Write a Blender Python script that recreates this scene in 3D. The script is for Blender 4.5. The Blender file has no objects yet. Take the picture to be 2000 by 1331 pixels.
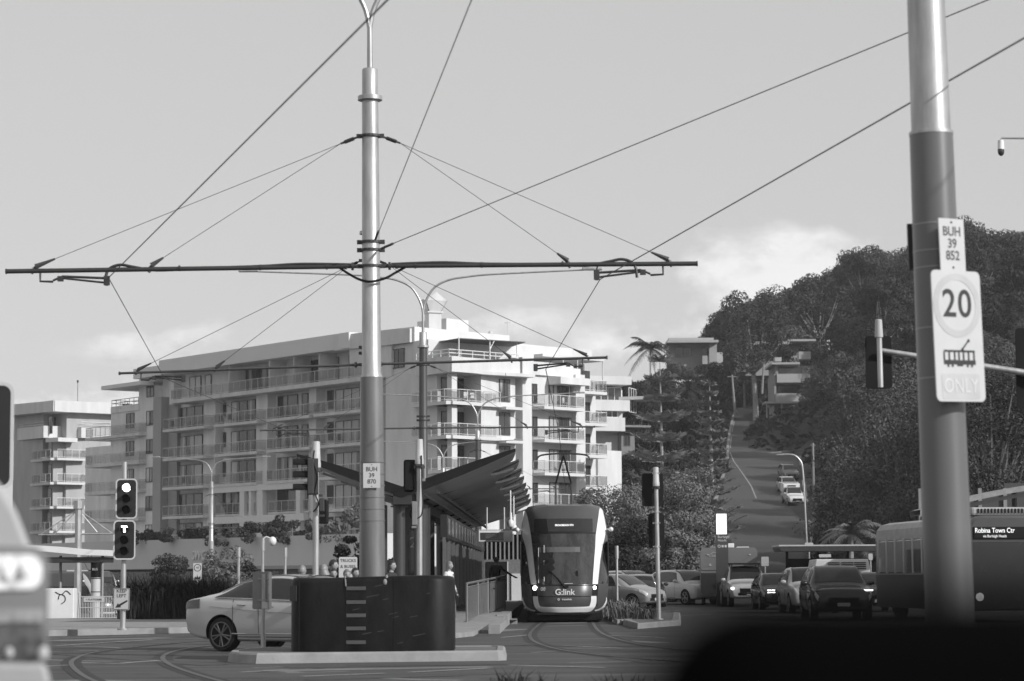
import bpy, bmesh, math, random
from mathutils import Vector, Matrix
R = math.radians
C = bpy.context.scene.collection
scene = bpy.context.scene
random.seed(11)

# ------------------------------------------------------------------ camera, sky, sun
W0, H0, LENS = 2000.0, 1331.0, 85.0
FPX = LENS / 36.0 * W0
PITCH, ROLL, EYE = math.atan((1128 - 665.5) / FPX), R(-0.3), 1.38
cam_d = bpy.data.cameras.new('camera'); cam = bpy.data.objects.new('camera', cam_d); C.objects.link(cam)
cam.location = (0, 0, EYE)
CROT = (Matrix.Rotation(math.pi/2 + PITCH, 3, 'X') @ Matrix.Rotation(ROLL, 3, 'Z'))
cam.rotation_euler = CROT.to_euler()
cam_d.lens = LENS; cam_d.sensor_width = 36; cam_d.clip_start = .05; cam_d.clip_end = 6000
cam_d.dof.use_dof = True; cam_d.dof.focus_distance = 78; cam_d.dof.aperture_fstop = 2.8
scene.camera = cam

SUN_AZ, SUN_EL = R(55), R(27)      # azimuth: degrees to the right of "straight behind the camera"
sdir = Vector((math.sin(SUN_AZ)*math.cos(SUN_EL), -math.cos(SUN_AZ)*math.cos(SUN_EL), math.sin(SUN_EL)))
sd = bpy.data.lights.new('sun', 'SUN'); sun = bpy.data.objects.new('sun', sd); C.objects.link(sun)
sd.energy = 3.3; sd.angle = R(.5); sd.color = (1, 1, 1)
sun.rotation_euler = sdir.to_track_quat('Z', 'Y').to_euler(); sun.location = (60, -40, 80)

world = bpy.data.worlds.new('World'); scene.world = world; world.use_nodes = True
wt = world.node_tree; wn = wt.nodes; wl = wt.links
for n in list(wn): wn.remove(n)
def WN(t, **k):
    n = wn.new(t)
    for a, b in k.items(): setattr(n, a, b)
    return n
wo = WN('ShaderNodeOutputWorld'); bg = WN('ShaderNodeBackground'); bg.inputs[1].default_value = .15
sky = WN('ShaderNodeTexSky', sky_type='NISHITA', sun_disc=False)
sky.sun_elevation = SUN_EL; sky.sun_rotation = math.atan2(sdir.x, sdir.y)
sky.air_density = 1.0; sky.dust_density = 1.2; sky.ozone_density = 1.0
bw = WN('ShaderNodeRGBToBW'); wl.new(sky.outputs[0], bw.inputs[0])
tc = WN('ShaderNodeTexCoord')
mp = WN('ShaderNodeMapping'); mp.inputs['Scale'].default_value = (26, 26, 46); wl.new(tc.outputs['Generated'], mp.inputs['Vector'])
nz = WN('ShaderNodeTexNoise'); nz.inputs['Scale'].default_value = 1.0; nz.inputs['Detail'].default_value = 9; nz.inputs['Roughness'].default_value = .62
wl.new(mp.outputs[0], nz.inputs['Vector'])
def wmath(op, a, b=None, clamp=False):
    n = WN('ShaderNodeMath', operation=op); n.use_clamp = clamp
    for i, v in enumerate((a, b)):
        if v is None: continue
        if isinstance(v, (int, float)): n.inputs[i].default_value = v
        else: wl.new(v, n.inputs[i])
    return n.outputs[0]
def blob(px, py, rx, ry):
    """a soft cloud patch round one sky direction (a direction, not a screen position)"""
    d = (CROT @ Vector(((px - W0/2)/FPX, -(py - H0/2)/FPX, -1))).normalized()
    s = WN('ShaderNodeVectorMath', operation='SUBTRACT'); wl.new(tc.outputs['Generated'], s.inputs[0]); s.inputs[1].default_value = d
    m = WN('ShaderNodeVectorMath', operation='MULTIPLY'); wl.new(s.outputs[0], m.inputs[0]); m.inputs[1].default_value = (FPX/rx, FPX/rx, FPX/ry)
    l = WN('ShaderNodeVectorMath', operation='LENGTH'); wl.new(m.outputs[0], l.inputs[0])
    return wmath('SUBTRACT', 1.0, l.outputs['Value'], True)
tot = None
for (a, b, c, d, amp) in ((1540, 530, 330, 130, 1.0), (1400, 640, 420, 110, .55), (300, 660, 260, 90, .5), (960, 630, 330, 90, .5), (150, 800, 260, 80, .8), (1220, 680, 200, 90, .6), (620, 700, 300, 90, .4)):
    v = wmath('MULTIPLY', blob(a, b, c, d), amp)
    tot = v if tot is None else wmath('MAXIMUM', tot, v)
cl = wmath('MULTIPLY', wmath('SUBTRACT', wmath('ADD', nz.outputs['Fac'], wmath('MULTIPLY', tot, .42)), .62), 4.5, True)
cl = wmath('MULTIPLY', cl, wmath('MULTIPLY', tot, 2.2, True))
gain = wmath('ADD', 1.0, wmath('MULTIPLY', cl, .46))
base = wmath('MULTIPLY', wmath('POWER', bw.outputs[0], .27), 2.45)      # thin high veil evens the sky out
lum = wmath('MULTIPLY', base, gain)
wl.new(lum, bg.inputs[0]); wl.new(bg.outputs[0], wo.inputs[0])
scene.view_settings.view_transform = 'Standard'; scene.view_settings.look = 'None'
scene.view_settings.exposure = .25; scene.view_settings.gamma = 1; scene.view_settings.use_curve_mapping = False
scene.cycles.max_bounces = 6; scene.cycles.transparent_max_bounces = 12

# ------------------------------------------------------------------ pixel helpers (2000x1331 photo pixels -> points in the place)
def ray(px, py): return CROT @ Vector(((px - W0/2)/FPX, -(py - H0/2)/FPX, -1))
def at(px, py, Y):
    r = ray(px, py); return Vector((0, 0, EYE)) + r * (Y / r.y)
def gnd(px, py, z=0.0):
    r = ray(px, py); return Vector((0, 0, EYE)) + r * ((z - EYE) / r.z)
def X_at(px, Y, z=1.4):
    py = 1128 - (z - EYE)*FPX/Y
    return at(px, py, Y).x
def pxm(Y): return FPX / Y

# ------------------------------------------------------------------ materials (the photograph is black and white: all neutral greys)
MATS = {}
def mat(name, v, rough=.6, metal=0., var=.12, scale=3., bump=0., spec=.5, coat=0., island=0., emit=0., trans=0., stretch=None, bscale=None):
    if name in MATS: return MATS[name]
    m = bpy.data.materials.new(name); m.use_nodes = True
    t = m.node_tree; b = t.nodes['Principled BSDF']
    b.inputs['Roughness'].default_value = rough; b.inputs['Metallic'].default_value = metal
    b.inputs['Specular IOR Level'].default_value = spec; b.inputs['Coat Weight'].default_value = coat
    b.inputs['Coat Roughness'].default_value = .05
    co = t.nodes.new('ShaderNodeTexCoord'); mpn = t.nodes.new('ShaderNodeMapping')
    t.links.new(co.outputs['Object'], mpn.inputs[0])
    if stretch: mpn.inputs['Scale'].default_value = stretch
    n = t.nodes.new('ShaderNodeTexNoise'); n.inputs['Scale'].default_value = scale; n.inputs['Detail'].default_value = 6; n.inputs['Roughness'].default_value = .6
    t.links.new(mpn.outputs[0], n.inputs['Vector'])
    rp = t.nodes.new('ShaderNodeMapRange'); rp.inputs['From Min'].default_value = .25; rp.inputs['From Max'].default_value = .75
    rp.inputs['To Min'].default_value = v*(1-var); rp.inputs['To Max'].default_value = v*(1+var)
    t.links.new(n.outputs['Fac'], rp.inputs['Value'])
    out = rp.outputs[0]
    if island:
        g = t.nodes.new('ShaderNodeNewGeometry'); r2 = t.nodes.new('ShaderNodeMapRange')
        r2.inputs['To Min'].default_value = 1-island; r2.inputs['To Max'].default_value = 1+island
        t.links.new(g.outputs['Random Per Island'], r2.inputs['Value'])
        mu = t.nodes.new('ShaderNodeMath'); mu.operation = 'MULTIPLY'
        t.links.new(out, mu.inputs[0]); t.links.new(r2.outputs[0], mu.inputs[1]); out = mu.outputs[0]
    t.links.new(out, b.inputs['Base Color'])
    if bump:
        bn = t.nodes.new('ShaderNodeTexNoise'); bn.inputs['Scale'].default_value = bscale or scale*8; bn.inputs['Detail'].default_value = 4
        t.links.new(mpn.outputs[0], bn.inputs['Vector'])
        bp = t.nodes.new('ShaderNodeBump'); bp.inputs['Strength'].default_value = bump; bp.inputs['Distance'].default_value = .02
        t.links.new(bn.outputs['Fac'], bp.inputs['Height']); t.links.new(bp.outputs[0], b.inputs['Normal'])
    if emit:
        b.inputs['Emission Color'].default_value = (1, 1, 1, 1); b.inputs['Emission Strength'].default_value = emit
    if trans:
        o = t.nodes['Material Output']; tr = t.nodes.new('ShaderNodeBsdfTransparent'); mx = t.nodes.new('ShaderNodeMixShader'); mx.inputs[0].default_value = trans
        t.links.new(b.outputs[0], mx.inputs[1]); t.links.new(tr.outputs[0], mx.inputs[2]); t.links.new(mx.outputs[0], o.inputs[0])
    MATS[name] = m
    return m
def curtain_mat(name, v, lo, scale, thr):
    """window glass with hung curtains close behind it: fold stripes, some panes open to a dark room"""
    m = mat(name, v, rough=.08, spec=.6, var=.1)
    t = m.node_tree; b = t.nodes['Principled BSDF']
    g = t.nodes.new('ShaderNodeNewGeometry'); sep = t.nodes.new('ShaderNodeTexNoise'); sep.inputs['Scale'].default_value = scale; sep.inputs['Detail'].default_value = 1
    mp_ = t.nodes.new('ShaderNodeMapping'); mp_.inputs['Scale'].default_value = (1, 1, .04)
    t.links.new(g.outputs['Position'], mp_.inputs[0]); t.links.new(mp_.outputs[0], sep.inputs['Vector'])
    r1 = t.nodes.new('ShaderNodeMapRange'); r1.inputs['From Min'].default_value = thr; r1.inputs['From Max'].default_value = thr+.03
    r1.inputs['To Min'].default_value = lo; r1.inputs['To Max'].default_value = v
    t.links.new(sep.outputs['Fac'], r1.inputs['Value'])
    w = t.nodes.new('ShaderNodeTexNoise'); w.inputs['Scale'].default_value = 9; w.inputs['Detail'].default_value = 1
    t.links.new(mp_.outputs[0], w.inputs['Vector'])
    r2 = t.nodes.new('ShaderNodeMapRange'); r2.inputs['To Min'].default_value = .55; r2.inputs['To Max'].default_value = 1.4
    t.links.new(w.outputs['Fac'], r2.inputs['Value'])
    mu = t.nodes.new('ShaderNodeMath'); mu.operation = 'MULTIPLY'; t.links.new(r1.outputs[0], mu.inputs[0]); t.links.new(r2.outputs[0], mu.inputs[1])
    t.links.new(mu.outputs[0], b.inputs['Base Color'])
    return m
GALV = mat('galvanised_steel', .42, rough=.42, metal=.55, var=.3, scale=7, stretch=(1, 1, .18), bump=.08)
GALV2 = mat('dull_galvanised', .33, rough=.5, metal=.4, var=.2, scale=5)
SLEEVE = mat('grey_painted_steel', .17, rough=.38, metal=.2, var=.26, scale=6, stretch=(1, 1, .12))
DARKST = mat('dark_steel', .05, rough=.5, metal=.3, var=.2)
WIRE = mat('wire', .07, rough=.6, metal=.2, var=.1)
BLACKP = mat('black_plastic', .0075, rough=.5, var=.25, scale=2, spec=.16)
MATTE = mat('matte_black', .012, rough=.8, var=.2, spec=.2)
WHITEP = mat('white_paint', .74, rough=.45, var=.05)
SIGNW = mat('sign_white', .52, rough=.5, var=.05)
SIGNG = mat('sign_grey', .45, rough=.5, var=.05)
SIGNB = mat('sign_black', .02, rough=.5, var=.05)
CONC = mat('concrete', .25, rough=.85, var=.22, scale=2.5, bump=.3)
CONCD = mat('paving', .13, rough=.9, var=.25, scale=1.5, bump=.3)
ASPH = mat('asphalt', .072, rough=.85, var=.6, scale=.7, bump=.35, stretch=(.25, 1.6, 1), bscale=14, spec=.3)
MARK = mat('road_paint', .30, rough=.7, var=.4, scale=2.0, stretch=(.6, 2.5, 1))
RAILM = mat('rail_steel', .07, rough=.5, metal=.2, var=.2)
GLASSD = mat('dark_glass', .018, rough=.06, spec=.7, var=.2)
GLASSM = mat('tinted_glass', .05, rough=.05, spec=.7, var=.3)
CLEAR = mat('balustrade_glass', .16, rough=.06, spec=.4, var=.15, trans=.78)
CURT = curtain_mat('curtained_glass', .42, .035, .55, .50)
CURTW = curtain_mat('curtained_glass_light', .5, .05, .6, .46)
WALLG = mat('render_grey', .72, rough=.85, var=.15, scale=.9, bump=.1, stretch=(1, 1, .22))
WALLD = mat('render_dark', .34, rough=.85, var=.08, scale=.35)
WALLW = mat('render_white', .62, rough=.8, var=.12, scale=.9, bump=.1, stretch=(1, 1, .22))
SLABM = mat('slab_render', .58, rough=.85, var=.2, scale=.8, stretch=(1, 1, .3))
SLABW = mat('slab_white', .60, rough=.85, var=.07, scale=.4)
FRAMED = mat('window_frame', .06, rough=.5, var=.1)
RAILG = mat('balcony_rail', .55, rough=.5, var=.1)
RAILW = mat('balcony_rail_white', .72, rough=.5, var=.05)
TYRE = mat('tyre_rubber', .016, rough=.8, var=.2)
SILVER = mat('silver_rim', .35, rough=.35, metal=.6, var=.1)
CHROME = mat('chrome', .7, rough=.15, metal=1., var=.03)
LAMPG = mat('lamp_lens', .65, rough=.12, spec=.8, var=.2, scale=12)
LIT = mat('lit_lens', .9, rough=.3, emit=6.0)
LITS = mat('lit_sign', .8, rough=.4, emit=.55)
DOTS = mat('display_dots', .7, rough=.5, emit=.45)
BRICK = mat('brick', .16, rough=.9, var=.3, scale=9, bump=.5)
TIMBER = mat('timber', .22, rough=.8, var=.3, scale=2, stretch=(6, 6, .4))
BARK = mat('bark', .15, rough=.9, var=.4, scale=4, bump=.6)
BARKP = mat('pale_bark', .30, rough=.85, var=.3, scale=3)
LEAF = mat('leaf', .085, rough=.55, var=.3, scale=.35, island=.32, spec=.12)
LEAFD = mat('leaf_dark', .042, rough=.6, var=.3, scale=.3, island=.32, spec=.12)
LEAFL = mat('leaf_light', .14, rough=.5, var=.3, scale=.5, island=.32, spec=.15)
LEAFS = mat('leaf_deep', .032, rough=.7, var=.3, scale=.3, island=.3, spec=.1)
NEEDLE = mat('needles', .20, rough=.6, var=.25, scale=.5, island=.4)
PALMG = mat('palm_leaf', .12, rough=.5, var=.25, scale=.8, island=.35)
SKIN = mat('skin', .28, rough=.6, var=.06)
HAIRD = mat('hair_dark', .025, rough=.5, var=.3, scale=20)
HAIRL = mat('hair_fair', .22, rough=.5, var=.25, scale=25)
CLOTHW = mat('cloth_white', .62, rough=.9, var=.08)
CLOTHD = mat('cloth_dark', .03, rough=.9, var=.2)
CLOTHM = mat('cloth_mid', .14, rough=.9, var=.15)
mat('cap_grey', .42, rough=.5); mat('dark_sleeve', .07, rough=.4, metal=.2); mat('roof_edge', .36, rough=.7)
SOIL = mat('soil', .05, rough=.95, var=.4, scale=.3, bump=.5)

# ------------------------------------------------------------------ object helpers
def P(o, label=None, cat=None, group=None, kind=None):
    if label: o['label'] = label
    if cat: o['category'] = cat
    if group: o['group'] = group
    if kind: o['kind'] = kind
    return o
def thing(name, label, cat, loc=(0, 0, 0), rz=0., group=None):
    o = bpy.data.objects.new(name, None); C.objects.link(o); o.empty_display_size = .3
    o.location = loc; o.rotation_euler = (0, 0, rz)
    o['inv'] = 0
    del o['inv']
    return P(o, label, cat, group)
def chain_matrix(o):
    m = Matrix.Identity(4)
    while o is not None:
        m = Matrix.LocRotScale(o.location, o.rotation_euler, o.scale) @ m
        o = o.parent
    return m
class MB:
    def __init__(s): s.v = []; s.f = []; s.mi = []; s.cur = 0
    def add(s, vs, fs):
        b = len(s.v); s.v += [Vector(p) for p in vs]
        for f in fs: s.f.append([b+i for i in f]); s.mi.append(s.cur)
    def box(s, c, d, rz=0., M=None):
        x, y, z = d[0]/2, d[1]/2, d[2]/2
        vs = [Vector(p) for p in ((-x,-y,-z),(x,-y,-z),(x,y,-z),(-x,y,-z),(-x,-y,z),(x,-y,z),(x,y,z),(-x,y,z))]
        if rz: m = Matrix.Rotation(rz, 3, 'Z'); vs = [m @ p for p in vs]
        if M is not None: vs = [M @ p for p in vs]
        c = Vector(c); s.add([p + c for p in vs], ((0,3,2,1),(4,5,6,7),(0,1,5,4),(1,2,6,5),(2,3,7,6),(3,0,4,7)))
    def bx(s, x0, x1, y0, y1, z0, z1): s.box(((x0+x1)/2, (y0+y1)/2, (z0+z1)/2), (abs(x1-x0), abs(y1-y0), abs(z1-z0)))
    def hexa(s, p): s.add(p, ((0,3,2,1),(4,5,6,7),(0,1,5,4),(1,2,6,5),(2,3,7,6),(3,0,4,7)))
    def tube(s, pts, r, n=8, cap=True):
        pts = [Vector(p) for p in pts]; k = len(pts)
        rs = r if isinstance(r, (list, tuple)) else [r]*k
        rings = []; prev = None
        for i, p in enumerate(pts):
            t = (pts[min(i+1, k-1)] - pts[max(i-1, 0)])
            if t.length < 1e-9: t = Vector((0, 0, 1))
            t.normalize()
            if prev is None:
                a = Vector((0, 0, 1)) if abs(t.z) < .9 else Vector((1, 0, 0))
                u = t.cross(a).normalized()
            else:
                u = (prev - t * prev.dot(t))
                u = u.normalized() if u.length > 1e-6 else t.orthogonal().normalized()
            prev = u; w = t.cross(u)
            rings.append([p + (u*math.cos(2*math.pi*j/n) + w*math.sin(2*math.pi*j/n))*rs[i] for j in range(n)])
        vs = [q for rg in rings for q in rg]; fs = []
        for i in range(k-1):
            for j in range(n): fs.append((i*n+j, i*n+(j+1)%n, (i+1)*n+(j+1)%n, (i+1)*n+j))
        if cap: fs.append(tuple(range(n-1, -1, -1))); fs.append(tuple((k-1)*n+j for j in range(n)))
        s.add(vs, fs)
    def cyl(s, a, b, r, n=12, r2=None): s.tube([a, b], [r, r if r2 is None else r2], n)
    def lathe(s, prof, c=(0, 0, 0), n=16):
        c = Vector(c); vs = []; fs = []; k = len(prof)
        for r_, z in prof:
            for j in range(n): vs.append(c + Vector((r_*math.cos(2*math.pi*j/n), r_*math.sin(2*math.pi*j/n), z)))
        for i in range(k-1):
            for j in range(n): fs.append((i*n+j, i*n+(j+1)%n, (i+1)*n+(j+1)%n, (i+1)*n+j))
        fs.append(tuple(range(n-1, -1, -1))); fs.append(tuple((k-1)*n+j for j in range(n)))
        s.add(vs, fs)
    def prism(s, poly, axis, a, b):
        """poly: 2D outline; extruded along axis from a to b (x: poly=(y,z); y: poly=(x,z); z: poly=(x,y))"""
        n = len(poly)
        def q(p, t): return (t, p[0], p[1]) if axis == 'x' else (p[0], t, p[1]) if axis == 'y' else (p[0], p[1], t)
        s.add([q(p, a) for p in poly] + [q(p, b) for p in poly],
              [tuple(range(n-1, -1, -1)), tuple(range(n, 2*n))] + [(i, (i+1) % n, n+(i+1) % n, n+i) for i in range(n)])
    def ball(s, c, r, n=12, m=8):
        c = Vector(c); r = r if isinstance(r, (tuple, list)) else (r, r, r)
        vs = [c + Vector((0, 0, -r[2]))]; fs = []
        for i in range(1, m):
            a = -math.pi/2 + math.pi*i/m
            for j in range(n): vs.append(c + Vector((r[0]*math.cos(a)*math.cos(2*math.pi*j/n), r[1]*math.cos(a)*math.sin(2*math.pi*j/n), r[2]*math.sin(a))))
        vs.append(c + Vector((0, 0, r[2])))
        for j in range(n): fs.append((0, 1+(j+1) % n, 1+j))
        for i in range(m-2):
            for j in range(n): fs.append((1+i*n+j, 1+i*n+(j+1) % n, 1+(i+1)*n+(j+1) % n, 1+(i+1)*n+j))
        t = len(vs)-1; b = 1+(m-2)*n
        for j in range(n): fs.append((b+j, b+(j+1) % n, t))
        s.add(vs, fs)
    def grid(s, rows, closed=False):
        k = len(rows); n = len(rows[0]); fs = []
        for i in range(k-1):
            for j in range(n if closed else n-1): fs.append((i*n+j, i*n+(j+1) % n, (i+1)*n+(j+1) % n, (i+1)*n+j))
        s.add([p for r_ in rows for p in r_], fs)
    def build(s, name, m, parent=None, smooth=False, recalc=True, world=False, bevel=0., auto=None):
        me = bpy.data.meshes.new(name)
        vs = s.v
        if world and parent is not None:
            inv = chain_matrix(parent).inverted(); vs = [inv @ p for p in vs]
        me.from_pydata([tuple(p) for p in vs], [], s.f)
        ms = m if isinstance(m, (list, tuple)) else [m]
        for x in ms: me.materials.append(x)
        if len(ms) > 1: me.polygons.foreach_set('material_index', s.mi)
        if recalc:
            bm = bmesh.new(); bm.from_mesh(me); bmesh.ops.recalc_face_normals(bm, faces=bm.faces); bm.to_mesh(me); bm.free()
        if smooth:
            me.polygons.foreach_set('use_smooth', [True]*len(me.polygons))
            try: me.set_sharp_from_angle(angle=R(auto if auto else 40))
            except Exception: pass
        me.update()
        o = bpy.data.objects.new(name, me); C.objects.link(o)
        if parent is not None: o.parent = parent
        if bevel:
            b = o.modifiers.new('bevel', 'BEVEL'); b.width = bevel; b.segments = 2; b.limit_method = 'ANGLE'
        return o
def dup(root, loc, rz=None, label=None, group=None, scale=None):
    r = root.copy(); C.objects.link(r); r.location = loc
    if rz is not None: r.rotation_euler = (0, 0, rz)
    if scale is not None: r.scale = scale if hasattr(scale, '__len__') else (scale,)*3
    if label: r['label'] = label
    if group: r['group'] = group
    for ch in list(root.children):
        c = ch.copy(); C.objects.link(c); c.parent = r
        for g in list(ch.children):
            d = g.copy(); C.objects.link(d); d.parent = c
    return r
def baked(o):
    """apply modifiers of o to its mesh"""
    dg = bpy.context.evaluated_depsgraph_get(); dg.update()
    me = bpy.data.meshes.new_from_object(o.evaluated_get(dg)); old = o.data
    o.modifiers.clear(); o.data = me
    return o
_txt = {}
def text(name, s, size, m, parent, M, align='CENTER', depth=.002, bold=0., sx=1., spacing=1., lsp=1.):
    """lettering as a thin mesh; M (4x4, in parent space) puts its x-right / y-up plane in place"""
    cu = bpy.data.curves.new(name, 'FONT'); cu.body = s; cu.size = size; cu.align_x = align; cu.align_y = 'CENTER'
    cu.extrude = depth; cu.offset = bold; cu.space_character = spacing; cu.resolution_u = 4; cu.space_line = lsp
    t = bpy.data.objects.new(name, cu); C.objects.link(t)
    dg = bpy.context.evaluated_depsgraph_get(); dg.update()
    me = bpy.data.meshes.new_from_object(t.evaluated_get(dg)); bpy.data.objects.remove(t)
    me.transform(M @ Matrix.Diagonal((sx, 1, 1, 1))); me.materials.clear(); me.materials.append(m); me.name = name
    o = bpy.data.objects.new(name, me); C.objects.link(o); o.parent = parent
    return o
def plane_M(c, rz=0., tilt=0.):
    """matrix for a plate facing -y (the camera) turned by rz: local x right, y up, z out"""
    return Matrix.Translation(c) @ Matrix.Rotation(rz, 4, 'Z') @ Matrix.Rotation(tilt, 4, 'Y') @ Matrix(((1,0,0,0),(0,0,-1,0),(0,1,0,0),(0,0,0,1)))
def rrect(w, h, r, n=5):
    pts = []
    for cx, cy, a0 in ((w/2-r, h/2-r, 0), (-w/2+r, h/2-r, 90), (-w/2+r, -h/2+r, 180), (w/2-r, -h/2+r, 270)):
        for i in range(n+1):
            a = R(a0 + 90*i/n); pts.append((cx + r*math.cos(a), cy + r*math.sin(a)))
    return pts
def plate(mb, pts, M, t0, t1):
    """flat outline extruded between local z t0 and t1, placed by M"""
    n = len(pts)
    vs = [M @ Vector((p[0], p[1], t0)) for p in pts] + [M @ Vector((p[0], p[1], t1)) for p in pts]
    mb.add(vs, [tuple(range(n-1, -1, -1)), tuple(range(n, 2*n))] + [(i, (i+1) % n, n+(i+1) % n, n+i) for i in range(n)])
def ringplate(mb, ro, ri, M, t0, t1, n=40, sx=1., sy=1., c=(0, 0)):
    vs = []; fs = []
    for j in range(n):
        a = 2*math.pi*j/n
        for r_, t in ((ro, t0), (ro, t1), (ri, t1), (ri, t0)):
            vs.append(M @ Vector((c[0]+sx*r_*math.cos(a), c[1]+sy*r_*math.sin(a), t)))
    for j in range(n):
        k = (j+1) % n
        for i in range(4): fs.append((j*4+i, k*4+i, k*4+(i+1) % 4, j*4+(i+1) % 4))
    mb.add(vs, fs)
def lerp(a, b, t): return a + (b-a)*t
def interp(x, xs, ys):
    if x <= xs[0]: return ys[0]
    for i in range(len(xs)-1):
        if x <= xs[i+1]: return lerp(ys[i], ys[i+1], (x-xs[i])/(xs[i+1]-xs[i]))
    return ys[-1]
def catmull(pts, sub=6):
    pts = [Vector(p) for p in pts]; out = []
    for i in range(len(pts)-1):
        p0 = pts[max(i-1, 0)]; p1 = pts[i]; p2 = pts[i+1]; p3 = pts[min(i+2, len(pts)-1)]
        for k in range(sub):
            t = k/sub
            out.append(.5*((2*p1) + (p2-p0)*t + (2*p0-5*p1+4*p2-p3)*t*t + (3*p1-p0-3*p2+p3)*t**3))
    out.append(pts[-1]); return out

# ================================================================== ground, hill, roads
ROAD = [(168, 1335, 1640, .0), (185, 1335, 1610, .25), (210, 1345, 1585, 3.0), (235, 1378, 1580, 6.1), (257, 1399, 1573, 9.0), (280, 1412, 1566, 12.2),
        (300, 1421, 1562, 15.0), (312, 1424, 1558, 16.8), (322, 1424, 1462, 18.3), (345, 1427, 1462, 21.6), (380, 1434, 1466, 26.2), (405, 1440, 1470, 29.0), (440, 1440, 1480, 32)]
RY = [r[0] for r in ROAD]; RZ = [r[3] for r in ROAD]
RL = [X_at(r[1], r[0], r[3]) for r in ROAD]; RR = [X_at(r[2], r[0], r[3]) for r in ROAD]
def zr(Y): return interp(Y, RY, RZ)
def hill(x, y):
    if y < 168: return 0.
    l, r, z = interp(y, RY, RL), interp(y, RY, RR), zr(y)
    if y > 440: z = 32 + (y-440)*.07
    k = min(1., (y-168)/70.)
    if x > r + 1: 
        d = x-r-1
        z2 = z + (min(d, 22)*.50 + max(0, min(d-22, 45))*.20)*k + .9*math.sin(x*.21+y*.13)*k
        return z2
    if x < l - 1:
        d = l-1-x
        return max(0, z - d*.07*k)
    return z - .25
g = MB()
xs = [-2500, -900, -400, -220, -140, -100, -70, -50, -36, -26, -18, -10, 0, 60, 200, 900, 2500]; ys = [-300, -40, 0, 40, 80, 95, 110, 130, 150, 200, 300, 500, 900, 2500]
def gz(x, y):
    k = max(0., min(1., (-x-12)/10.))*max(0., min(1., (y-75)/35.))
    return -1.25*k*k*(3-2*k)
g.grid([[(x, y, gz(x, y)) for x in xs] for y in ys])
P(g.build('ground', ASPH, smooth=True, recalc=True), kind='structure')
h = MB()
hx = [0 + i*4 for i in range(52)]; hy = [168 + i*6 for i in range(56)]
h.grid([[(x, y, hill(x, y) + (.02 if y > 168 else -.05)) for x in hx] for y in hy])
P(h.build('hill', SOIL, smooth=True), kind='structure')
r = MB(); rows = []
for i in range(len(ROAD)-1):
    for k in range(6):
        Y = lerp(RY[i], RY[i+1], k/6); l, rr = interp(Y, RY, RL), interp(Y, RY, RR)
        rows.append([Vector((lerp(l, rr, t/6), Y, zr(Y)+.05)) for t in range(7)])
r.grid(rows)
P(r.build('hill_road', mat('hill_asphalt', .06, rough=.8, var=.3, scale=.25, stretch=(.3, 1, 1)), smooth=True), kind='structure')
m = MB()
def strip(pts, w, mb, up=.012):
    pts = [Vector(p) for p in pts]; L = []; Rr = []
    for i, p in enumerate(pts):
        t = pts[min(i+1, len(pts)-1)] - pts[max(i-1, 0)]; t.z = 0; t.normalize(); nn = Vector((-t.y, t.x, 0))
        L.append(p + nn*w/2 + Vector((0, 0, up))); Rr.append(p - nn*w/2 + Vector((0, 0, up)))
    mb.grid([L, Rr])
def rp(f, Y): return Vector((lerp(interp(Y, RY, RL), interp(Y, RY, RR), f), Y, zr(Y)+.05))
cps = [(262, 1477), (275, 1467), (290, 1450), (305, 1433), (316, 1426)]
strip([Vector((X_at(p, Y, zr(Y)), Y, zr(Y)+.05)) for Y, p in cps], .13, m, .02)
strip([rp(.06, Y) for Y in (322, 335, 350, 370, 400)], .12, m, .02)
P(m.build('hill_lane_line', MARK, recalc=False), kind='structure')
kb = MB()
for side, f, Ys in ((1, 1.0, (185, 210, 235, 257, 280, 300, 310)), (-1, 0.0, (185, 210, 235, 257, 280, 300, 312, 322, 345, 380, 405))):
    a = [rp(f, Y) for Y in Ys]
    for i in range(len(a)-1):
        p, q = a[i], a[i+1]
        kb.hexa([p+Vector((0,0,-.1)), p+Vector((side*.35,0,-.1)), q+Vector((side*.35,0,-.1)), q+Vector((0,0,-.1)), p+Vector((0,0,.15)), p+Vector((side*.35,0,.15)), q+Vector((side*.35,0,.15)), q+Vector((0,0,.15))])
P(kb.build('hill_kerb', CONC), kind='structure')
# stone retaining wall beside the side street
w = MB()
a, b = at(1464, 893, 314), at(1600, 893, 318)
w.hexa([Vector((a.x, a.y, a.z-1)), Vector((b.x, b.y, b.z-1)), Vector((b.x, b.y+.5, b.z-1)), Vector((a.x, a.y+.5, a.z-1)), Vector((a.x, a.y, a.z+.35)), Vector((b.x, b.y, b.z+1.3)), Vector((b.x, b.y+.5, b.z+1.3)), Vector((a.x, a.y+.5, a.z+.35))])
P(w.build('retaining_wall', mat('stone', .16, rough=.9, var=.5, scale=1.6, bump=.8)), 'low rough stone retaining wall along the side street on the hill', 'wall')

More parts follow.
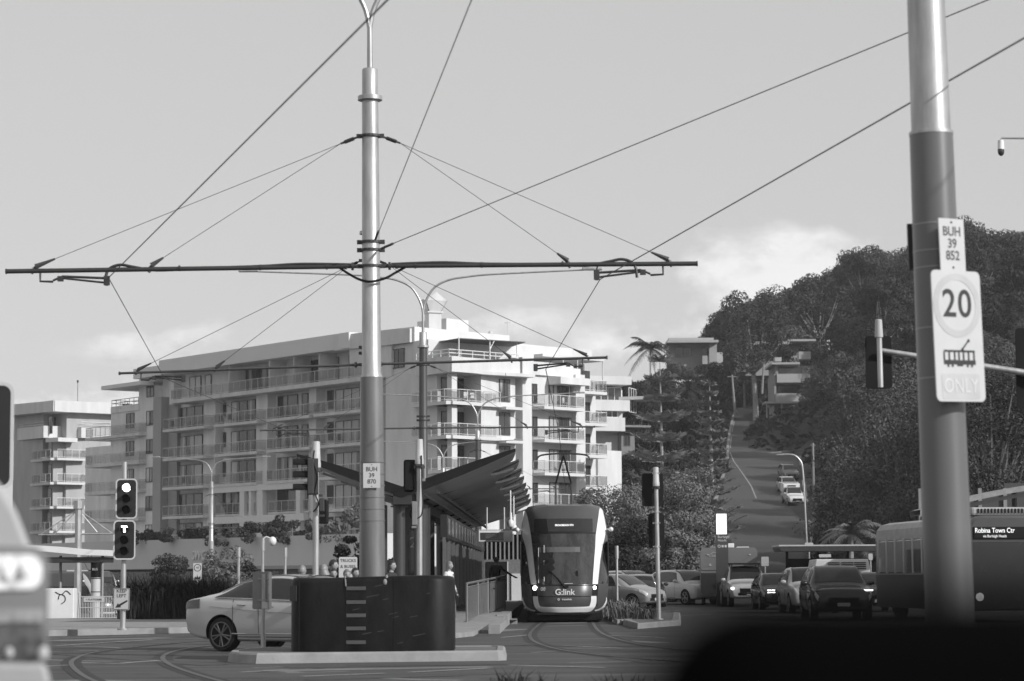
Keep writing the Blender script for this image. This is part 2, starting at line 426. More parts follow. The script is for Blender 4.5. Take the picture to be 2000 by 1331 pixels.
# ---- rails of the curved tram tracks, road markings, kerbed islands
def rail_run(pix, zoff=.0, Ys=None):
    pts = [gnd(a, b) for a, b in pix]
    return catmull([(p.x, p.y, 0) for p in pts], 8)
tr = MB(); sl = MB()
def rail(pts):
    strip(pts, .34, sl, .004)       # dark groove bed
    strip([p + Vector((0, 0, 0)) for p in pts], .085, tr, .010)
runs = [[(1074, 1200), (1060, 1214), (1040, 1232), (1035, 1244), (1048, 1256), (1090, 1269), (1160, 1279), (1260, 1288), (1400, 1296), (1560, 1303)],
        [(1147, 1200), (1156, 1214), (1168, 1232), (1195, 1246), (1245, 1258), (1320, 1268), (1420, 1276), (1560, 1282)],
        [(520, 1247), (420, 1252), (330, 1258), (250, 1266), (180, 1276), (146, 1288), (140, 1300), (165, 1322), (220, 1345), (300, 1372)],
        [(540, 1256), (450, 1260), (390, 1264), (340, 1273), (318, 1284), (330, 1298), (370, 1314), (440, 1334), (540, 1356)]]
for rn in runs: rail(rail_run(rn))
bedo = P(sl.build('track_bed', mat('track_concrete', .026, rough=.9, var=.3, scale=1), recalc=False), kind='structure')
P(tr.build('tram_rails', RAILM, recalc=False), kind='structure')
mk = MB()
def dash(p, q, w=.15): strip([gnd(*p), gnd(*q)], w, mk, .007)
for p, q, w_ in (((590, 1322), (752, 1316), .16), ((800, 1314), (955, 1306), .16), ((1100, 1262), (1215, 1267), .14), ((980, 1246), (1030, 1241), .12),
              ((110, 1262), (300, 1250), .16), ((90, 1302), (135, 1300), .16), ((240, 1296), (312, 1291), .16), ((470, 1314), (560, 1309), .12), ((1330, 1203), (1385, 1201), .14),
              ((1290, 1195), (1330, 1193), .14), ((1070, 1224), (1140, 1222), .16), ((90, 1245), (330, 1238), .10), ((1190, 1242), (1300, 1246), .12), ((995, 1300), (1180, 1305), .15)):
    dash(p, q, w_)
P(mk.build('road_markings', MARK, recalc=False), kind='structure')
# tar seams and patches: thin darker and paler overlays with a shape of their own
sm = MB()
for p, q, w_ in (((90, 1275), (420, 1300), .5), ((560, 1304), (980, 1297), .8), ((300, 1245), (380, 1242), .9), ((990, 1262), (1040, 1258), .5), ((1200, 1285), (1290, 1297), .35), ((600, 1329), (900, 1320), .3)):
    strip([gnd(*p), gnd(*q)], w_, sm, .005)
P(sm.build('asphalt_patch', mat('asphalt_dark', .055, rough=.8, var=.35, scale=1.2, stretch=(.3, 2, 1)), recalc=False), kind='structure')
sm = MB()
for p, q, w_ in (((100, 1252), (330, 1246), .9), ((110, 1330), (330, 1338), 1.0), ((520, 1311), (960, 1303), .5), ((930, 1236), (1020, 1229), .7), ((1080, 1218), (1150, 1216), 1.2), ((1215, 1252), (1295, 1256), .5)):
    strip([gnd(*p), gnd(*q)], w_, sm, .003)
P(sm.build('worn_asphalt', mat('asphalt_pale', .17, rough=.85, var=.4, scale=.9, stretch=(.3, 2, 1)), recalc=False), kind='structure')

rs_ = random.Random(9)
for nm, mm, n_ in (('tyre_mark', MATS['asphalt_dark'], 34), ('scuffed_asphalt', MATS['asphalt_pale'], 30)):
    sm = MB()
    for _ in range(n_):
        px_, py_ = rs_.uniform(60, 1500), rs_.uniform(1238, 1330)
        if 440 < px_ < 1000 and py_ < 1302: continue
        L_ = rs_.uniform(40, 240); a_ = gnd(px_, py_); b_ = gnd(px_+L_, py_+rs_.uniform(-6, 5)); strip([a_, a_.lerp(b_, .5)+Vector((0, rs_.uniform(-.2, .2), 0)), b_], rs_.uniform(.05, .28), sm, .002 if nm == 'scuffed_asphalt' else .0025)
    P(sm.build(nm, mm, recalc=False), kind='structure')
def island(name, poly, top, side, hgt, lip=.16):
    """kerbed island: sloping kerb ring + flat infill a little below the kerb top"""
    n = len(poly); c = sum((Vector((p[0], p[1], 0)) for p in poly), Vector())/n
    def inset(d):
        out = []
        for i in range(n):
            p0, p1, p2 = Vector(poly[i-1]).to_2d(), Vector(poly[i]).to_2d(), Vector(poly[(i+1) % n]).to_2d()
            e1, e2 = (p1-p0).normalized(), (p2-p1).normalized()
            n1, n2 = Vector((-e1.y, e1.x)), Vector((-e2.y, e2.x)); b = (n1+n2)
            b = b.normalized() / max(.4, b.normalized().dot(n1)); out.append(p1 + b*d)
        return out
    k = MB(); rings = [[(p[0], p[1], 0) for p in poly]]
    for d, z in ((.03, hgt-.03), (.06, hgt), (lip, hgt), (lip+.01, hgt-.02)): rings.append([(q.x, q.y, z) for q in inset(d)])
    k.grid(rings, closed=True)
    P(k.build(name + '_kerb', side), kind='structure')
    f = MB(); q = inset(lip); f.add([(p.x, p.y, hgt-.012) for p in q], [tuple(range(n))])
    P(f.build(name, top, recalc=False), kind='structure')
def gpoly(pix, z=0): return [gnd(a, b, z).to_2d() for a, b in pix]
ip = gpoly([(470, 1293), (500, 1298), (985, 1283)]) 
a0, a1, a2 = ip
isl = [(-4.72, 42.6), (-4.85, 41.6), (-4.78, 40.7), (-4.55, 40.1), (-4.2, 39.7), (-.25, 40.55), (-.12, 40.75), (-.12, 43.3), (-.3, 43.6), (-4.4, 43.4)]
island('pole_island', isl, CONCD, CONC, .17)
# footpath / kerbs : left background, station ramp, median right of the tram
def slab(name, poly, z, m, z0=-1.6):
    s = MB(); s.prism([tuple(p) for p in poly], 'z', z0, z); return P(s.build(name, m), kind='structure')
slab('left_footpath', [(-45, 62), gnd(95, 1243).to_2d(), gnd(372, 1237).to_2d(), (-5.6, 72), (-8, 78), (-45, 78)], .15, CONC)

# ================================================================== apartment buildings
class Face:
    """one facade: origin (x,y), horizontal direction u; s along it, d outwards, z up"""
    def __init__(self, o, ang, side):
        self.o = Vector(o).to_2d(); self.u = Vector((math.sin(ang), math.cos(ang)))
        self.n = Vector((self.u.y, -self.u.x)) * side      # side=+1: outward normal to the right of u
    def s(self, px, py=900, d=0.):
        r_ = ray(px, py); q = self.o + self.n*d
        # (t*r.xy) = q + s*u
        det = r_.x*(-self.u.y) + r_.y*self.u.x
        t = (q.x*(-self.u.y) + q.y*self.u.x)/det
        return (Vector((t*r_.x, t*r_.y)) - q).dot(self.u)
    def p(self, s, z, d=0.):
        q = self.o + self.u*s + self.n*d; return Vector((q.x, q.y, z))
    def box(self, mb, s0, s1, z0, z1, d0, d1):
        mb.hexa([self.p(s0,z0,d0), self.p(s1,z0,d0), self.p(s1,z0,d1), self.p(s0,z0,d1), self.p(s0,z1,d0), self.p(s1,z1,d0), self.p(s1,z1,d1), self.p(s0,z1,d1)])
def window(F, root, s0, s1, z0, z1, d, panes=2, glass=None, fm=None):
    if s1 < s0: s0, s1 = s1, s0
    f = MB(); t = .07
    F.box(f, s0, s1, z0, z0+t, d, d+.08); F.box(f, s0, s1, z1-t, z1, d, d+.08)
    for i in range(panes+1):
        c = lerp(s0+t/2, s1-t/2, i/panes); F.box(f, c-t/2, c+t/2, z0+t, z1-t, d, d+.08)
    w = f.build('window', fm or FRAMED, root, world=True)
    g_ = MB(); F.box(g_, s0+.03, s1-.03, z0+.03, z1-.03, d+.015, d+.045)
    g_.build('pane', glass or CURT, w, world=True)
    return w
def balcony(F, root, s0, s1, z, d0, d1, m=None, railm=None, th=.28, ends=(1, 1), glass=True, hgt=1.05, solid=None):
    if s1 < s0: s0, s1 = s1, s0
    b = MB(); F.box(b, s0, s1, z-th, z, d0, d1)
    bo = b.build('balcony', m or SLABM, root, world=True)
    r_ = MB(); e = .06; t = .045
    segs = [((s0+e, d1-e), (s1-e, d1-e))]
    if ends[0]: segs.append(((s0+e, max(d0, 0)), (s0+e, d1-e)))
    if ends[1]: segs.append(((s1-e, max(d0, 0)), (s1-e, d1-e)))
    gl = MB()
    for (sa, da), (sb, db) in segs:
        L = math.hypot(sb-sa, db-da)
        if L < .2: continue
        n = max(1, round(L/1.15))
        r_.tube([F.p(sa, z+hgt, da), F.p(sb, z+hgt, db)], t*.75, 4); r_.tube([F.p(sa, z+.12, da), F.p(sb, z+.12, db)], t*.5, 4)
        for i in range(n+1):
            f_ = i/n; q0 = F.p(lerp(sa, sb, f_), z, lerp(da, db, f_)); q1 = q0 + Vector((0, 0, hgt)); r_.tube([q0, q1], t*.6, 4)
        A, B = F.p(sa, 0, da), F.p(sb, 0, db); nn = (B-A).normalized().cross(Vector((0, 0, 1)))*.012
        A.z = B.z = z+.16; A2 = A + Vector((0, 0, hgt-.24)); B2 = B + Vector((0, 0, hgt-.24))
        gl.hexa([A-nn, B-nn, B+nn, A+nn, A2-nn, B2-nn, B2+nn, A2+nn])
    r_.build('balustrade', railm or RAILG, bo, world=True)
    if glass: gl.build('glass_panel', CLEAR, bo, world=True)
    return bo
C0 = Vector((X_at(885, 212), 212))
LW = Face(C0, R(-37.5), -1); RW = Face(C0, R(45), +1)
ZF = [4.8, 7.8, 10.8, 13.8, 16.8, 19.8]
A = thing('apartment_building', 'big six storey apartment building with grey shaded side and white sunlit side, glass balconies', 'building', (C0.x, C0.y, 0))
ls = LW.s
def lsd(px): return LW.s(px, 900, -.96)
# --- shaded left wing
w = MB()
S0, S1 = ls(716), ls(270)
LW.box(w, S0, S1, 0, 22.7, -14, -1.0)                       # core behind the balconies
for a, b in ((270, 303), (397, 420), (500, 522), (603, 617), (703, 718)):
    LW.box(w, ls(b), ls(a), 0, 19.5, -1.0, 0)
for a, b in ((270, 300), (330, 338)): LW.box(w, ls(b), ls(a), 19.5, 22.7, -1.0, 0)
LW.box(w, ls(217), LW.s(167, 900, -4), -1, 16.3, -13, -4)
LW.box(w, ls(270), ls(216), -1, 19.3, -13, 0)               # lower end block with roof terrace
w.build('wall', WALLG, A, world=True)
w = MB(); LW.box(w, ls(318), ls(302.5), 0, 20.4, -1.6, .25); LW.box(w, ls(336), ls(318.5), 0, 19.5, -.99, -.6); w.build('dark_pier', WALLD, A, world=True)
w = MB()
LW.box(w, ls(705, 660), ls(331), 22.6, 24.05, -13.9, 1.35); LW.box(w, ls(330.5), ls(275), 22.55, 23.6, -13.8, 1.0); LW.box(w, ls(300), ls(222), 21.75, 22.15, -9, 1.6)
w.build('roof', mat('fascia_grey', .68, rough=.8, var=.05, scale=.3), A, world=True)
w = MB(); LW.box(w, ls(272), ls(217), 19.3, 20.0, -12.9, .12); LW.box(w, ls(272), ls(200), 16.35, 16.8, -13, .5); w.build('parapet', WALLG, A, world=True)
tr_ = MB()
for z in (20.35, 20.7): tr_.tube([LW.p(ls(270), z, .05), LW.p(ls(218), z, .05), LW.p(ls(218), z, -6)], .04, 4)
for i in range(7): q = LW.p(lerp(ls(270), ls(218), i/6), 20.0, .05); tr_.tube([q, q+Vector((0, 0, .7))], .035, 4)
tr_.build('terrace_rail', RAILG, A, world=True)
# windows + balconies floor by floor
for k, z in enumerate(ZF):
    zt = z+2.35
    window(LW, A, ls(300), ls(286), z+.75 if k else z+.9, z+2.3, .0, 2, GLASSM if k % 2 else CURT)
    if k < 5:
        window(LW, A, ls(262), ls(246.5), z+.7, z+2.3, .0, 2, GLASSM if k != 2 else CURTW)
        balcony(LW, A, LW.s(272, 900, .85), LW.s(166, 900, .85), z, -4, .85, ends=(1, 1)) if k in (1, 2, 3, 4) else None
        window(LW, A, lsd(396), lsd(334), z+.05, zt, -.96, 4, GLASSM if k % 3 == 1 else CURT)
        window(LW, A, lsd(441), lsd(424), z+.85, zt, -.96, 2, GLASSM)
        window(LW, A, lsd(499), lsd(452), z+.05, zt, -.96, 3, CURT)
        window(LW, A, lsd(582), lsd(543), z+.05, zt, -.96, 2, GLASSM if k in (1, 4) else CURT)
        window(LW, A, lsd(602), lsd(590), z+.05, zt, -.96, 1, GLASSM)
        window(LW, A, lsd(651), lsd(640), z+.6, zt, -.96, 1, GLASSM)
        window(LW, A, lsd(704), lsd(656), z+.05, zt, -.96, 3, CURT)
        balcony(LW, A, LW.s(397, 900, 1.25), LW.s(317, 900, 1.25), z, -1.6, 1.25)
        if k >= 3: balcony(LW, A, LW.s(501, 900, 1.1), LW.s(417, 900, 1.1), z, -1.6, 1.1); balcony(LW, A, LW.s(604, 900, 1.1), LW.s(520, 900, 1.1), z, -1.6, 1.1)
        elif k == 2: balcony(LW, A, LW.s(501, 900, .7), LW.s(417, 900, .7), z, -1.6, .7); balcony(LW, A, LW.s(604, 900, .7), LW.s(520, 900, .7), z, -1.6, .7)
        else: balcony(LW, A, LW.s(499, 900, .25), LW.s(421, 900, .25), z, -1.6, .25, th=.2); balcony(LW, A, LW.s(602, 900, .25), LW.s(523, 900, .25), z, -1.6, .25, th=.2)
        balcony(LW, A, LW.s(707, 900, 1.3), LW.s(612, 900, 1.3), z, -1.6, 1.3)
balcony(LW, A, LW.s(706, 900, 1.25), LW.s(332, 900, 1.25), 19.8, -1.6, 1.25, th=.4)
for a, b, n in ((392, 370, 2), (412, 400, 1), (475, 463, 1), (537, 477, 4), (607, 592, 1), (662, 608, 4), (703, 682, 2)): window(LW, A, lsd(a), lsd(b), 19.85, 22.25, -.96, n, CURT)
w = MB()     # light frame round the two lower floors
for z0, z1 in ((9.95, 10.55), (6.85, 7.55)): LW.box(w, ls(604), ls(419), z0, z1, .05, .62)
for a, b in ((421, 415), (487, 478), (500, 496), (523, 512), (596, 588)): LW.box(w, ls(b), ls(a), 4.6, 9.95, .02, .58)
w.build('facade_frame', mat('render_mid', .66, rough=.85, var=.06), A, world=True)
for a in (463, 542, 590, 640): w = MB(); LW.box(w, ls(a)-.06, ls(a)+.06, 19.82, 22.5, -1.5, 1.0); w.build('privacy_screen', SLABM, A, world=True)
# --- pale block at the corner: left face of it
w = MB()
rs = RW.s
LW.box(w, ls(836), ls(716), 0, 19.6, -12, -.02)
LW.box(w, ls(836), ls(742), 19.6, 22.6, -12, -.05)
RW.box(w, .2, rs(976), 0, 19.6, -9, -2.2)                  # core set back behind the corner balconies
RW.box(w, rs(940), rs(1007), 0, 20.0, -2.2, 0)
RW.box(w, rs(1007), rs(1016), 0, 19.6, -6, -1.3)
RW.box(w, rs(1034), rs(1136), 0, 20.6, -10, -.05)
w.build('white_wall', WALLW, A, world=True)
w = MB(); RW.box(w, rs(1016), rs(1034), 0, 21.2, -5, .35); RW.box(w, rs(1118), rs(1136), 0, 20.0, -.05, .5); w.build('white_pier', WALLW, A, world=True)
w = MB(); RW.box(w, -.1, .55, 0, 19.6, -.6, 0); w.build('corner_column', WALLW, A, world=True)
w = MB(); LW.box(w, ls(756), ls(745.5), 0, 22.4, -.01, .12); w.build('dark_pier', WALLD, A, world=True)
for k, z in enumerate(ZF):
    window(LW, A, ls(790), ls(767), z+.55, z+2.3, -.02, 2, CURTW)
    if k < 5:
        window(LW, A, ls(845), ls(836), z+.1, z+2.3, -1.2, 1, GLASSM)
        window(RW, A, rs(895), rs(905, 900, -2.2), z+.05, z+2.3, -2.19, 1, GLASSM); window(RW, A, rs(915), rs(930), z+.05, z+2.3, -2.19, 2, GLASSM)
        window(RW, A, rs(975), rs(996), z+.25, z+2.3, .0, 2, CURTW)
        window(RW, A, rs(1035.5), rs(1050), z+.35, z+2.1, -.04, 2, CURTW)
        window(RW, A, rs(1073), rs(1090), z+.05, z+2.2, -.04, 2, CURT); window(RW, A, rs(1092), rs(1116), z+.05, z+2.2, -.04, 3, CURTW)
        balcony(RW, A, rs(1064, 900, 1.5), rs(1143, 900, 1.5), z, -.04, 1.5, SLABW, RAILW)
        sh = MB(); RW.box(sh, rs(972), rs(1007), z+2.5, z+2.75, .02, 1.1); sh.build('sunshade', SLABW, A, world=True)
    if k in (1, 2, 3, 4):   # corner balcony: wraps both faces
        b = MB(); LW.box(b, -.4, ls(820), z-.3, z, -2, 1.0); RW.box(b, -.5, rs(972), z-.3, z, -2.2, .55)
        bo = b.build('balcony', SLABW, A, world=True)
        r_ = MB(); g_ = MB()
        path = [LW.p(ls(820), 0, .9), LW.p(.0, 0, .9) , RW.p(.3, 0, .5), RW.p(rs(970), 0, .5)]
        for a_, b_ in zip(path[:-1], path[1:]):
            L = (b_-a_).length; n = max(1, round(L/1.1))
            for zz, rr_ in ((1.05, .035), (.12, .025)): r_.tube([a_+Vector((0,0,z+zz)), b_+Vector((0,0,z+zz))], rr_, 4)
            for i in range(n+1): q = a_.lerp(b_, i/n); r_.tube([q+Vector((0,0,z)), q+Vector((0,0,z+1.05))], .03, 4)
            nn = (b_-a_).normalized().cross(Vector((0,0,1)))*.012
            g_.hexa([a_-nn+Vector((0,0,z+.16)), b_-nn+Vector((0,0,z+.16)), b_+nn+Vector((0,0,z+.16)), a_+nn+Vector((0,0,z+.16)), a_-nn+Vector((0,0,z+.95)), b_-nn+Vector((0,0,z+.95)), b_+nn+Vector((0,0,z+.95)), a_+nn+Vector((0,0,z+.95))])
        r_.build('balustrade', RAILW, bo, world=True); g_.build('glass_panel', CLEAR, bo, world=True)
# penthouse terrace band and set back penthouse
w = MB(); LW.box(w, -.5, ls(826), 19.3, 20.75, -.3, .75); RW.box(w, -.75, rs(1006), 19.35, 20.7, -.3, .7); LW.box(w, -.3, ls(830), 19.31, 19.6, -9, -.31)
RW.box(w, rs(1034.5), rs(1118), 19.7, 20.9, -6, .25); RW.box(w, rs(1070), rs(1128), 18.9, 19.55, .02, 1.7)
w.build('terrace_wall', WALLW, A, world=True)
r_ = MB()
path = [LW.p(ls(824), 0, .6), LW.p(-.3, 0, .6), RW.p(rs(1005), 0, .55)]
for a_, b_ in zip(path[:-1], path[1:]):
    n = round((b_-a_).length/1.4)
    for zz in (21.35, 21.05): r_.tube([a_+Vector((0,0,zz)), b_+Vector((0,0,zz))], .045, 4)
    for i in range(n+1): q = a_.lerp(b_, i/n); r_.tube([q+Vector((0,0,20.6)), q+Vector((0,0,21.35))], .035, 4)
r_.build('terrace_rail', RAILW, A, world=True)
PH = Face(LW.p(ls(808), 0, -.2).to_2d(), R(45), +1)
w = MB(); PH.box(w, 0, PH.s(968), 19.6, 22.6, -9, -3.2); w.build('penthouse_wall', WALLW, A, world=True)
w = MB(); PH.box(w, -.2, PH.s(975, 650, .1), 22.5, 23.9, -11, .1); LW.box(w, ls(806), ls(740), 22.5, 23.75, -11, .3)
w.build('parapet', WALLW, A, world=True)
for a, b, n in ((863, 885, 2), (890, 905, 1), (908, 940, 3)): window(PH, A, PH.s(a, 680, -3.2), PH.s(b, 680, -3.2), 19.7, 22.1, -3.19, n, GLASSD)
w = MB(); PH.box(w, PH.s(872, 640, -3), PH.s(915, 640, -3), 23.9, 25.4, -7, -3); w.build('plant_room', WALLW, A, world=True)
# awning of slanted cloth on posts, with its valance ends
w = MB()
a_, b_ = PH.p(PH.s(834), 22.45, .15), PH.p(PH.s(975), 22.4, .15)
c_, d_ = RW.p(rs(1012), 21.55+.9, 1.0), RW.p(.6, 22.35, .3)
up = Vector((0, 0, .07)); w.hexa([a_, b_, c_, d_, a_+up, b_+up, c_+up, d_+up])
w.build('awning', mat('awning_cloth', .13, rough=.9, var=.1), A, world=True)
w = MB()
for q in (RW.p(.3, 20.6, .5), RW.p(rs(950), 20.6, .5), RW.p(rs(1003), 20.6, .5)): w.tube([q, q+Vector((0, 0, 1.85))], .06, 6)
w.tube([RW.p(rs(950), 21.6, .5), RW.p(rs(957), 22.4, .6)], .05, 6)
w.build('awning_post', RAILW, A, world=True)
# chimney with a flared cowl
ch = MB(); q = PH.p(PH.s(846, 630, -2.5), 23.8, -2.5); ch.box(q+Vector((0, 0, .9)), (1.2, 1.2, 1.9), R(20)); ch.box(q+Vector((0, 0, 1.92)), (1.5, 1.5, .14), R(20))
for i in range(4):
    a = R(20+90*i); e = Vector((math.cos(a), math.sin(a), 0)); f_ = Vector((-e.y, e.x, 0))
    b0 = q+e*.55+Vector((0, 0, 2.0)); ch.add([b0-f_*.55, b0+f_*.55, b0+f_*1.0+e*.45+Vector((0, 0, .95)), b0+e*.4+Vector((0, 0, 1.15+.6*(i % 2))), b0-f_*1.0+e*.45+Vector((0, 0, .95))], [(0, 1, 2, 3, 4)])
    ch.add([p_+e*.06 for p_ in (b0-f_*.55, b0+f_*.55, b0+f_*1.0+e*.45+Vector((0, 0, .95)), b0+e*.4+Vector((0, 0, 1.15+.6*(i % 2))), b0-f_*1.0+e*.45+Vector((0, 0, .95)))], [(0, 1, 2, 3, 4)])
ch.build('chimney', SLABM, A, world=True)
w = MB(); q = PH.p(PH.s(958, 650, -4), 23.9, -4); w.cyl(q, q+Vector((0, 0, .6)), .16); w.ball(q+Vector((0, 0, .65)), .22)
for px_ in (792, 799, 808): q = LW.p(ls(px_), 23.7, -1); w.cyl(q, q+Vector((0, 0, .35)), .08, 6)
w.build('roof_vent', RAILG, A, world=True)
# rear right part with pergola and stacked balconies
B2 = Face(RW.p(rs(1137), 0, -3.5).to_2d(), R(45), +1); bs = B2.s
w = MB(); B2.box(w, -12, bs(1165), 0, 20.0, -9, -.05); B2.box(w, bs(1165), bs(1211), 0, 13.4, -9, .2); B2.box(w, -14, bs(1150), 20.0, 22.3, -10, -4); B2.box(w, -15, bs(1150, 700, -4), 22.3, 23.4, -11, -3.6)
w.build('rear_wall', WALLW, A, world=True)
for z in (10.8, 13.8, 16.8, 19.8)[0:4]:
    zz = z-1.0
    balcony(B2, A, bs(1136, 900, 1.8), bs(1187, 900, 1.8), zz, -.04, 1.8, SLABW, RAILW)
    window(B2, A, bs(1140), bs(1153), zz+.05, zz+2.1, -.04, 2, GLASSM)
w = MB()
for px_ in (1100, 1128, 1177): q = B2.p(bs(px_, 720, 1.2), 18.8, 1.2); w.tube([q, q+Vector((0, 0, 3.1))], .06, 6)
B2.box(w, bs(1060, 700, 1.4), bs(1180, 700, 1.4), 21.75, 22.0, -3.5, 1.4)
w.build('pergola', SLABW, A, world=True)
window(B2, A, bs(1110, 730, -4), bs(1140, 730, -4), 20.1, 22.0, -3.98, 3, CURTW)
an = MB()
q = PH.p(PH.s(991, 660, -6), 22, -6); an.tube([q, q+Vector((0, 0, 4.2))], .035, 5); an.tube([q+Vector((-.3, 0, 4.0)), q+Vector((.3, 0, 4.0))], .03, 4)
an.build('antenna', RAILG, A, world=True)

# --- second block at far left
CB = Vector((X_at(107, 300), 300)); LB = Face(CB, R(-37.5), -1); RB = Face(CB, R(45), +1)
B = thing('apartment_building', 'smaller apartment block beyond the bigger one, its roof edge gleaming in the sun', 'building', (CB.x, CB.y, 0))
lb, rb = LB.s, RB.s
ZB = [4.4, 7.4, 10.4, 13.4, 16.4, 19.4]
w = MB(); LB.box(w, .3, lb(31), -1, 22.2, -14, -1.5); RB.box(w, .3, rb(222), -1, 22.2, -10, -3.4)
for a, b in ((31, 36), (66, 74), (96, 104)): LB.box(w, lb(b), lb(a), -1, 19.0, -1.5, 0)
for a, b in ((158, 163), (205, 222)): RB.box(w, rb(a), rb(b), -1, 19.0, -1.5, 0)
w.build('wall', mat('block_shaded', .40, rough=.85, var=.15, scale=.9, stretch=(1, 1, .22)), B, world=True)  # shade on these walls is put into a greyer wall colour
w = MB(); LB.box(w, -1.0, lb(24), 22.1, 23.5, -14, 1.0); RB.box(w, -1.0, rb(217), 22.12, 23.48, -10, 1.0); w.build('roof', WALLW, B, world=True)
w = MB(); LB.box(w, lb(97), lb(32), 19.0, 20.5, -1.5, .9); RB.box(w, rb(150), rb(222), 19.0, 20.3, -1.5, .9); RB.box(w, -.6, rb(140), 18.4, 18.9, -1.5, 1.2); w.build('terrace_wall', WALLW, B, world=True)
r_ = MB()
for z in (20.7, 21.0): r_.tube([RB.p(rb(151), z, .8), RB.p(rb(216), z, .8)], .04, 4); r_.tube([LB.p(lb(96), z, .8), LB.p(lb(34), z, .8)], .04, 4)
r_.build('terrace_rail', RAILW, B, world=True)
for k, z in enumerate(ZB):
    for a, b, n, gm in ((66, 54, 1, GLASSM), (87, 75, 2, GLASSM), (50, 37, 2, GLASSM), (102, 94, 1, GLASSM)): window(LB, B, lb(a), lb(b), z+.1, z+2.3, -1.48 if b not in (94,) else .0, n, gm)
    for a, b, n, gm in ((112, 134, 2, GLASSM), (139, 156, 2, GLASSM), (165, 178, 2, CURT), (181, 204, 3, CURT)): window(RB, B, RB.s(a, 900, -3.4), RB.s(b, 900, -3.4), z+.1, z+2.3, -3.38, n, gm)
    if k < 5:
        balcony(LB, B, lb(96), lb(33), z, -1.5, .5, th=.3)
        balcony(LB, B, -.6, lb(104)+1.4, z, -1.5, 1.1, th=.3, ends=(0, 1)); balcony(RB, B, -.6, rb(160), z, -1.5, 1.1, SLABW, RAILW, ends=(0, 1))
w = MB(); q = RB.p(rb(177), 23.4, -3); w.tube([q, q+Vector((0, 0, 3.0))], .035, 5); w.box(q+Vector((0, 0, 3)), (.2, .2, .3)); w.build('antenna', DARKST, B, world=True)

# --- white stepped house behind the right end
D = thing('white_house', 'white stepped house with wide windows and flat eaves behind the palm and pine trees', 'house', (X_at(1205, 300), 300, 0))
DF = Face((X_at(1165, 300), 297), R(70), +1); DG = Face(DF.p(DF.s(1226), 0).to_2d(), R(18), +1)
ds = DF.s
def Z(py, Y): return EYE + (1128-py)*Y/FPX
w = MB(); DF.box(w, -8, ds(1224), 8, Z(765, 300), -14, -1.2); w.build('wall', WALLW, D, world=True)
w = MB(); DF.box(w, -8, ds(1229), Z(757, 300), Z(741, 300), -14, 1.0); DG.box(w, .5, 4.5, Z(790, 305), Z(784, 305), -2, 2.5); w.build('roof', WALLW, D, world=True)
w = MB(); DF.box(w, -8, ds(1226), Z(808, 300), Z(787, 300), -1.2, .9); DF.box(w, -8, ds(1212), Z(848, 300), Z(822, 300), -1.2, 1.6); w.build('terrace_wall', WALLW, D, world=True)
window(DF, D, ds(1168), ds(1222), Z(786, 300), Z(760, 300), -1.18, 4, GLASSM, WHITEP); window(DF, D, ds(1176), ds(1208), Z(820, 300), Z(800, 300), -.2, 3, GLASSM, WHITEP)
window(DG, D, .6, 4, Z(808, 300), Z(760, 300), .02, 3, GLASSM, WHITEP)
w = MB(); DF.box(w, ds(1212), ds(1262), Z(840, 300), Z(836, 300), -8, 1.6); DF.box(w, ds(1214), ds(1240), 6, Z(841, 300), -8, 0); w.build('annexe', mat('annexe_wall', .2, rough=.8), D, world=True)
window(DF, D, ds(1219), ds(1231), Z(875, 300), Z(848, 300), .01, 2, GLASSM)

# --- podium with shops under the shaded wing
PD = Face(LW.p(0, 0, 9.5).to_2d(), R(-37.5), -1); ps = PD.s
Q = thing('shop_podium', 'long low podium with pale band and dark shopfronts below the apartments', 'building', (PD.o.x, PD.o.y, 0))
w = MB(); PD.box(w, ps(735), ps(-120), 2.35, 5.15, -9, 0); w.build('wall', mat('podium_render', .58, rough=.85, var=.06, scale=.3), Q, world=True)
w = MB(); PD.box(w, ps(735), ps(-120), -1.5, 2.34, -9, -1.5); w.build('shopfront', mat('shopfront_dark', .035, rough=.5, var=.6, scale=.4), Q, world=True)
w = MB(); PD.box(w, ps(735), ps(505), 2.2, 2.5, .02, 2.8); PD.box(w, ps(735), ps(560), 1.6, 2.15, -1.4, .8); w.build('shop_awning', WALLD, Q, world=True)
for i, (a, b) in enumerate(((420, 300), (290, 160), (150, 40), (560, 470), (640, 575))):
    window(PD, Q, ps(a), ps(b), .1, 2.1, -1.49, 5, GLASSD, SLABM)
tq = PD.p(ps(391), 3.55, .06); ax = -PD.u
TM = Matrix(((ax.x, 0, PD.n.x, tq.x-Q.location.x), (ax.y, 0, PD.n.y, tq.y-Q.location.y), (0, 1, 0, tq.z), (0, 0, 0, 1)))
text('lettering', 'SWO', 1.15, WALLG, Q, TM, depth=.05, bold=.02, sx=1.0)

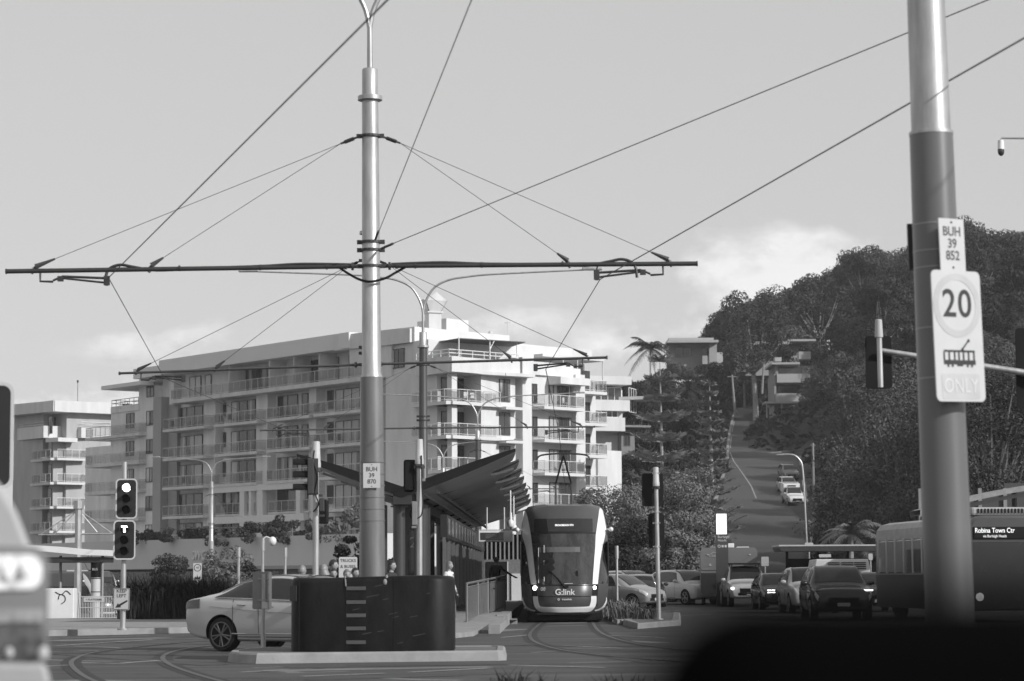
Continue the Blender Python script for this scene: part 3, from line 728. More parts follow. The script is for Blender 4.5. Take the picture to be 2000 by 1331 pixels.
# ================================================================== overhead line masts and wires
def mast(px, Y, label, arm_yaw, L, Rr, arm_z=6.6, z0=0., hgt=11.1, lean=0., reg=True, sign=None, detail=True, top_r=.155, lowmat=None, lampL=6.0, shaftmat=None, lampdy=-.1):
    """tapered mast: sleeve, shaft, flange, twin lamp; cross arm with stays.  L,R: arm reach each side (m)"""
    X = X_at(px, Y)
    t = thing('overhead_line_mast', label, 'mast', (X, Y, z0), 0, 'overhead line masts along the tram tracks')
    t.rotation_euler = (0, lean, 0)
    k = top_r/.155
    a = MB(); a.tube([(0, 0, 0), (0, 0, 4.82)], [.222*k, .196*k], 20)
    for z in (2.35, 2.55, 2.75, 2.95, 3.15, 3.35): a.tube([(0, 0, z), (0, 0, z+.018)], .218*k, 20)
    a.build('sleeve', lowmat or SLEEVE, t, smooth=True)
    a = MB(); a.tube([(0, 0, 4.82), (0, 0, 4.9), (0, 0, 9.65)], [.190*k, .166*k, .142*k], 20); a.build('shaft', shaftmat or GALV, t, smooth=True)
    a = MB(); a.lathe([(.13*k, 9.64), (.215*k, 9.66), (.215*k, 9.73), (.205*k, 9.735), (.14*k, 9.74), (.137*k, 10.2), (.12*k, 10.22)], n=20); a.build('flange_collar', GALV, t, smooth=True)
    lp = MB(); lp.tube([(0, 0, 10.2), (0, 0, hgt if lampL else 10.3)], [.052, .045], 10)
    for sgn, LL in ((-1, lampL), (1, lampL*.97)) if lampL else ():
        pts = catmull([(0, 0, hgt-.15), (sgn*.10, 0, hgt+.25), (sgn*.42, 0, hgt+.75), (sgn*.95, 0, hgt+1.02), (sgn*1.6, 0, hgt+1.13), (sgn*2.6, 0, hgt+1.22), (sgn*LL, 0, hgt+1.36)], 5)
        lp.tube(pts, [lerp(.048, .03, i/(len(pts)-1)) for i in range(len(pts))], 8)
    lo = lp.build('lamp_bracket', GALV, t, smooth=True)
    for sgn, LL in ((-1, lampL), (1, lampL*.97)) if lampL else ():
        lh = MB(); lh.box((sgn*(LL+.32), 0, hgt+1.39), (.72, .22, .09)); lh.box((sgn*(LL+.1), 0, hgt+1.42), (.3, .18, .09)); lh.build('lamp_head', GALV, t, bevel=.02)
    ca, sa = math.cos(arm_yaw), math.sin(arm_yaw)
    def q(x, z, o=0.): return Vector((x*ca - o*sa, x*sa + o*ca, z))
    # clamps
    for z in (9.03, arm_z, arm_z+.28, arm_z+.42):
        cl_ = MB(); cl_.tube([(0, 0, z-.02), (0, 0, z+.02)], .185*k, 16)
        for sx in (-1, 1): cl_.box(q(sx*.2*k, z), (.08, .06, .07))
        cl_.build('clamp', DARKST, t)
    for sgn, LL in ((-1, L), (1, Rr)):
        if not LL: continue
        ar = MB(); ar.tube([q(sgn*.17, arm_z), q(sgn*.42, arm_z)], .035, 8); ar.tube([q(sgn*.3, arm_z), q(sgn*.34, arm_z)], .07, 10)
        ar.tube([q(sgn*.42, arm_z), q(sgn*LL, arm_z-.02)], .041 if detail else .032, 10); ar.tube([q(sgn*(LL-.02), arm_z-.02), q(sgn*LL, arm_z-.02)], .048, 10)
        if detail:
            ar.tube(catmull([q(sgn*.35, arm_z+.03), q(sgn*1.2, arm_z+.05), q(sgn*1.9, arm_z+.02), q(sgn*2.8, arm_z+.0), q(sgn*3.7, arm_z-.03), q(sgn*4.1, arm_z+.03), q(sgn*4.35, arm_z+.07), q(sgn*4.55, arm_z-.02), q(sgn*4.6, arm_z-.25)], 6), .028, 6)
            for x in (.42, .75, 1.9, 3.3): ar.tube([q(sgn*x, arm_z), q(sgn*x+.03*sgn, arm_z)], .052, 8)
        ao = ar.build('cross_arm', DARKST if detail else mat('arm_grey', .10, rough=.5, metal=.3), t, smooth=True)
        rg = MB(); x0, x1 = sgn*(LL-.6), sgn*(LL-1.75); zb = arm_z-.02
        rg.tube([q(x0, zb), q(x0, zb-.18), q(x0-sgn*.22, zb-.19)], .022, 6); rg.box(q(x0-sgn*.35, zb-.14), (.1, .06, .09))
        rg.tube([q(x0-sgn*.22, zb-.17), q(x0-sgn*.38, zb-.1)], .02, 6)
        rg.tube([q(x0-sgn*.38, zb-.10), q(x1, zb-.14)], .024, 6); rg.tube([q(x0-sgn*.38, zb-.13), q(x1, zb-.22)], .02, 6); rg.box(q(x1, zb-.18), (.1, .06, .16))
        rg.tube([q(x1, zb-.2), q(x1, zb-.27)], .03, 6)
        if detail: rg.tube([q(x1, zb-.1), q(x1+sgn*.02, zb)], .015, 5)
        rg.build('steady_arm', DARKST, ao)
        # stays
        for fr, hw in ((LL-.45, 1), (LL*.6+.05, 0)):
            st = MB(); a0 = q(sgn*.52, 8.9); a1 = q(sgn*fr, arm_z+.03)
            st.tube([q(sgn*.18, 9.03), a0], .016 if not hw else .02, 6); st.tube([a0, a1], .0055 if detail else .007, 5)
            st.tube([a1.lerp(a0, .012), a1.lerp(a0, .075)], [.05, .018], 6); st.tube([a1 - Vector((0, 0, .1)), a1.lerp(a0, .012)], .025, 6)
            st.tube([a0.lerp(q(sgn*.18, 9.03), .7), a0.lerp(q(sgn*.18, 9.03), .2)], .035, 6)
            st.build('stay_wire', WIRE, t)
    if detail:
        j = MB(); j.tube(catmull([q(-.55, arm_z-.02), q(-.4, arm_z-.12), q(-.2, arm_z-.25, -.2), q(0, arm_z-.30, -.24), q(.25, arm_z-.24, -.2), q(.42, arm_z-.12), q(.6, arm_z-.02)], 5), .022, 6); j.build('jumper_cable', BLACKP, t)
    if sign:
        M = plane_M(Vector((.005, -.235, 3.12)), 0)
        s = MB(); plate(s, rrect(.29, .42, .008), M, 0, .012); so = s.build('number_plate', SIGNW, t)
        for i, tx in enumerate(sign): text('lettering', tx, .105, SIGNB, so, M @ Matrix.Translation((.0, .105-.105*i, .014)), depth=.001, bold=.001, sx=.95)
        s = MB()
        for y in (-.185, .185): plate(s, rrect(.016, .016, .004, 2), M @ Matrix.Translation((0, y, 0)), .012, .016)
        s.build('screw', DARKST, so)
    return t
M1 = mast(729, 41.5, 'tall grey overhead line mast standing inside the black barrier, number plate BUH 39 870', 0, 6.32, 5.65, 6.75, lean=-.006, sign=('BUH', '39', '870'), lampL=6.0)
M2 = mast(719, 58, 'overhead line mast hidden straight behind the near one with slanted cross arms', R(-17), 6.6, 5.95, 6.5, lean=0, detail=False, lampL=0)
M3 = mast(827, 87, 'overhead line mast with dark lower shaft beside the station canopy, twin lamp on top', R(-5), 5.95, 6.2, 6.75, detail=False, lampdy=0, lowmat=MATS['dark_sleeve'], shaftmat=MATS['dark_sleeve'])
M4 = mast(934, 146, 'overhead line mast rising above the far canopy edge in front of the white facade', R(0), 1.5, 5.2, 6.7, detail=False, lowmat=MATS['dark_sleeve'], shaftmat=MATS['dark_sleeve'])
M5 = mast(866, 196, 'farthest overhead line mast with twin lamp over the station canopy', R(0), 2.0, 5.2, 6.7, detail=False, lowmat=MATS['dark_sleeve'], shaftmat=MATS['dark_sleeve'])
M6 = mast(412, 221, 'pale slender overhead line mast with twin lamp beside the young street trees', R(8), 4.6, 4.4, 6.0, detail=False, top_r=.2, lowmat=GALV, lampL=4.8)
def wire(name, pts, r_, label, group='wires above the tram junction', sub=1):
    w_ = MB(); w_.tube(pts if sub == 1 else catmull(pts, sub), r_, 6); return P(w_.build(name, WIRE, smooth=True), label, 'wire', group)
c1, c2 = at(212, 543, 41.5), at(321, 739, 58.2); d1, d2 = at(1172, 546, 41.5), at(1066, 722, 57)
n1 = at(757, 0, 19.4); n1b = n1 + (n1 - c1)*.9
wire('contact_wire', [n1b, n1, c1], .0085, 'contact wire rising from the left cross arm to the upper edge behind the mast top')
wire('contact_wire', [c1, c2], .0085, 'contact wire falling from the left steady arm to the second cross arm')
c3 = at(575, 848, 87); wire('contact_wire', [c2, c3], .010, 'contact wire running on from the second cross arm over the grey facade')
n2 = at(2000, 75, 21.8); n2b = n2 + (n2-d1)*.9
wire('contact_wire', [n2b, n2, d1], .0085, 'contact wire from the right cross arm sweeping up past the 20 sign pole')
wire('contact_wire', [d1, d2], .0085, 'contact wire falling from the right steady arm to the second cross arm')
d3 = at(1092, 848, 87); wire('contact_wire', [d2, d3, at(1104, 955, 130)], .010, 'contact wire running on above the approaching tram')
q0 = at(741, 487, 41.4); q1 = at(1930, 0, 26.5); wire('span_wire', [q0, q1, q1+(q1-q0)*.6], .0068, 'span wire from the near mast rising across the sky to the upper right')
q0 = at(733, 470, 41.2); q1 = at(921, 0, 24); wire('span_wire', [q0, q1, q1+(q1-q0)*.8], .0062, 'steep span wire rising from the near mast just right of its shaft')
fx = MB()
for (a, b, c, d, Y) in ((745, 486, 768, 476, 41.3), (733, 468, 739, 452, 41.2)): fx.tube([at(a, b, Y), at(c, d, Y-.3)], .022, 6)
P(fx.build('wire_clamp', DARKST), 'small dark anchor clamps gripping the span wires at the near mast', 'clamp')

# ================================================================== black barrier round the near mast, island sign
bx0, bx1, byc, brr = gnd(576, 1270, .16).x, gnd(887, 1270, .16).x, 41.6, .92
BW = (bx1-bx0); cxb = (bx0+bx1)/2
bar = thing('crash_barrier', 'black plastic crash barrier wrapped round the mast foot on the kerbed island', 'barrier', (cxb, byc, .16))
def stad(hw, hd, rad, n=10):
    pts = []
    for cx_, cy_, a0 in ((hw-rad, -hd+rad, 270), (hw-rad, hd-rad, 0), (-hw+rad, hd-rad, 90), (-hw+rad, -hd+rad, 180)):
        for i in range(n+1): a = R(a0+90*i/n); pts.append((cx_+rad*math.cos(a), cy_+rad*math.sin(a)))
    return pts
HB = 1.245
mb = MB(); rings = []
for ins, z in ((.0, 0), (.0, HB-.09), (.012, HB-.045), (.04, HB-.012), (.09, HB), (.30, HB), (.34, HB-.05), (.34, .0)):
    rings.append([(x, y, z + (.02*math.sin(x*2.2) if z > 1.1 else 0)) for x, y in stad(BW/2-ins, .98-ins, .42 if ins < .2 else .2)])
mb.grid(rings, closed=True); mb.build('shell', mat('scuffed_black', .0085, rough=.5, var=.85, scale=2.2, spec=.18, bump=.15, stretch=(1, 1, .5)), bar, smooth=True)
xs_ = cxb*0 + (gnd(683, 1270, .16).x - cxb)
for sx_ in (xs_, xs_+.8, xs_-.78):
    mb = MB(); mb.box((sx_, -.982, .62), (.015, .012, 1.2)); mb.build('seam', MATTE, bar)
rs2 = random.Random(3)
for _ in range(14):
    mb = MB(); z_ = rs2.uniform(.08, 1.1); x_ = rs2.uniform(-.9, .95); L_ = rs2.uniform(.04, .22); mb.hexa([Vector((x_+a_*L_, -.9815-b_*.002, z_+c_*rs2.uniform(.004, .012)+a_*L_*.2)) for c_ in (0, 1) for a_, b_ in ((0, 1), (1, 1), (1, 0), (0, 0))]); mb.build('scuff', mat('scuff_grey', .05, rough=.8), bar)
rw = .325
for zpx in (1151, 1177, 1202, 1226.5, 1252.5):
    z = (1270-zpx)/113.5; mb = MB(); mb.box((xs_+rw/2+.005, -.987, z), (rw, .02, .062)); mb.build('ladder_rung', mat('rung_grey', .07, rough=.5), bar, bevel=.006)
mb = MB(); mb.tube([(xs_-.02, -.9, HB+.01), (xs_-.01, -.99, HB-.05), (xs_-.0, -1.0, HB-.16)], .012, 6)
mb.ball((gnd(757, 1270, .16).x-cxb, -.98, HB-.09), (.035, .03, .05)); mb.ball((gnd(760, 1270, .16).x-cxb, -.93, HB-.02), (.025, .03, .05)); mb.build('tie_strap', CONC, bar)
mb = MB(); mb.box((-BW/2+.055, -.93+.13, .97), (.17, .012, .26), R(-45)); mb.build('panel', mat('scuffed_panel', .05, rough=.7), bar)

def post_sign_back():
    c = gnd(514, 1266, .16)
    t = thing('road_sign', 'low road sign seen from behind on a thin post at the island end', 'sign', c)
    a = MB(); a.tube([(0, 0, 0), (0, 0, 1.30)], .034, 12); a.tube([(0, 0, 0), (0, 0, .25)], .045, 12); a.build('post', GALV, t, smooth=True)
    M = plane_M(Vector((-.03, .06, 1.01)), 0); a = MB(); plate(a, rrect(.34, .66, .03), M, -.008, .008); a.build('sign_panel', mat('sign_back', .22, rough=.5, metal=.3), t)
    a = MB(); a.box((.03, -.045, .75), (.10, .02, .12)); a.build('sticker', SIGNW, t)
    a = MB()
    for z in (.82, 1.2): a.tube([(0, 0, z), (0, 0, z+.04)], .042, 12); a.box((0, .04, z+.02), (.2, .02, .03))
    a.build('bracket', GALV2, t)
post_sign_back()

# ================================================================== near right pole with signs
pb = X_at(1857, 23)
RP = thing('sign_pole', 'thick grey pole nearest on the right carrying the 20 tram sign', 'pole', (pb, 23, 0)); RP.rotation_euler = (0, -.0165, 0)
a = MB(); a.tube([(0, 0, 0), (0, 0, 5.6)], [.238, .208], 28); a.build('sleeve', mat('pole_sleeve', .15, rough=.33, metal=.25, var=.12, scale=4, stretch=(1, 1, .15)), RP, smooth=True)
a = MB(); a.tube([(0, 0, 5.6), (0, 0, 10)], [.189, .16], 28); a.lathe([(.2, 5.59), (.212, 5.6), (.212, 5.63), (.19, 5.635)], n=28); a.build('shaft', GALV, RP, smooth=True)
for z in (4.72, 4.46, 4.3, 3.72, 3.24): a = MB(); rr_ = lerp(.238, .208, z/5.6)+.003; a.tube([(0, 0, z), (0, 0, z+.014)], rr_, 28); a.build('strap', mat('strap_steel', .28, rough=.4, metal=.4), RP)
a = MB(); a.box((-.2, .24, 4.55), (.05, .05, .45)); a.build('backing_bar', DARKST, RP)
def on_pole(px, py, Y=22.6): return chain_matrix(RP).inverted() @ at(px, py, Y)
yaw = R(34)
tilt = R(-2.0)
M = plane_M(on_pole(1858, 479, 22.68), yaw, R(-.8))
s = MB(); plate(s, rrect(.325, .50, .01), M, 0, .012); so = s.build('number_plate', SIGNW, RP)
for i, tx in enumerate(('BUH', '39', '852')): text('lettering', tx, .125, mat('letter_grey', .07), so, M @ Matrix.Translation((0, .125-.115*i, .014)), depth=.001, bold=.002, sx=.95)
s = MB()
for y in (.215, -.215): plate(s, rrect(.02, .02, .006, 2), M @ Matrix.Translation((0, y, 0)), .012, .018)
s.build('screw', DARKST, so)
M = plane_M(on_pole(1870, 657, 22.62), yaw, R(-.8))
WS, HS = .63, 1.235
s = MB(); plate(s, rrect(WS, HS, .055), M, 0, .014); sp = s.build('sign_panel', SIGNW, RP)
s = MB(); ringplate(s, .303, .238, M @ Matrix.Translation((0, .29, 0)), .014, .017, 48); s.build('speed_ring', mat('ring_grey', .45, rough=.5), sp)
text('lettering', '20', .37, SIGNB, sp, M @ Matrix.Translation((.0, .295, .016)), depth=.001, bold=.004, sx=1.0, spacing=1.08)
s = MB(); mm = M @ Matrix.Translation((0, -.215, 0))
def rect(x0, x1, y0, y1, t0=.014, t1=.017): plate(s, [(x0, y0), (x1, y0), (x1, y1), (x0, y1)], mm, t0, t1)
rect(-.20, .20, .062, .082); rect(-.205, .205, -.055, -.012)
for x in (-.20, -.135, -.065, -.01, .05, .115, .185): rect(x-.008, x+.012, -.012, .062)
rect(-.035, .04, -.07, -.055)
for x in (-.15, -.095, .10, .155): rect(x-.012, x+.012, -.078, -.055)
plate(s, [(.02, .082), (.045, .082), (.125, .165), (.115, .175)], mm, .014, .017); plate(s, [(.02, .082), (.06, .082), (.05, .1), (.03, .1)], mm, .014, .017); plate(s, rrect(.03, .03, .01), mm @ Matrix.Translation((.125, .172, 0)), .014, .017)
s.build('tram_pictogram', SIGNB, sp)
s = MB(); plate(s, rrect(.49, .24, .03), M @ Matrix.Translation((0, -.475, 0)), .014, .016); pn = s.build('only_panel', mat('panel_grey', .47, rough=.5), sp)
text('lettering', 'ONLY', .19, mat('letter_pale', .58), sp, M @ Matrix.Translation((0, -.475, .018)), depth=.001, bold=.001, sx=.85, spacing=1.05)
s = MB()
for y in (.5, -.2): s.box(M @ Vector((-.12, y, -.06)), (.09, .09, .04))
s.build('bracket', GALV2, RP)

# ================================================================== traffic signals
def head(parent, M, lens, w=.46, h_=.95, lit=-1, sym=None, back=False):
    """three aspect lantern with pale edged target board; M: plate matrix (x right, y up, z towards the driver)"""
    a = MB(); plate(a, rrect(w, h_, .10), M, -.012, .0); b = a.build('target_board', SIGNB if not back else MATTE, parent)
    a = MB()
    o_, i_ = rrect(w+.012, h_+.012, .105), rrect(w-.055, h_-.055, .08)
    vs = [M @ Vector((p[0], p[1], t)) for t in (.002, .008) for lst in (o_, i_) for p in lst]; n = len(o_)
    fs = []
    for j in range(n):
        k = (j+1) % n; fs += [(2*n+j, 2*n+k, 3*n+k, 3*n+j), (j, k, 2*n+k, 2*n+j), (n+j, n+k, 3*n+k, 3*n+j)]
    a.add(vs, fs); a.build('board_border', SIGNW, b)
    for i in range(3):
        y = .27-.27*i
        a = MB(); MM = M @ Matrix.Translation((0, y, 0))
        vs = []; fs = []
        for j in range(15):     # hood
            an = R(-20+220*j/14)
            for r_, t in ((.118, .0), (.112, .13), (.104, .13), (.104, .0)): vs.append(MM @ Vector((r_*math.cos(an), r_*math.sin(an), t if r_ > .11 or t else t)))
        for j in range(14):
            for q in range(4): fs.append((j*4+q, (j+1)*4+q, (j+1)*4+(q+1) % 4, j*4+(q+1) % 4))
        a.add(vs, fs); hd = a.build('hood', MATTE, parent)
        a = MB(); plate(a, [(.1*math.cos(2*math.pi*j/20), .1*math.sin(2*math.pi*j/20)) for j in range(20)], MM, .0, .012)
        if i == lit and sym == 'T':
            a.build('lens', BLACKP, parent)
            a = MB(); plate(a, [(-.075, .075), (-.075, .035), (-.022, .035), (-.022, -.085), (.022, -.085), (.022, .035), (.075, .035), (.075, .075)], MM, .012, .02); a.build('lit_symbol', LIT, parent)
        else: a.build('lens', LIT if i == lit else BLACKP, parent)
    a = MB(); vs = [M @ Vector((x, y, z)) for z in (-.16, -.012) for x, y in ((-.13, -.42), (.13, -.42), (.13, .42), (-.13, .42))]; a.hexa(vs); a.build('housing', MATTE, parent)
def signal_pole(name, label, base, hgt, r_=.065, cap=True, lean=0.):
    t = thing(name, label, 'traffic light', base); t.rotation_euler = (0, lean, 0)
    a = MB(); a.tube([(0, 0, 0), (0, 0, hgt-(.55 if cap else 0))], [r_, r_*.95], 14); a.tube([(0, 0, 0), (0, 0, .04)], r_*2, 14); a.build('pole', GALV, t, smooth=True)
    if cap:
        a = MB(); a.lathe([(r_*1.15, hgt-.56), (r_*1.5, hgt-.54), (r_*1.5, hgt-.44), (r_*1.4, hgt-.43), (r_*1.2, hgt-.02), (r_*1.05, hgt)], n=14); a.build('pole_cap', mat('cap_grey', .42, rough=.5), t, smooth=True)
        a = MB(); a.tube([(0, 0, hgt-.62), (0, 0, hgt-.57)], r_*1.6, 14)
        for i in range(4): an = R(90*i+20); a.box((r_*1.7*math.cos(an), r_*1.7*math.sin(an), hgt-.6), (.03, .03, .06))
        a.build('collar', DARKST, t)
    return t
b_ = gnd(240, 1231, .15); bY = b_.y
T = signal_pole('traffic_light', 'left tram signal showing a round white light above a lit T', (b_.x, b_.y, .15), 4.1, .068, cap=False)
head(T, plane_M(at(247, 974.5, bY-.16)-T.location), None, .52, .97, 0)
head(T, plane_M(at(243, 1055, bY-.16)-T.location), None, .53, .95, 0, 'T')
M = plane_M(at(237, 1170.5, bY-.1)-T.location, 0, R(1)); a = MB(); plate(a, rrect(.40, .53, .03), M, -.01, 0); so = a.build('keep_left_sign', SIGNG, T)
a = MB(); o_ = rrect(.385, .515, .028); i_ = rrect(.36, .49, .02); n = len(o_)
a.add([M @ Vector((p[0], p[1], .003)) for p in o_] + [M @ Vector((p[0], p[1], .003)) for p in i_], [(j, (j+1) % n, n+(j+1) % n, n+j) for j in range(n)]); a.build('sign_border', SIGNB, so, recalc=False)
text('lettering', 'KEEP\nLEFT', .115, SIGNB, so, M @ Matrix.Translation((.0, .135, .003)), depth=.001, bold=.001)
a = MB(); plate(a, [(.14, -.02), (.16, -.05), (-.02, -.17), (.0, -.2), (-.14, -.21), (-.08, -.1), (-.06, -.13)], M, 0, .004); a.build('arrow', SIGNB, so)

c = at(-34, 851, 24); T = signal_pole('traffic_light', 'close blurred traffic light cut off by the frame at far left', (c.x-.1, 24.2, 0), 3.9, .07, cap=False)
head(T, plane_M(c-T.location, R(4)), None, .60, 1.05, -1)

# far mast-arm signals seen from behind (upper right)
c = at(2150, 1128, 43); T = thing('traffic_light', 'long arm with dark signal boards seen from behind beside the 20 sign', 'traffic light', (c.x, 43, 0))
a = MB(); a.tube([(0, 0, 0), (0, 0, 4.6)], [.13, .1], 14); a.build('pole', GALV, T, smooth=True)
a = MB(); p0 = at(1722, 685, 43)-T.location; p1 = at(2000, 728, 43)-T.location; p2 = Vector((0, 0, 4.5)); a.tube([p0, p1, p2], [.045, .06, .08], 12)
pv0, pv1 = at(1717, 650, 42.9)-T.location, at(1720, 757, 42.9)-T.location; a.tube([pv1, pv0], .05, 12); a.build('arm', GALV, T, smooth=True)
a = MB(); pc = at(1716.5, 655, 42.9)-T.location; a.lathe([(.075, -.04), (.075, .0), (.062, .27), (.05, .28)], pc, 12); a.build('pole_cap', MATS['cap_grey'], T, smooth=True)
for px_, py_, hh in ((1716, 708, .95), (2010, 720, 1.45)):
    M = plane_M(at(px_, py_, 43.12)-T.location); a = MB(); plate(a, rrect(.47, hh, .06), M, -.012, 0); a.build('target_board', MATTE, T)
    a = MB(); M2_ = M @ Matrix.Translation((0, 0, -.15)); plate(a, rrect(.26, hh*.88, .02), M2_, -.05, .13); a.build('housing', MATTE, T)
# closed circuit camera, upper right
c = at(1955, 292, 40); T = thing('security_camera', 'white dome security camera hanging from an arm at the upper right', 'camera', (c.x, 40, c.z))
a = MB(); a.lathe([(.02, .16), (.05, .15), (.055, .02), (.06, 0)], n=14); a.build('housing', WHITEP, T, smooth=True)
a = MB(); a.ball((0, 0, -.03), (.058, .058, .085), 12, 8); a.build('dome', GLASSM, T, smooth=True)
a = MB(); a.tube([(0, 0, .15), (.02, 0, .19), (2.2, 0, .16)], .018, 8); a.tube([(2.2, 0, -8.7), (2.2, 0, .3)], .07, 10); a.build('bracket', GALV2, T)

# mid signal posts
def side_signal(t, base, px, py, Y, hh=.75, yaw_=R(85), w=.3):
    M = plane_M(at(px, py, Y)-base, yaw_); a = MB(); plate(a, rrect(w, hh, .05), M, -.01, 0); b = a.build('target_board', MATTE, t)
    for i in range(3):
        y = hh/3*(1-i); a = MB(); MM = M @ Matrix.Translation((0, y, 0)); vs = []; fs = []
        for j in range(13):
            an = R(-10+200*j/12)
            for r_, tt in ((.115, 0), (.11, .3), (.1, .3), (.1, 0)): vs.append(MM @ Vector((r_*math.cos(an), r_*math.sin(an), tt)))
        for j in range(12):
            for q in range(4): fs.append((j*4+q, (j+1)*4+q, (j+1)*4+(q+1) % 4, j*4+(q+1) % 4))
        a.add(vs, fs); a.build('hood', MATTE, t)
    a = MB(); plate(a, rrect(.22, hh*.95, .02), M @ Matrix.Translation((0, 0, -.18)), -.04, .17); a.build('housing', mat('signal_case', .05, rough=.4), t)
c = Vector((X_at(616.5, 50), 50, 0)); T = signal_pole('traffic_light', 'slim traffic light post with side facing hooded lamps in front of the grey facade', c, 4.2, .068)
side_signal(T, c, 601, 931, 50, .78, R(-88), .3)
a = MB(); q = at(607, 931, 49.9)-c; a.box(q, (.12, .12, .72)); a.box(at(611, 901, 50)-c, (.2, .04, .04)); a.box(at(611, 965, 50)-c, (.2, .04, .04)); a.box(at(629, 986, 49.8)-c, (.09, .12, .27)); a.box(at(624, 968, 50)-c, (.14, .05, .05)); a.box(at(624, 1008, 50)-c, (.2, .05, .05))
a.build('signal_box', mat('signal_case', .05), T, bevel=.01)
a = MB(); a.tube(catmull([at(614, 880, 49.9)-c, at(612, 900, 49.9)-c, at(620, 930, 49.88)-c, at(615, 960, 49.9)-c, at(622, 985, 49.88)-c, at(612, 1000, 49.9)-c], 5), .014, 5); a.build('cable', BLACKP, T)
M = plane_M(at(633, 1000, 50.3)-c, R(170)); a = MB(); plate(a, rrect(.2, .5, .04), M, -.2, 0); a.build('walk_lamp', MATTE, T)
c = Vector((X_at(819.5, 52), 52, 0)); T = signal_pole('traffic_light', 'slim traffic light post with cable loop in front of the dark station columns', c, 4.35, .064)
a = MB(); a.box(at(810, 1003, 51.8)-c, (.11, .14, .5)); a.box(at(813, 982, 52)-c, (.2, .06, .05)); a.box(at(813, 1030, 52)-c, (.2, .06, .05)); a.box(at(826, 938, 52)-c, (.1, .05, .06)); a.build('signal_box', mat('case_pale', .22), T, bevel=.01)
a = MB(); a.tube(catmull([at(823, 890, 51.9)-c, at(824, 950, 51.9)-c, at(826, 985, 51.85)-c, at(822, 1008, 51.8)-c, at(808, 1014, 51.8)-c, at(801, 1005, 51.8)-c, at(806, 992, 51.8)-c], 5), .014, 5); a.build('cable', BLACKP, T)
M = plane_M(at(801, 930, 52.2)-c, R(180)); a = MB(); plate(a, rrect(.28, .7, .05), M, -.01, 0); plate(a, rrect(.2, .6, .02), M, -.17, -.01); a.build('target_board', MATTE, T)
c = gnd(1287, 1211, .15); T = signal_pole('traffic_light', 'traffic light post on the median right of the tram, dark boards seen from behind', c, 4.36, .066, lean=-.01)
for px_, py_, w_, hh in ((1277, 957, .62, .95), (1284, 1037, .46, 1.0)):
    M = plane_M(at(px_, py_, c.y+.16)-c); a = MB(); plate(a, rrect(w_, hh, .07), M, -.012, 0); a.build('target_board', MATTE, T)
    a = MB(); plate(a, rrect(.24, hh*.85, .03), M @ Matrix.Translation((.1, 0, 0)), -.16, -.012); a.build('housing', MATTE, T)
a = MB()
for py_ in (1000, 1068, 925, 1022): a.box(at(1284, py_, c.y)-c, (.22, .1, .03)); a.tube([at(1284, py_, c.y)-c-Vector((0, 0, .03)), at(1284, py_, c.y)-c+Vector((0, 0, .03))], .085, 10)
a.build('bracket', GALV2, T)

# thin posts with cameras and small signs across the junction
def small_post(px, pytop, Y, r_, label, cat='post', z0=0., name='post', cam_=False):
    X = X_at(px, Y); zt = EYE + (1128-pytop)*Y/FPX
    t = thing(name, label, cat, (X, Y, z0)); a = MB(); a.tube([(0, 0, 0), (0, 0, zt-z0)], r_, 8); a.tube([(0, 0, zt-z0-.5), (0, 0, zt-z0)], r_*1.5, 8); a.build('pole', GALV, t, smooth=True)
    if cam_:
        a = MB(); a.tube([(0, 0, zt-z0), (r_*2, 0, zt-z0+.12), (.35, 0, zt-z0+.05)], .03, 6); a.ball((.42, 0, zt-z0-.08), (.17, .17, .2)); a.build('camera_dome', WHITEP, t, smooth=True)
    return t
small_post(466, 1067, 120, .07, 'thin pale post beside the round street tree')
small_post(513, 1052, 105, .07, 'camera post with a white dome beside the low sign on the island', cam_=True, name='camera_post')
small_post(557, 1068, 120, .07, 'thin pale post between the camera post and the signal post')
small_post(1205, 1068, 95, .05, 'thin tube post just right of the tram in front of the parked cars')
small_post(152, 975, 150, .22, 'pale mast with wire stays behind the left platform roof', z0=-1.2, name='mast')
st = MB(); q = at(152, 995, 150)
for px_, py_ in ((80, 1044), (107, 1043), (190, 1040), (220, 1043)): st.tube([q, at(px_, py_, 150)], .03, 5)
st.tube([at(75, 1045, 150), at(222, 1043, 150)], .06, 6)
P(st.build('stayed_arm', GALV), 'thin level arm hung on stays from the pale mast at left', 'arm')
def flat_sign(px, py, Y, w, h_, label, lines, size, name='road_sign', post=True, m=SIGNW, yaw_=0, col=None, z0=0):
    c = at(px, py, Y); t = thing(name, label, 'sign', (c.x, c.y, z0)); z = c.z-z0
    M = plane_M(Vector((0, -.06, z)), yaw_); a = MB(); plate(a, rrect(w, h_, .04), M, -.015, 0); b = a.build('sign_panel', m, t)
    if post: a = MB(); a.tube([(0, 0, 0), (0, 0, z+h_/2-.05)], .04, 8); a.build('post', GALV, t)
    for tx, yy in lines: text('lettering', tx, size, col or SIGNB, b, M @ Matrix.Translation((0, yy, .004)), depth=.002)
    return t, b, M
t, b, M = flat_sign(386, 1117, 125, .44, .88, 'small white 40 speed sign by the young tree', [], .2)
a = MB(); ringplate(a, .19, .155, M @ Matrix.Translation((0, .2, 0)), 0, .004, 24); a.build('speed_ring', SIGNB, b); text('lettering', '40', .17, SIGNB, b, M @ Matrix.Translation((0, .2, .004)))
a = MB(); plate(a, [(-.15, -.4), (.15, -.4), (.15, -.3), (.1, -.22), (.05, -.33), (0, -.2), (-.06, -.3), (-.15, -.26)], M, 0, .004); a.build('pictogram', SIGNB, b)
flat_sign(680, 1110, 66, .50, .60, 'white sign reading trucks and buses use behind the walkers', [('TRUCKS', .2), ('& BUSES', .04), ('USE', -.12)], .115)
flat_sign(1494, 1097, 118, .36, .45, 'plain back of a small sign on a post between the caravan and the shelter', [], .1, m=SIGNG)
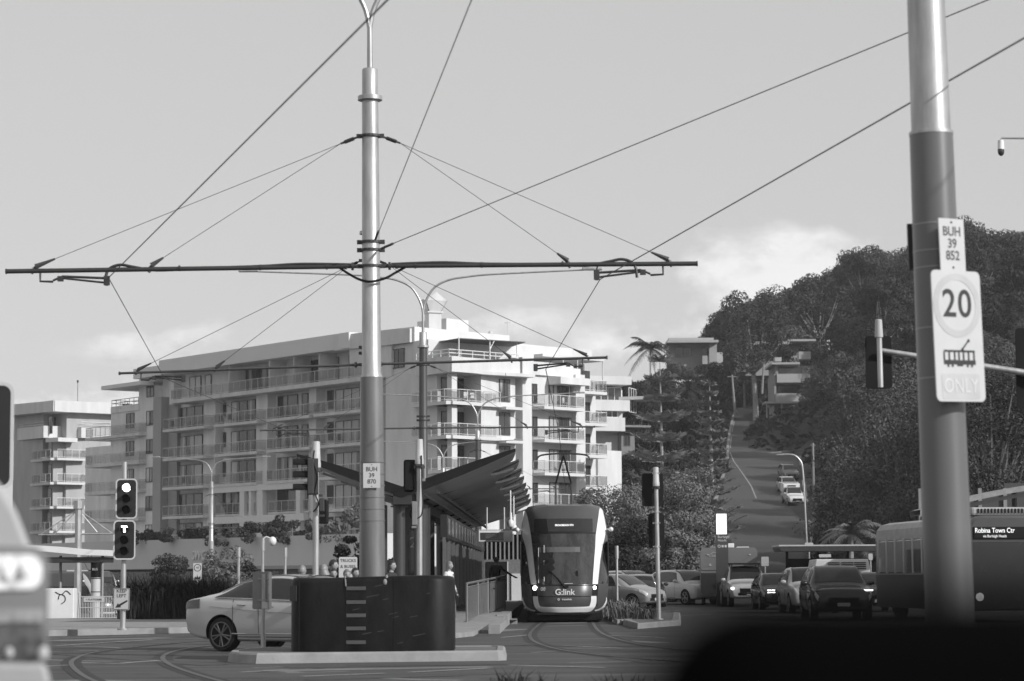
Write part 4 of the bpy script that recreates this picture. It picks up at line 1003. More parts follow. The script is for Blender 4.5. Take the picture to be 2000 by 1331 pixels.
flat_sign(1580, 1067, 116, .40, .32, 'rounded sign back on a post above the shelter roof', [], .1, m=SIGNG)
flat_sign(1611, 1086, 111, .55, .14, 'tiny pale name board under the shelter roof', [], .1, m=SIGNW, post=False, z0=2.1)
flat_sign(1700, 1088, 105, .18, .28, 'little white plate on a post beside the bus', [], .1, m=SIGNW)
# station totem with lit top
c = Vector((X_at(1411, 112), 112, 0)); T = thing('station_totem', 'tall station totem with bright blank upper panel above the caravan roof', 'sign', c)
a = MB(); a.box((0, 0, 2.2), (.56, .16, 4.4)); a.build('body', mat('totem_dark', .05, rough=.4), T)
zt = at(1411, 1004, 112).z; zb_ = at(1411, 1044, 112).z
a = MB(); a.box((-.02, -.085, (zt+zb_)/2), (.48, .02, zt-zb_)); a.build('lit_panel', LITS, T)
text('lettering', 'Burleigh\nHeads', .16, SIGNW, T, plane_M(Vector((-.2, -.083, zb_-.2))), align='LEFT')
a = MB(); M = plane_M(Vector((0, -.083, zb_-.55)))
ringplate(a, .07, .045, M @ Matrix.Translation((-.14, 0, 0)), 0, .01, 16)
for x in (.02, .16): plate(a, rrect(.09, .11, .02), M @ Matrix.Translation((x, 0, 0)), 0, .01)
a.build('pictogram', SIGNW, T)
text('lettering', 'Tram', .1, mat('letter_soft', .45), T, plane_M(Vector((.0, -.097, zb_+.06))))

# ================================================================== tram
def make_tram(root, L=32., detail=True):
    WT = 1.36
    def hw(z): return interp(z, (.28, .45, .7, 1.1, 1.7, 2.6, 3.0, 3.45, 3.58), (1.08, 1.22, 1.31, 1.35, WT, 1.35, 1.33, 1.24, 1.14))
    def yf(z): return interp(z, (.28, .45, .8, 1.2, 1.7, 2.3, 2.75, 3.2, 3.58), (.12, .03, .0, .10, .30, .58, .82, 1.12, 1.45))
    def F(x, z, off=0.):
        H = hw(z); u = max(-1, min(1, x/H)); y = yf(z) + .95*abs(u)**3.2 + .12*u*u
        return Vector((x, y-off, z))
    zs = [.28, .34, .45, .6, .8, 1.0, 1.2, 1.45, 1.7, 2.0, 2.3, 2.6, 2.8, 3.0, 3.2, 3.35, 3.45, 3.53, 3.58]
    BODYM = mat('tram_body', .062, rough=.32, coat=.15, var=.05)
    b = MB(); rows = []
    us = [math.sin(math.pi/2*k/14) if abs(k) < 14 else k/14 for k in range(-14, 15)]
    for z in zs:
        H = hw(z); row = [Vector((-H, L, z))] + [F(u*H, z) for u in us] + [Vector((H, L, z))]; rows.append(row)
    rows.append([Vector((p.x*.8, max(p.y, 1.8), 3.64)) for p in rows[-1]])
    b.grid(rows); n = len(rows[0]); b.add(rows[-1], [tuple(range(n))]); b.build('body', BODYM, root, smooth=True, auto=30)
    def patch(name, rws, m, off=.012, nx=14, parent=None, thick=True):
        a = MB(); R_ = []
        for z, xl, xr in rws: R_.append([F(lerp(xl, xr, i/nx), z, off) for i in range(nx+1)])
        a.grid(R_); o = a.build(name, m, parent or root, smooth=True, recalc=False)
        return o
    def dense(rws, k=6):
        out = []
        for (z0, a0, b0), (z1, a1, b1) in zip(rws[:-1], rws[1:]):
            for i in range(k): t = i/k; out.append((lerp(z0, z1, t), lerp(a0, a1, t), lerp(b0, b1, t)))
        return out + [rws[-1]]
    GT = mat('tram_windscreen', .032, rough=.035, spec=.9, var=.95, scale=2.2, stretch=(1.6, 1, .5))
    patch('windscreen', dense([(1.16, -.86, .85), (1.9, -.93, .90), (2.71, -1.02, .94)]), GT, .014)
    dp = patch('destination_display', dense([(2.77, -.93, .88), (3.18, -.93, .88)]), GLASSD, .02)
    # windscreen frame edge
    patch('screen_trim', dense([(2.71, -1.04, .96), (2.75, -1.04, .96)], 1), MATTE, .016)
    # pillars: white bands sweeping down each side
    wp = mat('tram_white', .72, rough=.3, coat=.3, var=.04)
    patch('pillar_band', dense([(1.16, -1.03, -.86), (1.45, -1.08, -.90), (1.9, -1.13, -.95), (2.3, -1.2, -.99), (2.65, -1.305, -1.03), (2.9, -1.325, -1.07), (3.2, -1.285, -1.13), (3.45, -1.235, -1.2)]), wp, .016, 6)
    patch('pillar_band', dense([(1.16, .85, 1.01), (1.45, .87, 1.045), (1.9, .91, 1.10), (2.3, .95, 1.18), (2.65, .97, 1.27), (2.9, 1.01, 1.31), (3.2, 1.06, 1.265), (3.45, 1.10, 1.215), (3.53, 1.12, 1.16)]), wp, .016, 6)
    # corner side windows behind the bands
    for s in (-1, 1):
        rws = [(1.18, 1.06, 1.345), (1.6, 1.11, 1.352), (2.1, 1.2, 1.35), (2.5, 1.3, 1.348)]
        patch('corner_window', dense([(z, s*a_, s*b_) for z, a_, b_ in rws]), GT, .013, 8)
    # dark lamp blocks and round lamps
    for s in (-1, 1):
        patch('lamp_block', dense([(.80, s*.84-.0, s*1.0), (1.15, s*.86, s*1.03)]) if s > 0 else dense([(.80, -1.0, -.84), (1.15, -1.03, -.86)]), MATTE, .02, 4)
        a = MB(); c = F(s*.91, 1.05, .03); a.tube([c, c+Vector((0, -.03, 0))], .055 if s > 0 else .068, 16); a.build('headlight', mat('lit_lamp', .9, emit=9 if s < 0 else 9), root)
    # lower white U band
    U = MB(); path_o = []; path_i = []
    op = [(-.975, .80), (-.96, .62), (-.9, .45), (-.74, .325), (-.4, .315), (0, .31), (.4, .315), (.75, .325), (.9, .44), (.96, .6), (.965, .80)]
    ip_ = [(-.82, .80), (-.81, .66), (-.77, .53), (-.70, .485), (-.4, .475), (0, .47), (.4, .475), (.70, .485), (.76, .53), (.795, .66), (.80, .80)]
    oo, ii = catmull([(x, 0, z) for x, z in op], 5), catmull([(x, 0, z) for x, z in ip_], 5)
    U.grid([[F(lerp(p.x, q.x, t/5), lerp(p.z, q.z, t/5), .018) for p, q in zip(oo, ii)] for t in range(6)]); U.build('bumper_band', wp, root, smooth=True, recalc=False)
    for s in (-1, 1):
        rw = [(s*1.30, .72), (s*1.29, .6), (s*1.20, .44), (s*1.06, .36), (s*.93, .33)]
        a = MB(); oo = catmull([(x, 0, z) for x, z in rw], 4); a.grid([[F(p.x, p.z, .016) for p in oo], [F(p.x-s*.03, p.z+.045, .016) for p in oo]]); a.build('lower_trim', wp, root, recalc=False)
    a = MB()
    for x0, x1, z in ((-.86, .85, 1.13), (-.85, .80, .795)): a.grid([[F(lerp(x0, x1, i/10), z+dz, .017) for i in range(11)] for dz in (-.008, .008)])
    for s in (-1, 1): a.grid([[F(s*.985+dx, z, .017) for z in (.32, .5, .7, .8, 1.15)] for dx in (-.006, .006)])
    a.build('panel_gap', MATTE, root, recalc=False)
    # lettering on the apron
    if detail:
        def TM(x, z): return plane_M(F(x, z, .03))
        text('lettering', 'G:link', .25, wp, root, TM(.0, .92), bold=.004, depth=.004)
        text('lettering', 'translink', .085, wp, root, TM(.06, .705), depth=.004, bold=.001)
        a = MB(); ringplate(a, .032, .02, TM(-.19, .705), 0, .006, 16); a.build('logo_ring', wp, root)
        text('lettering', '08', .155, mat('letter_soft', .45), root, TM(-.66, 1.015), depth=.004)
        text('lettering', 'BROADBEACH STH', .075, DOTS, dp, plane_M(F(0, 2.97, .055)), depth=.003, bold=.004, sx=.88)
        a = MB(); a.tube([F(-.48, 1.60, .05), F(-.2, 1.32, .06), F(.0, 1.07, .06)], [.012, .02, .026], 6); a.tube([F(-.47, 1.62, .04), F(.02, 1.06, .04)], .011, 5); a.box(F(.05, 1.09, .04), (.12, .05, .06)); a.build('wiper', MATTE, root)
        a = MB(); a.box(F(.12, 1.18, .03), (.25, .01, .02)); a.build('sill_mark', SIGNW, root)
        a = MB()   # dark cab contents seen through the screen: driver's seat, console, sun blind
        a.grid([[F(lerp(-.78, .48, i/8), z, .017) for i in range(9)] for z in (2.14, 2.3)]); a.build('sun_blind', mat('blind', .10, rough=.4), root, recalc=False)
        a = MB(); a.tube([F(-.8, 1.2, .02), F(-.8, 2.28, .02)], .012, 6); a.tube([F(-.63, 1.25, .02), F(-.63, 2.35, .02)], .014, 6); a.build('grab_pole', GALV2, root)
        a = MB(); a.box(F(.37, 1.42, .015), (.07, .01, .3)); a.build('cab_console', MATTE, root); a = MB(); a.ball(F(-.42, 1.75, .0), (.14, .02, .22)); a.ball(F(-.5, 1.5, .0), (.24, .02, .3)); a.box(F(-.56, 1.95, .01), (.42, .012, .35)); a.build('cab_interior', MATTE, root)
    # underside, coupler cover, roof equipment, mirrors
    a = MB(); a.box((0, .75, .17), (2.0, .7, .20)); a.box((0, L/2+.7, .2), (2.3, L-.8, .3)); a.box((0, .30, .27), (1.7, .35, .05)); a.build('undercarriage', MATTE, root)
    a = MB()
    for y in (2.2, 4.0, 9.5, 11.3): 
        for s in (-1, 1): a.tube([(s*.66, y, .29), (s*.78, y, .29)], .28, 16)
    a.build('wheel', DARKST, root)
    a = MB()
    a.box((0, 11, 3.66), (1.9, 9, .16)); a.box((0, 22, 3.66), (1.9, 8, .16)); a.build('roof_unit', mat('tram_roof', .28, rough=.6), root, bevel=.05)
    a = MB()
    a.tube([(-.25, 3.6, 3.62), (-.25, 4.6, 4.4), (0, 3.4, 5.25)], .03, 6); a.tube([(.25, 3.6, 3.62), (.25, 4.6, 4.4), (0, 3.4, 5.25)], .03, 6)
    a.tube(catmull([(-.85, 3.4, 5.1), (-.7, 3.4, 5.25), (0, 3.4, 5.3), (.7, 3.4, 5.25), (.85, 3.4, 5.1)], 4), .025, 6); a.tube(catmull([(-.85, 3.15, 5.1), (-.7, 3.15, 5.25), (0, 3.15, 5.3), (.7, 3.15, 5.25), (.85, 3.15, 5.1)], 4), .025, 6)
    a.tube([(0, 3.15, 5.28), (0, 3.4, 5.28)], .02, 5); a.build('pantograph', DARKST, root)
    for s in (-1, 1):
        a = MB(); a.tube([(s*1.30, 1.9, 2.85), (s*1.42, 1.75, 2.85)], .03, 6); a.ball((s*1.46, 1.7, 2.85), (.07, .09, .075)); a.build('camera_pod', wp, root, smooth=True)
    a = MB()
    for s in (-1, 1):
        for k in range(4): a.box((s*1.352, 4.0+k*7.3, 1.95), (.03, 5.6, 1.05))
    a.build('side_window', GLASSD, root)
    for s in (-1, 1):
        for k in range(3):
            a = MB(); a.box((s*1.357, 7.6+k*7.3, 1.4), (.03, 1.3, 2.1)); a.build('door', GLASSD, root)
tx = X_at(1103, 73.8)
TR = thing('tram', 'dark fronted tram with white pillar bands running head on along the station platform', 'tram', (tx, 73.8, .0), R(-1.0))
make_tram(TR)
# second tram far left, turned to its right
T2 = thing('tram', 'second tram passing behind the fence at the far left platform', 'tram', (X_at(222, 190), 188, -1.6), R(32))
make_tram(T2, 26, detail=False)

# ================================================================== station canopy, platform, shelter
CY0, NB, BL = 66., 8, 6.0
cx0 = X_at(786, CY0)
ST = thing('station_canopy', 'dark butterfly station canopy with ribbed underside and scalloped fin edge', 'canopy', (cx0, CY0, 0), R(-1.0))
def cprof(x):      # height of roof underside across the platform; x=0 is the valley
    a = abs(x); return 3.62 + .30*a + .018*a*a*(1 if x > 0 else .8)
TOPM = mat('canopy_top', .06, rough=.5, metal=.2); UND = mat('canopy_soffit', .36, rough=.5, var=.15, scale=.5)
for side, XW, nm in ((1, 2.95, 'right'), (-1, -2.75, 'left')):
    u_, t_ = MB(), MB()
    for k in range(NB):
        y0 = k*BL
        rows_u = []; rows_t = []
        for j in range(25):
            v = j/24
            # scalloped outer edge: fin tip at the near end of the bay, concave bite, then out again
            bite = -.66*math.sin(math.pi*min(1, max(0, (v-.46)/.5)))**.7 if v > .46 else .14*(1-(v/.46)**2)
            e = abs(XW) + bite
            lift = .10*math.cos(v*math.pi)          # each bay bows: near end higher than far end
            rows_u.append([Vector((side*e*i/10, y0+v*BL, cprof(side*e*i/10) + lift*(i/10))) for i in range(11)])
            rows_t.append([p + Vector((0, 0, .17 - .10*(i/10))) for i, p in enumerate(rows_u[-1])])
        u_.grid(rows_u); t_.grid(rows_t)
        t_.grid([[rows_u[j][10] for j in range(25)], [rows_t[j][10] for j in range(25)]]); t_.grid([rows_u[0], rows_t[0]]); t_.grid([rows_u[24], rows_t[24]])
        # dark rib at the bay joint, deeper near the valley
        rib = [p for p in rows_u[0]]
        lo, hi = (-.05, .24) if k == 0 else (-.08, .03); f_ = MB(); nr_ = len(rib)-1
        f_.grid([[p + Vector((0, oy, (lo if dn else hi)*(1-.75*(i/nr_)**3))) for i, p in enumerate(rib)] for oy, dn in ((-.03, 1), (.05, 1), (.05, 0), (-.03, 0), (-.03, 1))]); f_.build('rib', MATTE, ST)
    u_.build('soffit', UND, ST, smooth=True, recalc=False); t_.build('roof', TOPM, ST, smooth=True, recalc=False, auto=30)
a = MB(); a.box((0, NB*BL/2, 3.55), (.5, NB*BL, .35)); a.box((.95, NB*BL/2, 3.70), (.10, NB*BL, .08)); a.build('gutter_beam', mat('canopy_dark', .03, rough=.5), ST)
a = MB()
for y in [1.0*i for i in range(1, 46)]: a.box((.72, y, 3.72), (.42, .06, .03)); 
a.box((.5, 23, 3.7), (.05, 44, .06)); a.build('cable_tray', GALV2, ST)
for y in (.8, 9, 17, 25, 33, 41):
    for x in (-.02,): 
        a = MB(); a.tube([(x-.12, y, .0), (x-.12, y, 3.4)], .17, 16); a.lathe([(.24, 3.32), (.24, 3.36), (.18, 3.37), (.2, 3.45)], (x-.12, y, 0), 16)
        a.build('column', mat('column_grey', .055, rough=.35, metal=.2), ST, smooth=True)
a = MB(); a.tube([(.42, 1.6, 0), (.42, 1.6, 3.4)], .2, 16); a.build('column', mat('column_grey', .10), ST, smooth=True)
for x, y, L_ in ((2.55, 21.5, .85), (2.62, 24, 1.0)):
    a = MB(); z = cprof(x); a.tube([(x, y, z), (x, y, z-L_)], .03, 6); a.lathe([(.05, 0), (.06, -.25), (.11, -.3), (.13, -.42), (.1, -.5)], (x, y, z-L_+.05), 12); o = a.build('camera_dome', WHITEP, ST, smooth=True)
# platform
PF = thing('platform', 'raised concrete tram platform under the dark canopy', 'platform', (cx0, CY0, 0), R(-1.0))
a = MB(); a.bx(-2.9, 2.75, 3.0, 48, 0.0, .32); a.hexa([(-1.5, -4.5, 0), (2.72, -4.5, 0), (2.72, 3, 0), (-1.5, 3, 0), (-1.5, -4.5, .06), (2.72, -4.5, .06), (2.72, 2.99, .315), (-1.5, 2.99, .315)]); a.build('deck', CONC, PF)
a = MB(); a.bx(2.5, 2.78, -6.0, 2.5, 0, .22); a.bx(2.5, 2.8, 2.5, 48, .01, .34); a.build('platform_edge', CONC, PF)
# shelter boxes: glazed cabins with a slanted fascia of maps
SH = thing('shelter', 'dark glazed platform shelter with a row of map panels along its top', 'shelter', (cx0, CY0, 0), R(-1.0))
a = MB(); a.bx(.75, .95, 6, 44, 2.55, 3.25); a.build('fascia', mat('fascia_dark', .03, rough=.3), SH)
for i in range(14): y = 6.6+i*2.6; a = MB(); a.box((.957, y+.7, 2.9), (.012, 1.3, .5)); a.build('map_panel', mat('map_panel', .12, rough=.2, var=.9, scale=3.5), SH)
a = MB()
for i in range(12): y = 6.2+i*3.2; a.box((.82, y+1.3, 1.45), (.04, 2.6, 2.0))
a.build('glass_wall', mat('shelter_glass', .03, rough=.03, spec=.8, var=.4), SH)
a = MB()
for i in range(13): y = 6.0+i*3.2; a.box((.86, y, 1.45), (.09, .09, 2.25))
a.box((.86, 25, .38), (.1, 38, .12)); a.build('frame', mat('shelter_frame', .16, rough=.35, metal=.3), SH)
a = MB(); a.box((-.9, 3.3, 1.9), (.5, .35, 3.1)); a.build('service_box', mat('service_box', .06, rough=.35), SH)
bb = thing('advert_board', 'dark poster box between the first canopy columns', 'board', (X_at(815, 67.5), 67.8, 0)); a = MB(); a.box((0, 0, 1.7), (.7, .2, 3.3)); a.build('case', mat('service_box', .06), bb); a = MB(); a.box((.0, -.105, 1.9), (.55, .02, 1.6)); a.build('poster', GLASSM, bb)
text('lettering', '2', .42, mat('letter_soft', .45), bb, plane_M(Vector((-.12, -.12, 2.35))), depth=.003)
# passenger display hanging
c = at(968, 1048, 84); DSP = thing('information_display', 'hanging pale information display box beside the tram roof', 'display', c)
a = MB(); a.box((0, 0, 0), (1.18, .45, .38)); a.build('case', mat('display_case', .8, rough=.5), DSP, bevel=.02)
a = MB(); a.box((-.12, -.23, 0), (.80, .02, .25)); a.build('screen', GLASSD, DSP)
a = MB()
for y in (.05, 0, -.05): a.box((-.12, -.243, y), (.45+.1*y, .004, .015))
a.build('display_line', mat('dim_dots', .18), DSP)
a = MB()
for i in range(18): a.box((-.55+i*.065, -.1, .215), (.045, .2, .05))
a.box((0, 0, .2), (1.2, .3, .02)); a.tube([(-.3, 0, .2), (-.3, 0, 1.0)], .03, 6); a.tube([(.3, 0, .2), (.3, 0, 1.0)], .03, 6); a.build('bird_spikes', SIGNW, DSP)
# kiosk of vertical fins on a brick base
c = Vector((X_at(985, 112), 112, 0)); K = thing('service_kiosk', 'small brick building with dark vertical fins at the platform end', 'kiosk', c)
a = MB(); a.box((.1, 1.5, 1.1), (2.1, 3, 2.2)); a.build('brick_wall', BRICK, K)
a = MB(); a.box((-.1, 1.5, 2.7), (2.0, 2.6, 1.3)); a.build('backing', MATTE, K)
a = MB()
for i in range(11): a.box((-.98+i*.2, .12, 2.62), (.07, .12, 1.55))
a.build('fin', mat('fin_pale', .26, rough=.5), K)
a = MB(); a.box((-.35, -.03, 1.05), (.95, .04, 2.1)); a.build('door', MATTE, K); a = MB(); a.box((.16, -.05, 1.05), (.06, .06, 2.1)); a.build('door_frame', SIGNW, K)
a = MB(); a.box((.55, -.03, .9), (.45, .06, 1.3)); a.build('meter_box', SLABM, K)
# ramp fence
f0, f1 = gnd(912, 1222, .1), gnd(986, 1193, .3)
FE = thing('railing', 'galvanised railing with close bars along the platform ramp', 'railing', f0)
a = MB(); d = f1-f0; n = 5
for i in range(n): q = d*(i/(n-1)); a.tube([q, q+Vector((0, 0, 1.12))], .032, 8)
hr = [Vector((0, 0, 1.12)), d+Vector((0, 0, 1.12))]; a.tube(hr, .032, 8); a.tube([p-Vector((0, 0, .1)) for p in hr], .02, 6); a.tube([p-Vector((0, 0, .98)) for p in hr], .02, 6)
a.build('frame', SLEEVE, FE, smooth=True)
a = MB()
for i in range(1, 44): q = d*(i/44); a.tube([q+Vector((0, 0, .14)), q+Vector((0, 0, 1.02))], .013, 5)
a.build('baluster', SLEEVE, FE)
a = MB(); M = Matrix.Rotation(math.atan2(d.y, d.x), 4, 'Z'); q = d*.62
a.box(q+Vector((-.05, -.04, .62)), (.06, .03, .5), math.atan2(d.y, d.x)); a.box(q+Vector((.06, -.02, .82)), (.25, .03, .05), math.atan2(d.y, d.x)); a.build('cable_tie', MATTE, FE)
# kerbs at the ramp end and at the tram's right
a = MB(); k0 = gnd(888, 1247); 
slab('ramp_path', [gnd(860, 1250).to_2d(), gnd(925, 1243).to_2d(), gnd(945, 1232).to_2d(), gnd(1010, 1212).to_2d(), (gnd(1010, 1212).x, 72), (-4.2, 72), (-4.2, 56)], .12, CONC, -.2)
a = MB(); q0, q1 = gnd(915, 1226), gnd(1012, 1206)
a.hexa([q0, q1, q1+Vector((-.25, .3, 0)), q0+Vector((-.25, .3, 0))] + [p+Vector((0, 0, z)) for p, z in ((q0, .18), (q1, .32), (q1+Vector((-.25, .3, 0)), .32), (q0+Vector((-.25, .3, 0)), .18))])
P(a.build('ramp_kerb', CONC), kind='structure')
med = [gnd(1216, 1221).to_2d(), gnd(1245, 1229).to_2d(), gnd(1330, 1222).to_2d(), gnd(1330, 1205).to_2d(), gnd(1260, 1203).to_2d(), gnd(1222, 1206).to_2d()]
island('median', [tuple(p) for p in med], CONCD, CONC, .15, .25)
strip_pts = [gnd(1188, 1208).to_2d(), gnd(1205, 1212).to_2d(), gnd(1218, 1206).to_2d(), (gnd(1212, 1196).x+.3, gnd(1212, 1196).y), (X_at(1250, 120), 120), (X_at(1192, 120), 120)]
slab('planting_strip', strip_pts, .14, SOIL, -.2)
a = MB(); p0, p1 = gnd(1180, 1206), gnd(1206, 1221); 
for i in range(3):
    q = p0.lerp(p1, i/3+.05); q2 = p0.lerp(p1, (i+1)/3); a.hexa([q, q2, q2+Vector((.35, .6, 0)), q+Vector((.35, .6, 0))] + [p+Vector((0, 0, .14)) for p in (q, q2, q2+Vector((.35, .6, 0)), q+Vector((.35, .6, 0)))])
P(a.build('median_kerb', CONC), kind='structure')
# left platform: roof, bollard, fence, box with drawing, name board
c = gnd(140, 1222); PL = thing('platform_roof', 'low flat platform roof with white fascia at far left', 'roof', (X_at(110, 84), 84, 0))
a = MB(); z = at(150, 1085, 84).z; x0, x1 = X_at(-60, 84)-PL.location.x, X_at(206, 84)-PL.location.x
a.prism([(x0, z+.27), (X_at(90, 84)-PL.location.x, z+.13), (X_at(165, 84)-PL.location.x, z+.0), (x1, z-.02), (x1, z+.18), (X_at(165, 84)-PL.location.x, z+.2), (X_at(90, 84)-PL.location.x, z+.33), (x0, z+.47)], 'y', 0, 3.0); a.build('roof_slab', WHITEP, PL)
a = MB(); a.bx(x0, x1-.2, .2, 2.9, z-.24, z-.06); a.build('soffit', DARKST, PL)
for px_ in (200, 118): a = MB(); q = X_at(px_, 85)-PL.location.x; a.tube([(q, 1, 0), (q, 1, z)], .05, 8); a.build('post', GALV2, PL)
c = Vector((X_at(187, 82), 82, .1)); t = thing('help_point', 'round pale help pillar with bus symbol at the far left platform', 'pillar', c)
a = MB(); a.tube([(0, 0, 0), (0, 0, 1.35)], .16, 14); a.build('pillar', SIGNW, t, smooth=True); a = MB(); a.tube([(0, 0, 1.35), (0, 0, 1.85)], .17, 14); a.build('head', BLACKP, t, smooth=True); a = MB()
for z_ in (.85, 1.3): a.tube([(0, 0, z_), (0, 0, z_+.03)], .166, 14)
a.build('band', DARKST, t); text('lettering', 'BUS', .11, SIGNW, t, plane_M(Vector((0, -.18, 1.62))))
t = thing('fence', 'white mesh fence at the far left platform', 'fence', (X_at(195, 80), 80, .1)); a = MB()
for i in range(26): x = X_at(155, 80)-t.location.x + i*.053; a.tube([(x, 0, 0), (x, 0, .72)], .010, 4)
for z_ in (.02, .36, .72): a.tube([(X_at(155, 80)-t.location.x, 0, z_), (X_at(155, 80)-t.location.x+25*.053, 0, z_)], .014, 5)
a.build('bar', SIGNW, t); M = plane_M(Vector((X_at(184, 80)-t.location.x, -.03, .62))); a = MB(); plate(a, rrect(.68, .15, .02), M, -.01, 0); s = a.build('name_board', SIGNW, t)
text('lettering', '< PLATFORMS', .085, SIGNB, s, M @ Matrix.Translation((0, 0, .003)), bold=.001)
t = thing('utility_box', 'pale utility box painted with curling black lines behind the car tail light', 'box', (X_at(118, 79), 79, .1)); a = MB(); a.box((0, 0, .5), (1.0, .6, 1.0)); a.build('cabinet', WHITEP, t, bevel=.03)
a = MB(); a.tube(catmull([(.1, -.31, .5), (.22, -.31, .6), (.2, -.31, .75), (.05, -.31, .8), (.0, -.31, .65)], 5), .014, 5); a.tube(catmull([(-.1, -.31, .88), (.1, -.31, .8), (.25, -.31, .92), (.4, -.31, .8)], 5), .014, 5); a.build('painted_line', BLACKP, t)
t = thing('barrier', 'folded white barrier frame beside the pale utility box', 'barrier', (X_at(147, 81), 81, .1)); a = MB()
for x in (-.12, .1): a.tube([(x, 0, 0), (x+.05, 0, .85)], .03, 6); a.tube([(x, .4, 0), (x+.05, .05, .85)], .03, 6)
a.tube([(-.07, 0, .85), (.15, 0, .85)], .03, 6); a.build('frame', SIGNW, t)

# ================================================================== vehicles
def ringof(zb, w, zbelt, wr, zr):
    return [(0, zb), (w*.84, zb), (w*.97, zb+.13), (w, zb+(zbelt-zb)*.55), (w*.965, zbelt), (wr, zr-.055), (wr*.72, zr-.006), (0, zr+.012)]
CARS = {
 'sedan': dict(ax=(-1.36, 1.34), wr=.325, st=[(-2.30,.46,.66,.80,.60,.84),(-2.26,.36,.80,.93,.70,.985),(-2.0,.26,.87,.985,.66,1.06),(-1.62,.22,.89,1.0,.63,1.14),(-1.05,.20,.90,.99,.60,1.34),(-.45,.20,.90,.965,.585,1.435),(.15,.20,.90,.945,.59,1.42),(.62,.20,.90,.93,.62,1.28),(1.12,.20,.89,.91,.68,1.0),(1.6,.20,.88,.86,.70,.91),(2.1,.22,.83,.76,.66,.80),(2.27,.26,.74,.66,.6,.70),(2.31,.34,.64,.58,.52,.61)], win=(3.1,4.95,7.55)),
 'suv': dict(ax=(-1.34, 1.36), wr=.36, st=[(-2.22,.50,.70,.95,.60,1.10),(-2.18,.38,.84,1.06,.70,1.35),(-2.05,.30,.90,1.09,.68,1.56),(-1.5,.27,.93,1.09,.67,1.66),(-.8,.27,.93,1.07,.67,1.69),(0,.27,.93,1.05,.67,1.68),(.5,.27,.93,1.04,.68,1.54),(1.05,.27,.92,1.03,.74,1.13),(1.5,.27,.91,1.0,.76,1.05),(2.05,.29,.87,.92,.72,.98),(2.22,.34,.80,.80,.66,.86),(2.26,.42,.72,.70,.60,.74)], win=(1.6,3.4,6.4)),
 'ute': dict(ax=(-1.5, 1.5), wr=.39, st=[(-2.55,.62,.78,1.08,.76,1.10),(-2.5,.55,.88,1.12,.84,1.13),(-1.2,.48,.90,1.12,.84,1.13),(-1.05,.45,.91,1.13,.72,1.60),(-.75,.42,.92,1.12,.68,1.79),(0,.40,.92,1.11,.68,1.81),(.45,.40,.92,1.10,.70,1.66),(1.0,.40,.92,1.09,.78,1.19),(1.5,.40,.92,1.07,.80,1.12),(2.2,.42,.89,1.0,.78,1.05),(2.45,.46,.82,.90,.70,.95),(2.5,.52,.76,.80,.66,.84)], win=(3.2,4.4,6.4)),
 'hatch': dict(ax=(-1.22, 1.24), wr=.31, st=[(-1.98,.46,.66,.85,.56,1.02),(-1.94,.36,.80,.96,.66,1.22),(-1.8,.27,.86,.98,.62,1.40),(-1.2,.23,.87,.97,.60,1.48),(-.4,.22,.87,.95,.60,1.50),(.2,.22,.87,.94,.61,1.45),(.6,.22,.87,.93,.64,1.28),(1.1,.22,.86,.91,.69,1.0),(1.5,.22,.84,.85,.68,.91),(1.85,.26,.77,.74,.62,.80),(1.96,.34,.68,.62,.54,.68)], win=(1.7,3.2,5.6)),
}
_wheel = {}
def wheel(parent, x, y, r_, rim_m, w=.22, spokes=5, side=1):
    a = MB(); yo = y; s = side
    a.tube([(x, yo-s*w, r_), (x, yo-s*.03, r_), (x, yo, r_)], [r_, r_, r_*.93], 28); o = a.build('wheel', TYRE, parent, smooth=True)
    a = MB(); a.tube([(x, yo-s*.01, r_), (x, yo+s*.006, r_)], [r_*.73, r_*.71], 28); a.build('hub', MATTE, o)
    a = MB(); 
    M = Matrix.Translation((x, yo+s*.006, r_)) @ Matrix.Rotation(R(90)*s, 4, 'X')
    ringplate(a, r_*.74, r_*.68, M, -.012, .008, 28)
    for k in range(spokes):
        an = 2*math.pi*k/spokes + .3
        for da in (-.17, .17):
            d0 = Vector((math.cos(an+da*.4), math.sin(an+da*.4), 0)); d1 = Vector((math.cos(an+da), math.sin(an+da), 0))
            p0, p1 = M @ (d0*r_*.12), M @ (d1*r_*.70); a.tube([p0, p1], [r_*.055, r_*.05], 5)
    a.tube([M @ Vector((0, 0, -.01)), M @ Vector((0, 0, .015))], r_*.13, 12); a.build('rim', rim_m, o)
    return o
